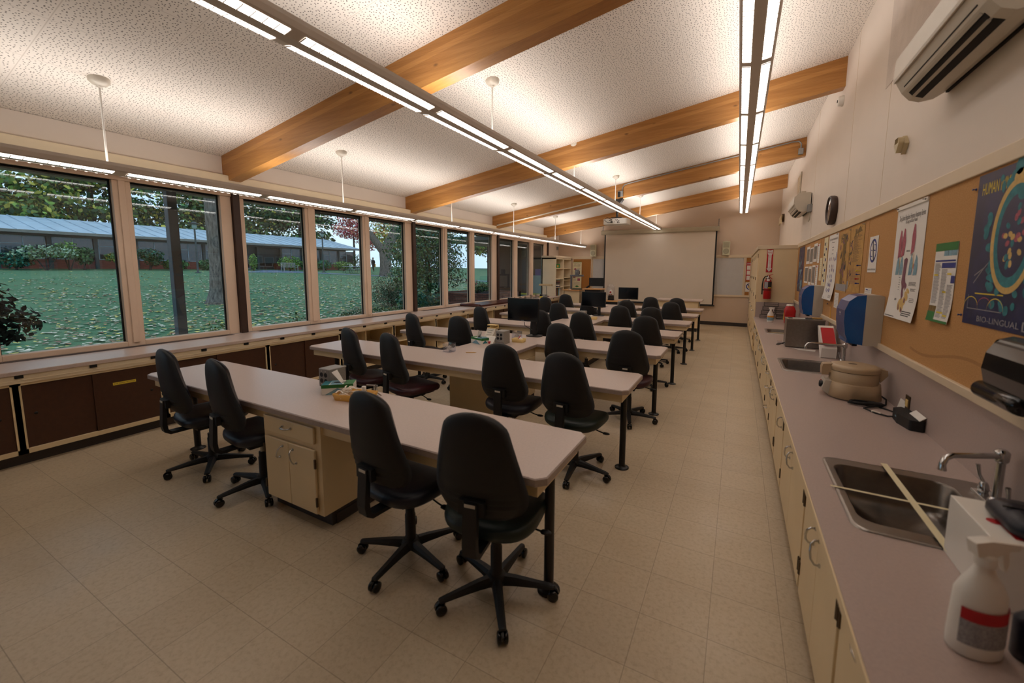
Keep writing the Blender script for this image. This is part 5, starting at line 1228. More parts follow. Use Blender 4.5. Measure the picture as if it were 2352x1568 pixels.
# projection screen
t = thing('projection_screen', 'large pull down projection screen on the far wall', 'projection screen', (-2.4, 13.85, .6))
MB().prism([(13.79, 2.93), (13.80, 2.90), (13.90, 2.90), (13.91, 2.93), (13.91, 3.02), (13.88, 3.045), (13.82, 3.045), (13.79, 3.02)], -4.27, -.59, 'x').build('case', P('screen_case_beige', (176, 166, 142), 0.5, var=0.03), t, bevel=.004)
mb = MB(); x0, x1 = -4.16, -.645
mb.box(x0 + .045, x1 - .045, 13.848, 13.851, .655, 2.905); mb.build('fabric', 'screen', t)
lab(MB().box(x0, x0 + .045, 13.848, 13.851, .64, 2.905).box(x1 - .045, x1, 13.848, 13.851, .64, 2.905).box(x0, x1, 13.848, 13.851, .632, .656).build('border', 'black_metal', t), 'black border strips')
lab(MB().tube([(x0 - .03, 13.85, .615), (x1 + .03, 13.85, .615)], .018, 10).build('weight_bar', 'black_metal', t), 'black bottom bar')
for x in (-4.22, -.62):
    mb = MB()
    for k in range(5 if x < -3 else 8):
        mb.lathe([(.016, -.004), (.020, 0), (.016, .004), (.012, 0)], (x, 13.85, 3.06 + .028 * k), 8, axis='x' if k % 2 else 'y', caps=False)
    mb.tube([(x, 13.85, 3.04), (x, 13.87, 3.27), (x, 13.999, 3.27)], .006, 6); mb.build('hanging_chain', 'galv', t)
for x0, l in ((-4.66, 'cream wall speaker left of the projection screen'), (-.48, 'cream wall speaker right of the projection screen')):
    t = thing('wall_speaker', l, 'speaker', (x0 + .1, YW, 2.17), 'cream wall speakers'); zb = 2.175
    MB().prism([(x0, 13.83), (x0 + .205, 13.83), (x0 + .185, YW - .03), (x0 + .02, YW - .03)], zb, zb + .405, 'z').build('cabinet', 'speaker', t, bevel=.012, seg=3)
    MB().box(x0 + .02, x0 + .185, 13.822, 13.831, zb + .22, zb + .385).build('grille', 'speaker_g', t, bevel=.004)
    MB().lathe([(.082, 0), (.082, -.008), (.06, -.003), (.001, -.006)], (x0 + .1025, 13.831, zb + .115), 24, axis='y').build('woofer', 'speaker_g', t)
    MB().box(x0 + .08, x0 + .12, YW - .03, YW, zb + .15, zb + .25).box(x0 + .07, x0 + .13, 13.86, 13.92, zb + .40, zb + .42).build('bracket', 'offwhite', t)
# corner bookshelf
t = thing('bookshelf', 'tall cream bookshelf in the far left corner', 'bookshelf', (-5.66, 13.25, 0)); XF = -5.41; y0, y1 = 12.56, 13.96
mb = MB().box(-5.92, XF, y0, y0 + .025, 0, 2.10).box(-5.92, XF, y1 - .025, y1, 0, 2.10).box(-5.92, -5.90, y0, y1, 0, 2.10).box(-5.92, XF, 13.245, 13.275, 0, 2.10).box(-5.92, XF, y0, y1, 0, .08).box(-5.92, XF, y0, y1, 2.06, 2.10)
mb.build('carcass', 'cream_pale', t); MB().box(-5.93, XF + .02, y0 - .02, y1, 2.10, 2.17).build('crown_trim', 'trim', t, bevel=.004)
SZ = [[.45, .80, 1.10, 1.38, 1.74], [.45, .80, 1.12, 1.33, 1.42, 1.74]]
for c in range(2):
    a, b = (y0 + .026, 13.244) if c == 0 else (13.276, y1 - .026)
    for z in SZ[c]: MB().box(-5.90, XF - .004, a, b, z, z + .02).build('shelf', 'cream_pale', t)
rng = random.Random(8)
bk = [('navy_p', .03), ('paper', .04), ('photo', .05), ('ink', .035), ('mauve_p', .03), ('olive_p', .04), ('ltblue_p', .035), ('paper', .03), ('post', .04), ('cream_paper', .035)]
BL = ['blue', 'white', 'grey', 'black', 'purple', 'brown', 'pale blue', 'thin white', 'dark brown', 'cream']
def book(x, y, z, m_, th, label, flat=True):
    w, d = .20 + .05 * rng.random(), .26
    if flat: b = MB().box(x - w, x, y - d / 2, y + d / 2, z, z + th)
    else: b = MB().box(x - w, x, y - th / 2, y + th / 2, z, z + d)
    tag(b.build('book', m_), label, 'book', 'books on the corner bookshelf')
z = 1.12
for k in range(7): book(XF - .02 - .02 * rng.random(), 12.85 + rng.uniform(-.04, .04), z, bk[k][0], bk[k][1], '%s book in the lying stack on the corner bookshelf, %s from bottom' % (BL[k], ['first', 'second', 'third', 'fourth', 'fifth', 'sixth', 'seventh'][k])); z += bk[k][1]
for k in range(4): book(XF - .03, 12.72 + .10 * k, .82, bk[(k + 4) % 10][0], .045, '%s upright book on the corner bookshelf, %s from the left' % (BL[(k + 4) % 10], ['first', 'second', 'third', 'fourth'][k]), False)
t = thing('storage_box', 'green box on the top left bookshelf', 'box', (-5.6, 12.9, 1.76)); MB().box(-5.68, -5.45, 12.72, 13.02, 1.76, 1.90).build('box', 'green_p', t); MB().box(-5.449, -5.447, 12.76, 12.86, 1.79, 1.86).build('patch', 'orange', t)
for k, z in enumerate((.822, .90, .98)):
    b = MB().lathe([(.045, 0), (.05, .02), (.03, .05), (.035, .07)], (-5.52, 13.45, z), 14); tag(b.build('black_cup', 'black_gloss'), ['lowest black cup in the stack on the bookshelf', 'middle black cup in the stack on the bookshelf', 'top black cup in the stack on the bookshelf'][k], 'cup', 'stacked black cups on the bookshelf')
t = MB().box(-5.60, -5.45, 13.32, 13.37, .472, .70).build('binder', 'paper'); tag(t, 'white binder upright on the lower right bookshelf', 'binder')
t = thing('wall_sensor', 'small grey wall sensor above the bookshelf', 'sensor', (-5.93, 13.85, 2.4)); MB().box(-5.93, -5.89, 13.80, 13.90, 2.42, 2.54).build('body', 'galv', t, bevel=.006)

# banner, cart, document camera, lectern, monitors
t = thing('roll_up_banner', 'narrow white roll up banner with small photographs', 'banner', (-5.16, 13.9, 1.0))
MB().box(-5.33, -5.00, 13.93, 13.935, 1.03, 1.99).build('sheet', 'cream_paper', t)
mb = MB(); mb.T = frameT((-5.33, 13.9295, 1.03), (1, 0, 0), (0, 0, 1)); w, h = .33, .96
rect(mb, 0, w, 0, .015, 1); rect(mb, 0, w, h - .015, h, 1); put_text(mb, 'FINGERPRINTS OF THE', w / 2, .90, .04, 0, w=.28); put_text(mb, 'BODY TOGETHER', w / 2, .86, .04, 0, w=.24); lines(mb, .03, .3, .80, .83, 2, 0, .006)
disc(mb, .09, .70, .045, .035, 2, .0008); disc(mb, .12, .66, .035, .03, 2, .0009); rect(mb, .18, .27, .53, .63, 3, .0008); rect(mb, .02, .10, .39, .46, 3, .0008); rect(mb, .18, .28, .28, .37, 2, .0008); disc(mb, .23, .58, .02, .03, 2, .001); disc(mb, .06, .42, .02, .02, 2, .001)
for a, b, c, d in ((.16, .31, .66, .75), (.02, .15, .50, .62), (.12, .3, .40, .48), (.02, .16, .28, .36), (.03, .3, .14, .25)): lines(mb, a, b, c, d, 6, 4, .004)
poly(mb, [(.08, .08), (.165, .12), (.25, .08), (.165, .05)], 1, .0008); mb.build('print', ['ink', 'green_p', 'pink_p', 'ink', 'grey_p'], t)
MB().box(-5.34, -4.99, 13.90, 13.96, 1.0, 1.03).build('cassette', 'galv', t); MB().tube([(-5.165, 13.95, 0), (-5.165, 13.95, 1.99)], .01, 6).build('pole', 'galv', t); 
t = thing('teacher_cart', 'cream cart with oak top carrying the document camera', 'cart', (-4.75, 12.4, 0))
MB().box(-4.92, -4.42, 12.15, 12.70, .06, 1.045).build('body', 'cream', t); MB().box(-4.97, -4.39, 12.08, 12.75, 1.045, 1.075).build('top', 'oak', t, bevel=.006); MB().box(-4.90, -4.44, 12.18, 12.68, 0, .06).build('kick_plate', 'kick', t)
t = thing('document_camera', 'grey document camera on the oak topped cart', 'camera', (-4.72, 12.3, 1.075))
MB().box(-4.80, -4.42, 12.16, 12.46, 1.075, 1.10).build('base', 'black_plastic', t, bevel=.006); MB().box(-4.79, -4.70, 12.158, 12.162, 1.078, 1.096).build('badge', 'white', t)
MB().box(-4.79, -4.745, 12.30, 12.36, 1.10, 1.50).build('column', P('camera_grey', (96, 98, 104), 0.5), t, bevel=.006)
MB().box(-4.80, -4.36, 12.28, 12.36, 1.49, 1.545).build('arm', P('camera_grey2', (100, 102, 108), 0.5), t, bevel=.006); MB().box(-4.62, -4.51, 12.26, 12.38, 1.50, 1.71).build('head', P('camera_grey3', (110, 112, 118), 0.5), t, bevel=.012); MB().box(-4.595, -4.535, 12.255, 12.261, 1.62, 1.67).build('panel', 'galv', t)
t = thing('lectern', 'lectern with oak top between the cart and the screen', 'lectern', (-3.95, 12.2, 0))
MB().box(-4.18, -3.70, 11.98, 12.42, .05, 1.10).build('body', 'black_plastic', t)
mb = MB(); mb.prism(rrect(-4.26, -3.66, 11.92, 12.45, .06, 5), 1.10, 1.13, 'z'); mb.build('top', 'oak', t, bevel=.004); MB().box(-4.2, -3.72, 11.95, 12.45, 0, .05).build('base', 'kick', t)
mb = MB().prism(rrect(-3.66, -3.10, 11.95, 12.42, .04, 5), .755, .785, 'z'); mb.build('side_shelf', 'oak', t, bevel=.004); MB().box(-3.66, -3.16, 11.97, 12.40, .67, .755).build('shelf_bracket', 'black_plastic', t)
t = thing('monitor', 'black monitor seen from behind above the lectern', 'monitor', (-4.0, 12.3, 1.13))
MB().box(-4.12, -3.665, 12.18, 12.215, 1.20, 1.46).build('housing', 'black_plastic', t, bevel=.006)
for x in (-4.09, -4.04, -3.75): MB().lathe([(.006, 0), (.005, -.004)], (x, 12.18, 1.335), 8, axis='y').build('screw', 'chrome', t)
mb = MB().tube([(-3.9, 12.22, 1.32), (-4.05, 12.27, 1.26), (-4.25, 12.30, 1.13)], .028, 8); mb.build('arm', 'black_metal', t); MB().box(-4.31, -4.20, 12.24, 12.36, 1.075, 1.14).build('clamp', 'black_metal', t)
t = thing('anatomical_model', 'pale model with red marks under a clear plastic bag', 'model', (-3.42, 12.2, .785))
MB().prism([(-3.50, .785), (-3.33, .785), (-3.345, .93), (-3.485, .93)], 12.14, 12.27, 'y').build('stand', 'black_plastic', t, bevel=.005)
MB().lathe([(.03, .145), (.055, .16), (.062, .21), (.05, .27), (.03, .31), (.004, .325)], (-3.42, 12.2, .785), 20).build('head', 'cotton', t)
for x in (-.04, .03): MB().lathe([(.001, -.006), (.014, 0), (.001, .012)], (-3.42 + x, 12.145, .965), 10, axis='y').build('mark', 'red_p', t)
MB().lathe([(.012, 0), (.03, .004), (.001, .02)], (-3.42, 12.14, 1.03), 10, axis='y').build('mark', 'red_p', t)
mb = MB(); rng = random.Random(3)
mb.rings([[(-3.425 + r * (1 + .12 * math.sin(5 * a + z * 9)) * math.cos(a), 12.2 + r * .8 * (1 + .1 * math.sin(4 * a)) * math.sin(a), .785 + z) for a in [2 * PI * k / 26 for k in range(26)]] for r, z in ((.105, .06), (.115, .14), (.125, .22), (.125, .32), (.11, .41), (.075, .47), (.02, .50))]); mb.build('plastic_bag', 'glass2', t)
t = thing('demonstration_bench', 'cream demonstration counter in front of the projection screen', 'counter', (-1.45, 12.4, 0))
MB().box(-2.02, -.94, 12.10, 12.70, .10, .84).build('body', 'cream', t); MB().box(-2.07, -.85, 12.05, 12.78, .84, .875).build('top', 'lamin', t, bevel=.005); MB().box(-2.0, -.955, 12.12, 12.68, 0, .10).build('kick_plate', 'kick', t); MB().box(-.94, -.93, 12.3, 12.62, .70, .83).build('side_panel', 'galv', t)

def monitor(x0, x1, y, z0, z1, base, label):
    t = thing('monitor', label, 'monitor', (base, y + .03, .755), 'black monitors on the lab benches')
    MB().box(x0, x1, y, y + .03, z0, z1).build('housing', 'black_plastic', t, bevel=.004)
    lab(MB().box(x0 + .012, x1 - .012, y - .0012, y + .001, z0 + .022, z1 - .012).build('display', 'black_gloss', t), 'dark glossy display')
    MB().box((x0 + x1) / 2 - .02, (x0 + x1) / 2 + .02, y - .002, y, z0 + .006, z0 + .012).build('badge', 'grey_p', t)
    MB().prism([(y + .03, z0 + .12), (y + .06, z0 + .12), (y + .075, .77), (y + .045, .77)], base - .028, base + .028, 'x').build('stand', 'black_plastic', t)
    mb = MB().prism(rrect(base - .11, base + .11, y - .03, y + .13, .05, 5), .755, .768, 'z'); mb.build('foot', 'black_plastic', t, bevel=.003)
    MB().tube([((x0 + x1) / 2 + .0, y + .035, z0), ((x0 + x1) / 2 + .01, y + .05, z0 - .07), (base - .03, y + .06, z0 - .13), (base + .03, y + .08, z0 - .19), (base + .06, y + .10, .762)], .0045, 6).build('cable', 'black_plastic', t)
    lab(MB().box((x0 + x1) / 2 + .01, (x0 + x1) / 2 + .08, y - .001, y + .02, z0 - .008, z0).build('port_tab', 'white', t), 'white tabs under the screen')
monitor(-2.905, -2.415, 5.02, .965, 1.285, -2.50, 'nearest black monitor, on the first H shaped bench')
monitor(-2.865, -2.355, 8.02, .935, 1.245, -2.50, 'second black monitor, on the middle H shaped bench')
monitor(-2.86, -2.335, 11.0 - .06, .915, 1.235, -2.58, 'farthest black monitor, in front of the projection screen')

# ------------------------------------------------------------------ things on the benches
B = .755
def outlet_box(x, y, label):
    t = thing('outlet_box', label, 'outlet box', (x, y, B), 'grey outlet boxes on the benches'); w, d, h = .062, .075, .165
    MB().box(x - w, x + w, y - d, y + d, B + .022, B + h).build('case', 'greybox', t, bevel=.007, seg=3); MB().box(x - w + .012, x + w - .002, y - d + .008, y + d - .002, B, B + .024).build('foot', 'greybox', t)
    for dx in (-.027, .020):
        for dz in (.118, .072): MB().lathe([(.0175, 0), (.0175, -.002), (.014, -.0012), (.001, -.001)], (x + dx, y - d, B + dz), 18, axis='y').build('socket', 'black_plastic', t)
    mb = MB()
    for dx in (-.027, .020):
        for dz in (.145, .045): mb.lathe([(.004, 0), (.003, -.002)], (x + dx, y - d, B + dz), 8, axis='y')
    mb.build('screws', 'chrome', t); MB().box(x - .03, x + .02, y - d - .001, y - d, B + .030, B + .034).build('nameplate', 'galv', t)
outlet_box(-2.76, 2.045, 'grey outlet box on the nearest bench behind the tissue box')
outlet_box(-2.60, 4.37, 'grey four socket box on the second bench, left of nearest monitor')
outlet_box(-2.57, 7.27, 'grey four socket box on the middle bench below the second monitor')
outlet_box(-2.60, 10.2, 'grey outlet box on the farthest bench, mostly hidden by chairs')
def tissue(x, y, yaw, label, top=True):
    t = thing('tissue_box', label, 'tissue box', group='green and white tissue boxes')
    MB().box(-.06, .06, -.11, .11, 0, .075).build('carton', 'ltblue_p' if False else 'white', t, bevel=.002)
    mb = MB(); mb.T = frameT((-.06, -.11, .075), (1, 0, 0), (0, 1, 0)); rect(mb, 0, .12, .15, .22, 0); rect(mb, 0, .12, 0, .05, 1); poly(mb, [(0, .05), (.12, .06), (.12, .15), (0, .10)], 2); disc(mb, .06, .12, .02, .05, 3, .0015)
    mb.T = frameT((-.06, -.1102, 0), (1, 0, 0), (0, 0, 1)); rect(mb, 0, .12, .045, .075, 0); poly(mb, [(.02, .01), (.10, .01), (.06, .05)], 1)
    mb.T = frameT((-.0602, .11, 0), (0, -1, 0), (0, 0, 1)); rect(mb, 0, .22, .05, .075, 0); poly(mb, [(.02, 0), (.2, 0), (.11, .05)], 2)
    mb.T = frameT((.0602, -.11, 0), (0, 1, 0), (0, 0, 1)); rect(mb, 0, .22, .05, .075, 0); poly(mb, [(.02, 0), (.2, 0), (.11, .05)], 2)
    mb.build('print', ['green_p', 'teal_p', 'ltblue_p', 'ink'], t)
    mb = MB(); mb.add([(-.02, .03, .073), (.02, .02, .073), (.004, -.05, .155), (-.036, -.02, .165), (-.02, .032, .073), (.02, .022, .073), (.004, -.048, .156), (-.036, -.018, .166)], [(0, 1, 2, 3), (7, 6, 5, 4), (0, 4, 5, 1), (1, 5, 6, 2), (2, 6, 7, 3), (3, 7, 4, 0)]); mb.build('tissue', 'paper', t)
    t.location = (x, y, B); t.rotation_euler.z = R(yaw)
tissue(-2.615, 1.99, -50, 'green and white tissue box in front of the grey box, nearest bench')
tissue(-2.86, 4.24, 70, 'green and white tissue box by the white rack, second bench')
def tray(x, y, w, d, h, mat, yaw, label, name='plastic_tray'):
    t = MB(); o = rrect(-w / 2, w / 2, -d / 2, d / 2, .015, 3); i = rrect(-w / 2 + .006, w / 2 - .006, -d / 2 + .006, d / 2 - .006, .012, 3)
    def sc(p, s, z): return [(a * s, b * s, z) for a, b in p]
    t.rings([sc(o, .9, 0), sc(o, 1, h), sc(i, 1, h), sc(i, .9, .004)], caps=False); t.add(sc(o, .9, 0), [tuple(range(len(o)))[::-1]]); t.add(sc(i, .9, .004), [tuple(range(len(i)))])
    o_ = t.build(name, mat); o_.location = (x, y, B); o_.rotation_euler.z = R(yaw); tag(o_, label, 'tray', 'plastic trays on the benches'); return o_
tray(-2.38, 1.94, .27, .17, .045, 'yel_tray', 12, 'amber plastic tray holding cotton and a small bottle')
rng = random.Random(6); mb = MB()
for k in range(46):
    a = rng.uniform(0, PI); x, y, z = -2.455 + rng.uniform(-.05, .045), 1.925 + rng.uniform(-.05, .05), B + .012 + rng.uniform(0, .055); l = .03
    mb.tube([(x - l * math.cos(a), y - l * math.sin(a), z), (x, y, z + rng.uniform(0, .012)), (x + l * math.cos(a), y + l * math.sin(a), z)], [.004, .006, .004], 5)
tag(mb.build('cotton_balls', 'cotton'), 'heap of pale cotton swabs in the amber tray', 'cotton', kind='stuff')
t = thing('dropper_bottle', 'small translucent bottle with white cap in the amber tray', 'bottle', (-2.315, 1.96, B + .005)); MB().lathe([(.020, 0), (.021, .004), (.021, .055), (.013, .062)], (-2.315, 1.96, B + .005), 18).build('body', plastic_clear('clear_bottle', (226, 210, 190), .5), t); MB().lathe([(.015, .06), (.015, .088), (.013, .09)], (-2.315, 1.96, B + .005), 16).build('cap', 'white', t)
t = thing('plastic_cup', 'clear plastic cup lying on its side in the amber tray', 'cup', (-2.36, 1.89, B + .03)); MB().lathe([(.022, .05), (.030, -.012), (.0285, -.012), (.0205, .048)], (-2.365, 1.905, B + .040), 20, axis='y', caps=False).build('body', plastic_clear('clear_cup', (232, 218, 198), .45), t); MB().lathe([(.006, 0), (.001, .01)], (-2.36, 1.92, B + .03), 8, axis='y').build('dot', 'blue_p', t)
t = thing('spring_clamp', 'small metal clamp behind the translucent bottle', 'clamp', (-2.30, 2.08, B)); mb = MB()
for k in range(6): mb.lathe([(.014, -.002), (.016, 0), (.014, .002), (.012, 0)], (-2.31, 2.06, B + .03 + .009 * k), 10, caps=False)
mb.tube([(-2.31, 2.06, B), (-2.31, 2.06, B + .085)], .004, 6).tube([(-2.31, 2.06, B + .075), (-2.37, 2.03, B + .078)], .006, 6).tube([(-2.31, 2.06, B + .03), (-2.25, 2.055, B + .012)], .005, 6).lathe([(.018, 0), (.018, .005)], (-2.31, 2.06, B), 12); mb.build('body', 'steel', t)
def swabs(x, y, label):
    t = thing('swab_box', label, 'box', (x, y, B), 'clear swab boxes'); s = .052
    for a, b, c, d in ((-s, s, -s, -s + .003), (-s, s, s - .003, s), (-s, -s + .003, -s, s), (s - .003, s, -s, s)): pass
    mb = MB().box(x - s, x + s, y - s, y - s + .003, B, B + .09).box(x - s, x + s, y + s - .003, y + s, B, B + .09).box(x - s, x - s + .003, y - s, y + s, B, B + .09).box(x + s - .003, x + s, y - s, y + s, B, B + .09).box(x - s, x + s, y - s, y + s, B, B + .004)
    mb.build('case', 'glass2', t); MB().box(x - s - .002, x + s + .002, y - s - .002, y + s + .002, B + .09, B + .10).lathe([(.015, 0), (.015, .004)], (x, y, B + .10), 16).build('lid', 'glass2', t)
    mb = MB(); rng = random.Random(int(y * 100))
    for k in range(60):
        a, p = rng.uniform(0, 2 * PI), rng.uniform(-.5, .5); c = Vector((x + rng.uniform(-.022, .022), y + rng.uniform(-.022, .022), B + .018 + rng.uniform(0, .045))); d = Vector((math.cos(a), math.sin(a), p)).normalized() * .018
        mb.tube([c - d, c - d * .8, c + d * .8, c + d], [.003, .0012, .0012, .003], 5)
    mb.build('cotton_swabs', 'cotton', t)
swabs(-2.86, 3.62, 'clear box of cotton swabs on the second bench')
swabs(-2.62, 4.78, 'far clear swab box behind the grey four socket box, second bench')
t = thing('pencil', 'short yellow pencil lying on the second bench', 'pencil', (-2.60, 3.68, B)); MB().tube([(-2.655, 3.655, B + .004), (-2.56, 3.70, B + .004)], .0036, 6).build('shaft', 'pencil', t); MB().tube([(-2.56, 3.70, B + .004), (-2.545, 3.707, B + .004)], [.0036, .0006], 6).build('tip', 'wood_p', t)
t = thing('pipette_rack', 'white stepped plastic rack with a handle on the second bench', 'rack', (-2.86, 4.5, B))
MB().prism([(4.40, B), (4.62, B), (4.60, B + .10), (4.56, B + .155), (4.52, B + .155), (4.50, B + .12), (4.42, B + .05)], -2.93, -2.80, 'x').build('body', 'offwhite', t, bevel=.006)
mb = MB()
for k in range(4): mb.box(-2.90, -2.83, 4.425 + .025 * k, 4.437 + .025 * k, B + .055 + .025 * k, B + .066 + .025 * k)
mb.build('steps', 'white', t)
MB().prism([(4.52, B + .15), (4.60, B + .15), (4.60, B + .20), (4.52, B + .20), (4.52, B + .188), (4.585, B + .188), (4.585, B + .162), (4.52, B + .162)], -2.93, -2.80, 'x').build('handle', 'ltyel_tray', t, bevel=.004)
t = thing('marker_pad', 'white pad with a red and blue stripe in front of the white rack', 'pad', (-2.76, 4.33, B)); MB().prism([(4.25, B), (4.40, B), (4.40, B + .075), (4.33, B + .075)], -2.83, -2.68, 'x').build('body', 'white', t, bevel=.004); MB().box(-2.80, -2.72, 4.248, 4.275, B + .005, B + .03).build('stripe', 'red_p', t)
tray(-2.47, 4.56, .17, .12, .045, 'ltyel_tray', 5, 'pale yellow tray right of the grey box, second bench')
t = MB().tube([(-2.50, 4.56, B + .01), (-2.47, 4.60, B + .075)], .006, 8).build('marker_pen', 'red_p'); tag(t, 'red capped pen standing in the pale yellow tray', 'pen')
t = MB().lathe([(.03, 0), (.035, .02), (.02, .05), (.004, .055)], (-2.44, 4.55, B + .005), 14).build('cotton_wad', 'cotton'); tag(t, 'white cotton wad in the second bench yellow tray', 'cotton')
tray(-2.42, 7.42, .17, .13, .045, 'ltyel_tray', 5, 'pale yellow tray right of the grey box, middle bench')
t = MB().lathe([(.025, 0), (.03, .04), (.018, .07), (.004, .075)], (-2.45, 7.43, B + .005), 14).build('dropper_bottle', 'white'); tag(t, 'white little bottle in the middle bench yellow tray', 'bottle')
t = MB().lathe([(.03, 0), (.032, .09), (.018, .11), (.018, .13)], (-2.18, 10.0, B), 14); 
t = t.build('wash_bottle', 'paper'); tag(t, 'white wash bottle at the farthest bench beside a chair', 'bottle'); t.location.x = -2.25

# ------------------------------------------------------------------ far end of the window worktop
W = .8205
t = thing('examination_pad', 'brown leather examination pad lying on the window worktop', 'pad', (-5.56, 8.9, W))
MB().prism(rrect(-5.83, -5.27, 7.85, 9.95, .03, 4), W, W + .042, 'z').build('cushion', 'leather', t, bevel=.014, seg=3); MB().lathe([(.03, -.28), (.034, -.26), (.034, .20), (.028, .27)], (-5.55, 7.84, W + .034), 14, axis='x').build('roll', 'leather', t)
t = thing('desk_lamp', 'tan desk lamp with a bar shade at the far worktop end', 'lamp', (-5.58, 12.2, W))
MB().lathe([(.10, 0), (.10, .012), (.08, .02), (.02, .022)], (-5.58, 12.2, W), 20, sy=.8).build('base', P('mahogany', (92, 34, 24), 0.3), t); MB().tube([(-5.58, 12.2, W + .02), (-5.585, 12.2, W + .2), (-5.575, 12.18, W + .30), (-5.57, 12.14, W + .34)], .008, 8).build('arm', 'steel', t)
MB().prism([(12.06, W + .36), (12.20, W + .35), (12.20, W + .39), (12.16, W + .42), (12.08, W + .41)], -5.80, -5.36, 'x').build('shade', 'tan_fab', t, bevel=.008)
rng = random.Random(12)
for k, (y, h, l) in enumerate(((9.98, .10, 'nearest thin metal stand on the far window worktop'), (10.3, .12, 'second thin metal stand on the far window worktop'), (10.62, .10, 'third thin metal stand on the far window worktop'), (11.0, .13, 'fourth thin metal stand on the far window worktop'), (11.35, .14, 'metal stand left of the yellow based instrument'))):
    t = thing('ring_stand', l, 'stand', (-5.55, y, W), 'small metal stands on the far window worktop'); MB().box(-5.62, -5.48, y - .05, y + .05, W, W + .012).build('base', 'steel_dark', t); MB().tube([(-5.55, y, W + .01), (-5.55, y, W + h)], .008, 8).build('rod', 'black_metal', t); MB().box(-5.59, -5.50, y - .012, y + .012, W + h * .6, W + h * .6 + .016).build('clamp', 'bronze', t)
t = thing('microscope', 'small black instrument with a yellow base by the desk lamp', 'instrument', (-5.5, 11.62, W)); MB().lathe([(.05, 0), (.055, .03), (.04, .045)], (-5.5, 11.62, W), 18).build('base', 'yel_p', t); MB().lathe([(.04, .045), (.05, .09), (.03, .11)], (-5.5, 11.62, W), 18).build('head', 'black_plastic', t)
t = MB().box(-5.58, -5.42, 11.75, 11.92, W, W + .09).build('tin_box', 'galv'); tag(t, 'small grey box between the yellow based instrument and desk lamp', 'box')

# ------------------------------------------------------------------ projector, conduits
t = thing('projector', 'white ceiling projector hanging from the third beam', 'projector', (-2.57, 9.45, 2.73))
MB().prism(rrect(-2.835, -2.285, 9.28, 9.66, .05, 5), 2.735, 2.86, 'z').build('case', 'white', t, bevel=.01, seg=3)
mb = MB(); rng = random.Random(1)
for k in range(16): x, z = -2.70 + rng.uniform(0, .26), 2.755 + rng.uniform(0, .07); mb.box(x, x + rng.uniform(.012, .035), 9.276, 9.281, z, z + .014)
mb.build('ports', 'black_plastic', t)
MB().tube([(-2.62, 9.27, 2.83), (-2.72, 9.20, 2.88), (-2.79, 9.22, 2.83), (-2.72, 9.25, 2.77), (-2.60, 9.27, 2.765)], .006, 6).build('cable', 'black_plastic', t)
MB().lathe([(.026, 2.86), (.026, 3.20)], (-2.56, 9.46, 0), 14).box(-2.68, -2.44, 9.40, 9.54, 2.86, 2.90).prism([(-2.62, 3.2), (-2.50, 3.2), (-2.42, 3.33), (-2.66, 3.295)], 9.42, 9.56, 'y').build('mount', 'black_metal', t)
MB().lathe([(.045, 0), (.05, .02), (.03, .03)], (-2.38, 9.66, 2.80), 16, axis='y').build('lens', 'black_gloss', t)
bz = lambda x: cz(x) - .335
t = MB().tube([(x, 9.415, bz(x) + .07) for x in (-5.78, -5, -4, -3, -2.72)], .016, 8).build('conduit', 'conduit'); tag(t, 'white surface conduit along the lower edge of the third beam', 'conduit')
t = thing('conduit', 'grey metal conduit along the top of the third beam', 'conduit', (-.7, 9.41, 3.5))
MB().tube([(-2.44, 9.405, bz(-2.44) + .17), (-2.44, 9.405, bz(-2.44) + .24), (-2.40, 9.405, bz(-2.4) + .285)] + [(x, 9.405, cz(x) - .035) for x in (-2.30, -1.5, -.5, .3, .75)] + [(.86, 9.405, cz(.86) - .05), (.90, 9.405, cz(.9) - .10), (.90, 9.405, cz(.9) - .20)], .012, 8).build('tube', 'galv', t)
MB().box(.86, .94, 9.37, 9.425, cz(.9) - .30, cz(.9) - .19).build('end_box', 'galv', t, bevel=.004)
MB().box(-2.53, -2.42, 9.37, 9.425, bz(-2.48) + .05, bz(-2.48) + .17).build('outlet_box', 'galv', t, bevel=.004); MB().box(-2.53, -2.475, 9.34, 9.372, bz(-2.48) + .03, bz(-2.48) + .15).build('plug', 'black_plastic', t)
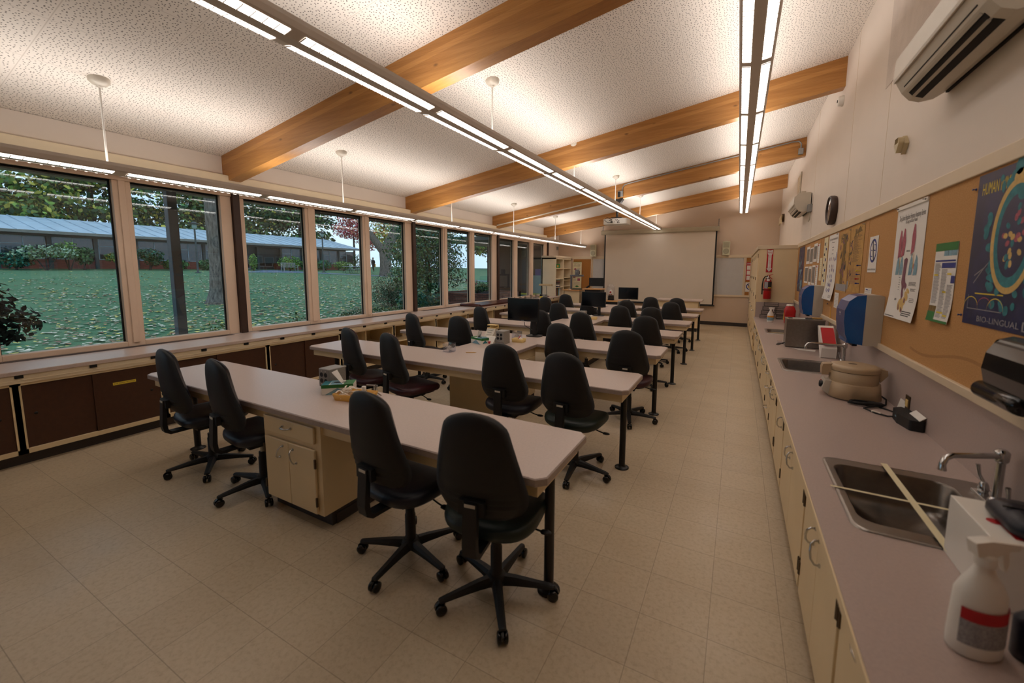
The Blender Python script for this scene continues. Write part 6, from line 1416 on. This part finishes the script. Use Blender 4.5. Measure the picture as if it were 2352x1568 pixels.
# ------------------------------------------------------------------ outside
def gz(x): return max(0.0, (-7 - x)) * 1.6 / 39 if x > -60 else 1.6 * 53 / 39
def lawn():
    xs = [-6.05, -7, -10, -15, -20, -26, -32, -38, -41, -45.5, -60, -140]; ys = [-45, -20, -5, 3, 8, 13, 18, 24, 30, 36, 45, 60, 90, 170]
    mb = MB(); n = len(ys); mb.add([(x, y, gz(x)) for x in xs for y in ys], [(i * n + j, i * n + j + 1, (i + 1) * n + j + 1, (i + 1) * n + j) for i in range(len(xs) - 1) for j in range(n - 1)])
    mb.add([(x, y, gz(x) - .6) for x in (xs[0], xs[-1]) for y in (ys[0], ys[-1])], [(0, 1, 3, 2)])
    return struct(mb.build('lawn', 'lawn'))
lawn()
def leaf_cloud(name, blobs, n, size, mats, w, parent=None, seed=1, flat=0.0, asp=.6):
    """crown of single leaves scattered through the given ellipsoids, denser towards their skins"""
    rng = random.Random(seed); mb = MB(); vol = [b[3] * b[4] * b[5] for b in blobs]; tot = sum(vol)
    for b, v in zip(blobs, vol):
        for _ in range(int(n * v / tot) + 1):
            d = Vector((rng.gauss(0, 1), rng.gauss(0, 1), rng.gauss(0, 1))).normalized(); r = rng.random() ** .38
            c = Vector((b[0] + d.x * b[3] * r, b[1] + d.y * b[4] * r, b[2] + d.z * b[5] * r))
            nn = (d + Vector((rng.gauss(0, .7), rng.gauss(0, .7), rng.gauss(0, .7) + flat))).normalized()
            u = nn.orthogonal().normalized(); u.rotate(Matrix.Rotation(rng.uniform(0, 2 * PI), 3, nn)); t = nn.cross(u); s = size * rng.uniform(.6, 1.3)
            u *= s * .5; t *= s * asp * .5
            mb.add([c - u, c - u * .25 - t, c + u * .35 - t * .8, c + u, c + u * .35 + t * .8, c - u * .25 + t], [(0, 1, 2, 3, 4, 5)], rng.choices(range(len(mats)), w)[0])
    return mb.build(name, mats, parent)
def shrub(x, y, blobs, n, size, mats, w, label, cat='shrub', name='shrub', stem=True, seed=1, group='shrubs outside the windows', z0=None, stemm='barkdark', flat=.3, asp=.6):
    z = gz(x) if z0 is None else z0
    t = thing(name, label, cat, (x, y, z), group)
    leaf_cloud('foliage', [(x + b[0], y + b[1], z + b[2], b[3], b[4], b[5]) for b in blobs], n, size, mats, w, t, seed, flat, asp)
    if stem:
        mb = MB(); rng = random.Random(seed)
        for k in range(4):
            b = blobs[k % len(blobs)]; mb.tube([(x + rng.uniform(-.05, .05), y + rng.uniform(-.05, .05), z - .05), (x + b[0] * .5 + rng.uniform(-.1, .1) * b[3], y + b[1] * .5, z + b[2] * .55), (x + b[0], y + b[1], z + b[2])], [.05, .035, .015], 6)
        mb.build('stem', stemm, t)
    return t
# fallen leaves strewn over the grass
rng = random.Random(21); mb = MB()
for _ in range(17000):
    x = -7.2 - abs(rng.gauss(0, 1)) ** 1.2 * 13; y = rng.uniform(-1, 1) * (4 + (-x) * .75) + 4 + (-x - 7) * .42
    if x < -44.5 or (y > 11.5 and x > -9.5): continue
    s = rng.uniform(.035, .085) * (1 if x > -20 else 1.3); a = rng.uniform(0, 2 * PI); z = gz(x) + .012 + rng.uniform(0, .02); tx, ty = rng.uniform(-.4, .4), rng.uniform(-.4, .4)
    pts = []
    for k in range(5):
        q = a + 2 * PI * k / 5; dx, dy = s * math.cos(q), s * math.sin(q) * .75; pts.append((x + dx, y + dy, z + abs(tx * dx + ty * dy)))
    mb.add(pts, [(0, 1, 2, 3, 4)], rng.choices((0, 1, 2), (5, 3, 3))[0])
tag(mb.build('fallen_leaves', ['fall_a', 'fall_b', 'fall_c']), 'pale autumn leaves scattered over the lawn', 'leaves', kind='stuff')
mb = MB(); mb.add([(-41.6, 19, gz(-41.6) + .02), (-40.4, 19, gz(-40.4) + .02), (-38.6, 26, gz(-38.6) + .02), (-30, 29.8, gz(-30) + .02), (-20, 33, gz(-20) + .02), (-20, 34.2, gz(-20) + .02), (-30, 31.2, gz(-30) + .02), (-39.6, 27.6, gz(-39.6) + .02), (-44.9, 27.0, gz(-44.9) + .02), (-44.9, 24.5, gz(-44.9) + .02), (-42, 24, gz(-42) + .02)], [(0, 1, 2, 7, 9, 10), (7, 8, 9), (2, 3, 6, 7), (3, 4, 5, 6)])
struct(mb.build('path', 'asphalt'))

# the low building across the lawn
XB = -46.0; g0 = gz(XB)
t = thing('campus_building', 'long low building with pale metal roof and brick base across the lawn', 'building', (XB - 5, 18, g0))
y0, y1 = -22.0, 37.0
MB().box(XB - 12, XB - .3, y0, 24.5, g0 - .2, g0 + .72).box(XB - 12, XB - .3, 28.2, y1, g0 - .2, g0 + .72).build('brick_base', 'brick', t)
MB().box(XB - 12, XB - .6, y0, y1, g0 + .72, g0 + 2.75).box(XB - 12, XB - 1.4, 24.5, 28.2, g0 - .1, g0 + 2.75).build('wall', 'bldgdark', t)
mb = MB(); mb.prism([(XB + 1.0, 4.22), (XB + 1.0, 4.36), (XB - 6, 5.85), (XB - 13, 4.36), (XB - 13, 4.22)], y0 - .8, y1 + 1.6, 'y')
mb.build('roof', 'roofmetal', t)
mb = MB()
y = y0
while y < y1 + 1.5:
    mb.add([(XB + .98, y, 4.37), (XB + .98, y + .05, 4.37), (XB - 6, y + .05, 5.86), (XB - 6, y, 5.86), (XB + .98, y, 4.42), (XB + .98, y + .05, 4.42), (XB - 6, y + .05, 5.91), (XB - 6, y, 5.91)], [(0, 1, 2, 3), (4, 7, 6, 5), (0, 4, 5, 1), (1, 5, 6, 2), (2, 6, 7, 3), (3, 7, 4, 0)]); y += 1.0
tag(mb.build('roof_ribs', 'roofmetal', t))
MB().box(XB + .96, XB + 1.03, y0 - .8, y1 + 1.6, 4.16, 4.37).build('fascia', 'fascia', t)
MB().box(XB - .5, XB - .1, y0, y1, g0 + 2.42, 4.2).build('eave_beam', 'bldgdark', t)
MB().box(XB - 5.5, XB - 4.6, 8.3, 9.3, 5.5, 5.95).build('roof_vent', 'roofmetal', t)
ky = y0; k = 0
while ky < y1 - .1:
    MB().box(XB - .45, XB - .15, ky - .11, ky + .11, g0, g0 + 2.5).build('pier', 'bldgdark', t)
    if not (24.0 < ky + 1 < 27.5):
        f = MB()
        ya, yb = ky + .16, ky + 2.36; ym = (ya + yb) / 2; z0, z1 = g0 + .74, g0 + 2.42
        f.box(XB - .36, XB - .29, ya, ya + .05, z0, z1).box(XB - .36, XB - .29, yb - .05, yb, z0, z1).box(XB - .36, XB - .29, ym - .03, ym + .03, z0, z1).box(XB - .36, XB - .29, ya, yb, z0, z0 + .06).box(XB - .36, XB - .29, ya, yb, z1 - .05, z1).box(XB - .36, XB - .29, ya, ym, z1 - .60, z1 - .55)
        fo = f.build('window', 'bldgframe', t); MB().box(XB - .345, XB - .335, ya, yb, z0, z1).build('pane', 'dkglass', fo)
    ky += 2.52; k += 1
d = MB().box(XB - 1.42, XB - 1.34, 24.75, 24.83, g0, g0 + 2.1).box(XB - 1.42, XB - 1.34, 25.55, 25.63, g0, g0 + 2.1).box(XB - 1.42, XB - 1.34, 24.75, 26.1, g0 + 2.02, g0 + 2.1).box(XB - 1.42, XB - 1.34, 24.75, 25.6, g0, g0 + .2).box(XB - 1.42, XB - 1.34, 26.02, 26.1, g0, g0 + 2.1).build('door', 'bldgframe', t); MB().box(XB - 1.40, XB - 1.37, 24.8, 26.05, g0 + .1, g0 + 2.05).build('pane', 'dkglass', d)
f = MB().box(XB - 1.42, XB - 1.34, 26.4, 26.46, g0 + .35, g0 + 2.3).box(XB - 1.42, XB - 1.34, 28.0, 28.06, g0 + .35, g0 + 2.3).box(XB - 1.42, XB - 1.34, 26.4, 28.06, g0 + .35, g0 + .42).box(XB - 1.42, XB - 1.34, 26.4, 28.06, g0 + 2.24, g0 + 2.3).box(XB - 1.42, XB - 1.34, 27.2, 27.25, g0 + .35, g0 + 2.3).build('window', 'bldgframe', t); MB().box(XB - 1.40, XB - 1.37, 26.4, 28.05, g0 + .36, g0 + 2.29).build('pane', 'dkglass', f)
lab(MB().lathe([(.12, 0), (.10, -.07), (.02, -.10)], (XB - .8, 25.2, g0 + 2.75), 14).build('porch_light', 'bulbwarm', t), 'lit round porch light')

# poles, posts, trees
t = thing('canopy_post', 'tall grey square post standing just outside the first windows', 'post', (-8.0, 3.2, 0)); MB().box(-8.065, -7.935, 3.135, 3.265, -.1, 2.92).build('shaft', 'greypole', t, bevel=.01); MB().box(-8.11, -7.89, 3.09, 3.31, -.05, .03).build('base', 'greypole', t)
for x, y, h, l in ((-39, 17.05, 4.05, 'dark lamp post left of the near tree trunk'), (-39.9, 29.1, 4.3, 'dark lamp post right of the entrance bench')):
    t = thing('street_lamp', l, 'lamp post', (x, y, gz(x)), 'lamp posts on the lawn'); z = gz(x)
    MB().lathe([(.22, 0), (.22, .05), (.10, .08), (.07, .12), (.06, h - .45)], (x, y, z), 12).build('pole', 'bldgdark', t); MB().lathe([(.05, h - .5), (.16, h - .44), (.17, h - .18), (.12, h - .15)], (x, y, z), 14).build('lantern', 'paleteal', t); MB().lathe([(.20, h - .16), (.48, h - .12), (.16, h - .02), (.05, h + .06)], (x, y, z), 16).build('cap', 'bldgdark', t)
def tree(x, y, r, pts, blobs, n, size, mats, w, label, seed, bark='bark', name='tree', z0=None):
    z = gz(x) if z0 is None else z0; t = thing(name, label, 'tree', (x, y, z), 'trees outside the windows'); mb = MB()
    for p, rr in pts: mb.tube([(x + a, y + b, z + c) for a, b, c in p], rr, 14)
    mb.build('trunk', bark, t); leaf_cloud('crown', [(x + b[0], y + b[1], z + b[2], b[3], b[4], b[5]) for b in blobs], n, size, mats, w, t, seed, .4)
    return t
tree(-16.9, 8.0, .25, [([(0, 0, -.1), (0, 0, .12), (.02, 0, .5), (0, .02, 1.4), (0, -.02, 3), (.1, -.1, 6)], [.52, .40, .29, .245, .23, .18]), ([(0, .05, 5.2), (.6, .9, 6.4), (1, 2, 7.5)], [.12, .09, .04])], [(0, 0, 8.6, 3.5, 3.5, 1.9)], 2600, .22, ['lf_md', 'lf_lt', 'lf_yel'], (3, 2, 2), 'rough grey tree trunk on the lawn beside the first dark window post', 3)
tree(-32.2, 30.6, .55, [([(0, 0, -.2), (0, 0, .6), (0, 0, 1.5), (-.05, 0, 2.6), (.25, .5, 3.6), (.5, 1.2, 5.0), (.7, 1.6, 7)], [.75, .60, .56, .60, .50, .44, .3]), ([(-.1, -.1, 2.4), (-.5, -.9, 3.6), (-.9, -1.9, 5.0), (-1, -2.4, 7)], [.42, .34, .28, .2])], [(0, 0, 9, 5, 5, 2.4), (0, 4, 8, 3, 3, 2)], 3000, .35, ['lf_md', 'lf_yel', 'lf_or'], (3, 2, 1), 'big forked grey tree trunk behind the round hedge', 4)
BK = [(-62, -14, 8), (-60, -4, 9), (-64, 5, 8), (-59, 11, 7.5), (-63, 18, 9), (-60, 26, 8), (-65, 33, 9), (-60, 40, 7.5)]
BLAB = ['bushy dark tree behind the roof, hidden past the left frame edge', 'bushy green tree at the far left behind the building roof', 'bushy green tree behind the roof near the roof vent', 'yellowing green tree behind the roof, left of the first window mullion', 'bushy tree behind the roof in the second pane', 'dark bushy tree behind the roof left of the near trunk', 'dark bushy tree above the building entrance', 'dark evergreen behind the right end of the building roof']
for k, (x, y, h) in enumerate(BK):
    rng = random.Random(40 + k); bl = [(rng.uniform(-2.5, 2.5), rng.uniform(-4.5, 4.5), rng.uniform(3.5, h + 4), rng.uniform(1.8, 3.0), rng.uniform(2.0, 3.4), rng.uniform(1.0, 1.7)) for _ in range(26)]
    w = [(4, 3, 1, 1), (4, 4, 2, 1), (3, 4, 2, 1), (2, 4, 4, 3), (4, 3, 2, 1), (5, 3, 1, 1), (5, 3, 1, .6), (6, 2, .5, .3)][k]
    tree(x, y, .4, [([(0, 0, 0), (.1, 0, 4), (0, .2, h + 3)], [.45, .36, .12])], bl, 7000, .50, ['lf_dk', 'lf_md', 'lf_lt', 'lf_yel'], w, BLAB[k], 50 + k, 'barkdark')
tree(-50, 41.5, .2, [([(0, 0, 0), (0, .1, 3), (0, 0, 6)], [.2, .15, .06])], [(0, -.6, 5.6, 2.2, 2.6, 1.3), (0, 1.5, 5.0, 1.6, 2.0, 1.4), (0, 0, 7.2, 2, 2.2, 1.2), (0, 3, 4.0, 1.3, 1.4, 1.3)], 2600, .30, ['lf_red', 'lf_or'], (5, 1), 'red leaved maple beyond the right end of the building', 71, 'barkdark')
tree(-58, 55, .3, [([(0, 0, 0), (0, .1, 4), (0, 0, 8)], [.3, .2, .08])], [(0, -2, 5.5, 3, 3.6, 2), (0, 3, 6, 3, 4, 2.4), (0, 0, 9, 3, 4, 2)], 3000, .42, ['lf_yel', 'lf_or', 'lf_lt'], (4, 2, 2), 'yellow autumn tree behind the forked trunk', 72, 'barkdark')
tree(-66, 70, .3, [([(0, 0, 0), (0, .1, 4), (0, 0, 8)], [.3, .2, .08])], [(0, 0, 4, 5, 8, 3), (0, 4, 9, 4, 7, 3)], 3000, .6, ['lf_brn', 'lf_dk', 'lf_md'], (4, 2, 2), 'hazy grey brown trees far beyond the forked trunk', 73, 'barkdark')
for k, (x, y, l) in enumerate(((-52, 84, 'distant green tree left of the feathery conifer'), (-40, 78, 'distant green tree right behind the feathery conifer'), (-31, 66, 'distant bushy tree above the brick planter'))):
    rng = random.Random(90 + k); tree(x, y, .3, [([(0, 0, 0), (0, .1, 4), (0, 0, 8)], [.3, .2, .08])], [(rng.uniform(-4, 4), rng.uniform(-4, 4), rng.uniform(1.2, 11), rng.uniform(2, 3.6), rng.uniform(2, 3.6), rng.uniform(1.2, 2)) for _ in range(22)], 4500, .6, ['lf_md', 'lf_dk', 'lf_lt', 'lf_yel'], (4, 3, 2, 1), l, 95 + k, 'barkdark')
tree(-10.6, 12.1, .2, [([(0, 0, -.1), (.05, .1, 1.4), (0, -.1, 2.6), (0, -.3, 4)], [.12, .10, .09, .05])], [(0, -.5, 1.5, .9, 1.0, .8), (.1, .35, 1.2, .7, .7, .7), (0, .5, 2.2, 1.0, 1.1, .8), (0, -.9, 2.3, 1.0, .9, .7), (0, -.2, 3.2, 1.2, 1.6, .7), (.4, -.9, .9, .5, .6, .5), (0, 1.3, 1.9, .8, .8, .6), (0, -1.1, 1.5, .7, .7, .8), (-.2, .2, 2.7, 1.0, 1.2, .6), (.5, 1.0, 1.3, .5, .7, .5), (0, 1.2, 2.7, .8, .9, .6)], 15000, .085, ['lf_dk', 'lf_md', 'lf_blue'], (4, 4, 2), 'feathery evergreen conifer filling the third window bay', 74, 'barkdark', name='conifer', z0=.15)
# shrubs against the far building
for (y, x, bl, mats, w, l, s) in [
    (9.9, -43.6, [(0, -.7, 1.15, .7, 1.0, .40), (0, .8, 1.2, .7, 1.0, .42), (0, 0, 1.5, .6, 1.2, .32)], ['lf_pale', 'lf_md'], (4, 1), 'pale variegated spreading shrub before the far building', 1),
    (11.2, -44.3, [(0, -.3, 1.35, .6, .9, .5), (0, .5, 1.2, .6, .7, .45), (0, 0, 1.8, .5, .6, .3)], ['lf_md', 'lf_lt'], (4, 2), 'bright green shrub right of the pale variegated one', 2),
    (12.0, -44.3, [(0, 0, .95, .6, .6, .55), (0, .1, 1.4, .5, .5, .35)], ['lf_dk', 'lf_md'], (3, 2), 'dark green shrub beside the white framed far window', 3),
    (8.6, -44.0, [(0, 0, .7, .7, 1.0, .6)], ['lf_blue', 'lf_dk'], (2, 3), 'low blue green shrub at the left of the far building', 4),
    (13.9, -44.2, [(0, 0, 1.0, .6, .9, .4), (0, .4, .75, .5, .5, .4)], ['lf_md', 'lf_yel'], (4, 1), 'green shrub with yellow leaves behind the first mullion', 5),
    (15.9, -44.2, [(0, 0, 1.3, .6, 1.1, .5), (0, .3, .8, .5, .7, .5)], ['lf_dk', 'lf_blue'], (4, 1), 'dark spreading shrub left of the tall grey post', 6),
    (17.6, -44.0, [(0, 0, .5, .7, 1.0, .5)], ['lf_md', 'lf_dk'], (3, 2), 'low spiky green shrub behind the tall grey post', 7),
    (20.0, -44.0, [(0, 0, .5, .6, .8, .5)], ['lf_md', 'lf_dk'], (3, 2), 'rounded green shrub beside the first lamp post', 8),
    (23.9, -43.6, [(0, 0, .9, .4, .35, .8)], ['lf_md', 'lf_lt'], (3, 2), 'slim green shrub left of the glass entrance door', 9),
    (27.6, -43.4, [(0, 0, .9, .8, 1.35, .75)], ['lf_lt', 'lf_md'], (4, 1), 'light green rounded shrub behind the wooden bench', 10),
    (29.6, -43.0, [(0, 0, .75, .8, 1.0, .7)], ['lf_md', 'lf_dk'], (3, 2), 'mid green rounded shrub right of the wooden bench', 11),
    (32.3, -43.8, [(0, -.5, .7, .7, 1.3, .6)], ['lf_blue', 'lf_md'], (2, 3), 'blue green shrub behind the second lamp post', 12),
    (34.6, -43.6, [(0, 0, .65, .7, 1.5, .55)], ['lf_md', 'lf_lt'], (3, 1), 'long low green shrub left of the picnic table', 13),
    (38.6, -45.0, [(0, 0, 1.2, 1.0, 1.4, 1.1)], ['lf_dk', 'lf_md'], (4, 1), 'large dark shrub at the right corner of the far building', 14)]:
    shrub(x, y, bl, 750, .19, mats, w, l, seed=80 + s)
# planting close to the windows
shrub(-12.2, 11.9, [(0, -.3, .72, .75, .75, .55), (0, .5, .66, .7, .7, .5), (0, 0, .35, .9, 1.0, .4)], 5200, .055, ['lf_brn', 'lf_dk', 'fall_a'], (8, 5, .8), 'rounded brownish clipped hedge at the foot of forked tree', name='hedge', seed=101)
shrub(-8.9, 8.3, [(0, -.6, .25, .7, .9, .34), (0, .7, .22, .7, .8, .34)], 4200, .06, ['lf_dk', 'lf_md', 'fall_a'], (6, 4, .8), 'low dark green hedge sprinkled with fallen leaves', name='hedge', seed=102)
shrub(-8.8, 9.9, [(0, -.4, .62, .5, .7, .42), (0, .5, .45, .5, .6, .42)], 1500, .15, ['lf_blue', 'lf_md'], (5, 2), 'glossy long leaved rhododendron below the conifer', name='rhododendron', seed=103, asp=.32, flat=.7)
shrub(-7.0, 1.08, [(0, -.1, 1.35, .28, .36, .24), (0, .08, 1.08, .28, .36, .24), (0, -.25, .9, .26, .3, .16), (.05, -.5, 1.25, .3, .4, .4)], 2200, .085, ['lf_black'], (1,), 'dark leafy shrub close outside the leftmost window pane', name='rhododendron', seed=104, z0=0, asp=.5)
shrub(-8.4, 3.9, [(0, 0, .40, .22, .26, .34)], 260, .055, ['lf_md', 'lf_lt'], (3, 2), 'small sparse green plant outside left of first dark post', seed=105, z0=.02)
shrub(-8.4, 5.42, [(0, 0, .42, .22, .30, .36)], 220, .055, ['lf_md', 'lf_brn'], (3, 1), 'small twiggy plant outside the second window bay', seed=106, z0=.02)
shrub(-9.0, 13.2, [(0, 0, .25, .35, .35, .25), (-.2, .9, .2, .4, .5, .2)], 900, .06, ['lf_md', 'lf_dk'], (2, 2), 'low greenery growing inside the brick planter', seed=107, z0=.78)
shrub(-9.05, 12.85, [(0, 0, .42, .22, .25, .22)], 130, .06, ['lf_red', 'pink_p'], (3, 2), 'pink leaved bush in the brick planter', seed=108, z0=.78)
t = thing('brick_planter', 'brown brick planter wall outside the third window bay', 'planter', (-9.3, 13.4, 0))
MB().box(-10.6, -8.15, 12.55, 12.78, -.1, .80).box(-8.38, -8.15, 12.78, 15.2, -.1, .80).box(-10.6, -8.15, 15.0, 15.2, -.1, .80).box(-10.6, -10.4, 12.7, 15.1, -.1, .80).build('wall', 'brick2', t); MB().box(-10.4, -8.38, 12.78, 15.0, .3, .76).build('soil', 'barkdark', t)
# table, bench, walker
t = thing('picnic_table', 'pale picnic table on the far lawn', 'table', (-38, 31.2, gz(-38))); x, y, z = -38, 31.4, gz(-38)
MB().box(x - .4, x + .4, y - 1.15, y + 1.15, z + .70, z + .75).build('top', 'bldgframe', t)
for s in (-1, 1): MB().box(x + s * .62 - .14, x + s * .62 + .14, y - 1.15, y + 1.15, z + .42, z + .46).build('seat', 'bldgframe', t)
for s in (-.8, .8): MB().tube([(x - .75, y + s, z), (x - .62, y + s, z + .42), (x + .62, y + s, z + .42), (x + .75, y + s, z)], .03, 6).tube([(x - .4, y + s, z), (x - .3, y + s, z + .70)], .03, 6).tube([(x + .4, y + s, z), (x + .3, y + s, z + .70)], .03, 6).build('leg', 'bldgdark', t)
t = thing('garden_bench', 'weathered wooden bench by the far entrance', 'bench', (-41.9, 26.2, gz(-41.9))); x, y, z = -41.9, 26.6, gz(-41.9)
mb = MB()
for k in range(5): mb.box(x - .25 + .1 * k, x - .17 + .1 * k, y - .75, y + .75, z + .42, z + .45)
mb.build('seat', 'teak', t); mb = MB()
for k in range(11): mb.box(x - .29, x - .26, y - .72 + .14 * k, y - .66 + .14 * k, z + .45, z + .88)
mb.box(x - .30, x - .25, y - .78, y + .78, z + .84, z + .92).build('backrest', 'teak', t)
for a in (-.27, .2):
    for b in (-.74, .74): MB().box(x + a - .03, x + a + .03, y + b - .03, y + b + .03, z, z + (.9 if a < 0 else .62)).build('leg', 'teak', t)
for b in (-.74, .74): MB().box(x - .28, x + .24, y + b - .04, y + b + .04, z + .60, z + .64).build('armrest', 'teak', t)
def person(x, y, yaw, label, bag):
    z = gz(x); me = bpy.data.meshes.new('person')
    J = [(0, 0, .95, .14), (0, 0, 1.15, .13), (0, .01, 1.35, .15), (0, .02, 1.47, .06), (0, .04, 1.56, .075), (0, .04, 1.66, .085), (0, .03, 1.74, .05), (-.18, 0, 1.40, .065), (-.24, .02, 1.15, .048), (-.22, .16, .98, .036), (-.21, .22, .93, .034), (.18, 0, 1.40, .065), (.24, -.02, 1.15, .048), (.24, .05, .92, .036), (.24, .08, .85, .034), (-.09, .02, .88, .09), (-.10, .16, .50, .065), (-.10, .04, .10, .045), (-.10, .18, .04, .04), (.09, -.02, .88, .09), (.10, -.08, .48, .065), (.10, -.28, .12, .045), (.10, -.16, .05, .04)]
    E_ = [(0, 1), (1, 2), (2, 3), (3, 4), (4, 5), (5, 6), (2, 7), (7, 8), (8, 9), (9, 10), (2, 11), (11, 12), (12, 13), (13, 14), (0, 15), (15, 16), (16, 17), (17, 18), (0, 19), (19, 20), (20, 21), (21, 22)]
    me.from_pydata([j[:3] for j in J], E_, []); me.materials.append(M['cloth_k'])
    o = bpy.data.objects.new('person', me); COL.objects.link(o); sk = o.modifiers.new('skin', 'SKIN'); o.modifiers.new('sub', 'SUBSURF').levels = 1
    for v, j in zip(me.skin_vertices[0].data, J): v.radius = (j[3], j[3])
    me.skin_vertices[0].data[0].use_root = True
    tag(o, label, 'person', 'people on the far lawn')
    f = MB().lathe([(.01, -.10), (.065, -.07), (.085, 0), (.07, .06)], (0, .06, 1.63), 14).build('face', 'skin'); f.location = f.location; f.parent = o
    h = MB().lathe([(.09, -.04), (.098, .03), (.07, .10), (.01, .13)], (0, .02, 1.68), 14).build('hair', 'barkdark'); h.parent = o
    if bag: b = MB().prism(rrect(-.17, .17, .62, 1.02, .06, 4), -.30, -.14, 'y').build('shoulder_bag', 'orange'); b.parent = o
    o.location = (x, y, z); o.rotation_euler.z = R(yaw)
person(-41.0, 36.9, 200, 'walker in black carrying an orange bag on the far lawn', True)
person(-41.3, 35.9, 180, 'walker in black half hidden by the window mullion', False)
# neighbouring wing beyond the planter
t = thing('neighbouring_wing', 'dark brown neighbouring wall seen through the farthest windows', 'building', (-9, 19.2, 0))
MB().box(-12.3, -6.1, 19.0, 19.3, -.1, 4.0).build('wall', 'brownwall', t); MB().box(-12.3, -6.1, 14.6, 19.3, 2.95, 3.12).build('porch_roof', 'bldgdark', t)
MB().box(-9.9, -9.55, 18.6, 18.95, 0, 2.95).build('column', 'black_metal', t); MB().box(-9.5, -9.0, 18.9, 19.0, .1, 1.42).build('panel', 'paleteal', t); MB().box(-9.3, -9.0, 18.88, 19.0, 1.42, 1.75).build('sign_panel', 'violet', t)
lab(MB().lathe([(.10, 0), (.08, -.05), (.01, -.07)], (-8.6, 17.0, 2.95), 12).build('porch_light', 'bulbwarm', t), 'lit porch light')
MB().box(-12.2, -12.05, 14.7, 14.85, -.1, 2.95).build('post', 'greypole', t)
for k, (ya, zt) in enumerate(((16.2, .40), (17.6, .52))):
    t = thing('painted_curb', ['nearer low green curb with a yellow edge beyond the planter', 'farther low green curb with a yellow edge beyond the planter'][k], 'curb', (-10, ya, 0), 'painted curbs'); MB().box(-13, -7.6, ya, ya + .5, -.1, zt).build('block', 'gcurb', t); MB().box(-13, -7.6, ya - .01, ya + .03, zt - .02, zt + .05).build('edge', 'ycurb', t)

# ------------------------------------------------------------------ sky, camera, view
w = bpy.data.worlds.new('overcast_sky'); sc.world = w; w.use_nodes = True; nt = w.node_tree; bg = nt.nodes['Background']
tc = nt.nodes.new('ShaderNodeTexCoord'); n = nt.nodes.new('ShaderNodeTexNoise'); n.inputs['Scale'].default_value = 3; nt.links.new(tc.outputs['Generated'], n.inputs['Vector'])
r = nt.nodes.new('ShaderNodeValToRGB'); r.color_ramp.elements[0].position = .3; r.color_ramp.elements[1].position = .7
r.color_ramp.elements[0].color = (.52, .72, .98, 1); r.color_ramp.elements[1].color = (.74, .88, 1, 1); nt.links.new(n.outputs['Fac'], r.inputs[0]); nt.links.new(r.outputs[0], bg.inputs[0]); bg.inputs[1].default_value = 1.25

cam = bpy.data.cameras.new('camera'); co = bpy.data.objects.new('camera', cam); COL.objects.link(co); sc.camera = co
f_, yaw, pitch, roll, cx_, cy_ = 931.864, -0.4840543, -0.1112751, 0.005425944, 1203.58, 724.918
cam.sensor_fit = 'HORIZONTAL'; cam.sensor_width = 36; cam.lens = f_ / 2352 * 36
cam.shift_x = (1176 - cx_) / 2352; cam.shift_y = (cy_ - 784) / 2352; cam.clip_start = .05; cam.clip_end = 500
fw = Vector((math.sin(yaw) * math.cos(pitch), math.cos(yaw) * math.cos(pitch), math.sin(pitch))); rt = Vector((math.cos(yaw), -math.sin(yaw), 0)); up = rt.cross(fw)
rr = rt * math.cos(roll) + up * math.sin(roll); uu = -rt * math.sin(roll) + up * math.cos(roll)
m = Matrix((rr, uu, -fw)).transposed().to_4x4(); m.translation = Vector((0, 0, 1.675)); co.matrix_world = m
cam.dof.use_dof = True; cam.dof.focus_distance = 7.0; cam.dof.aperture_fstop = 2.0
sc.view_settings.view_transform = 'Standard'; sc.view_settings.look = 'None'; sc.view_settings.gamma = 1; sc.view_settings.use_curve_mapping = False
sc.view_settings.exposure = 0.0
sc.cycles.max_bounces = 10; sc.cycles.diffuse_bounces = 5; sc.cycles.transparent_max_bounces = 24; sc.cycles.glossy_bounces = 4
sc.cycles.caustics_reflective = False; sc.cycles.caustics_refractive = False; sc.cycles.sample_clamp_indirect = 6.0
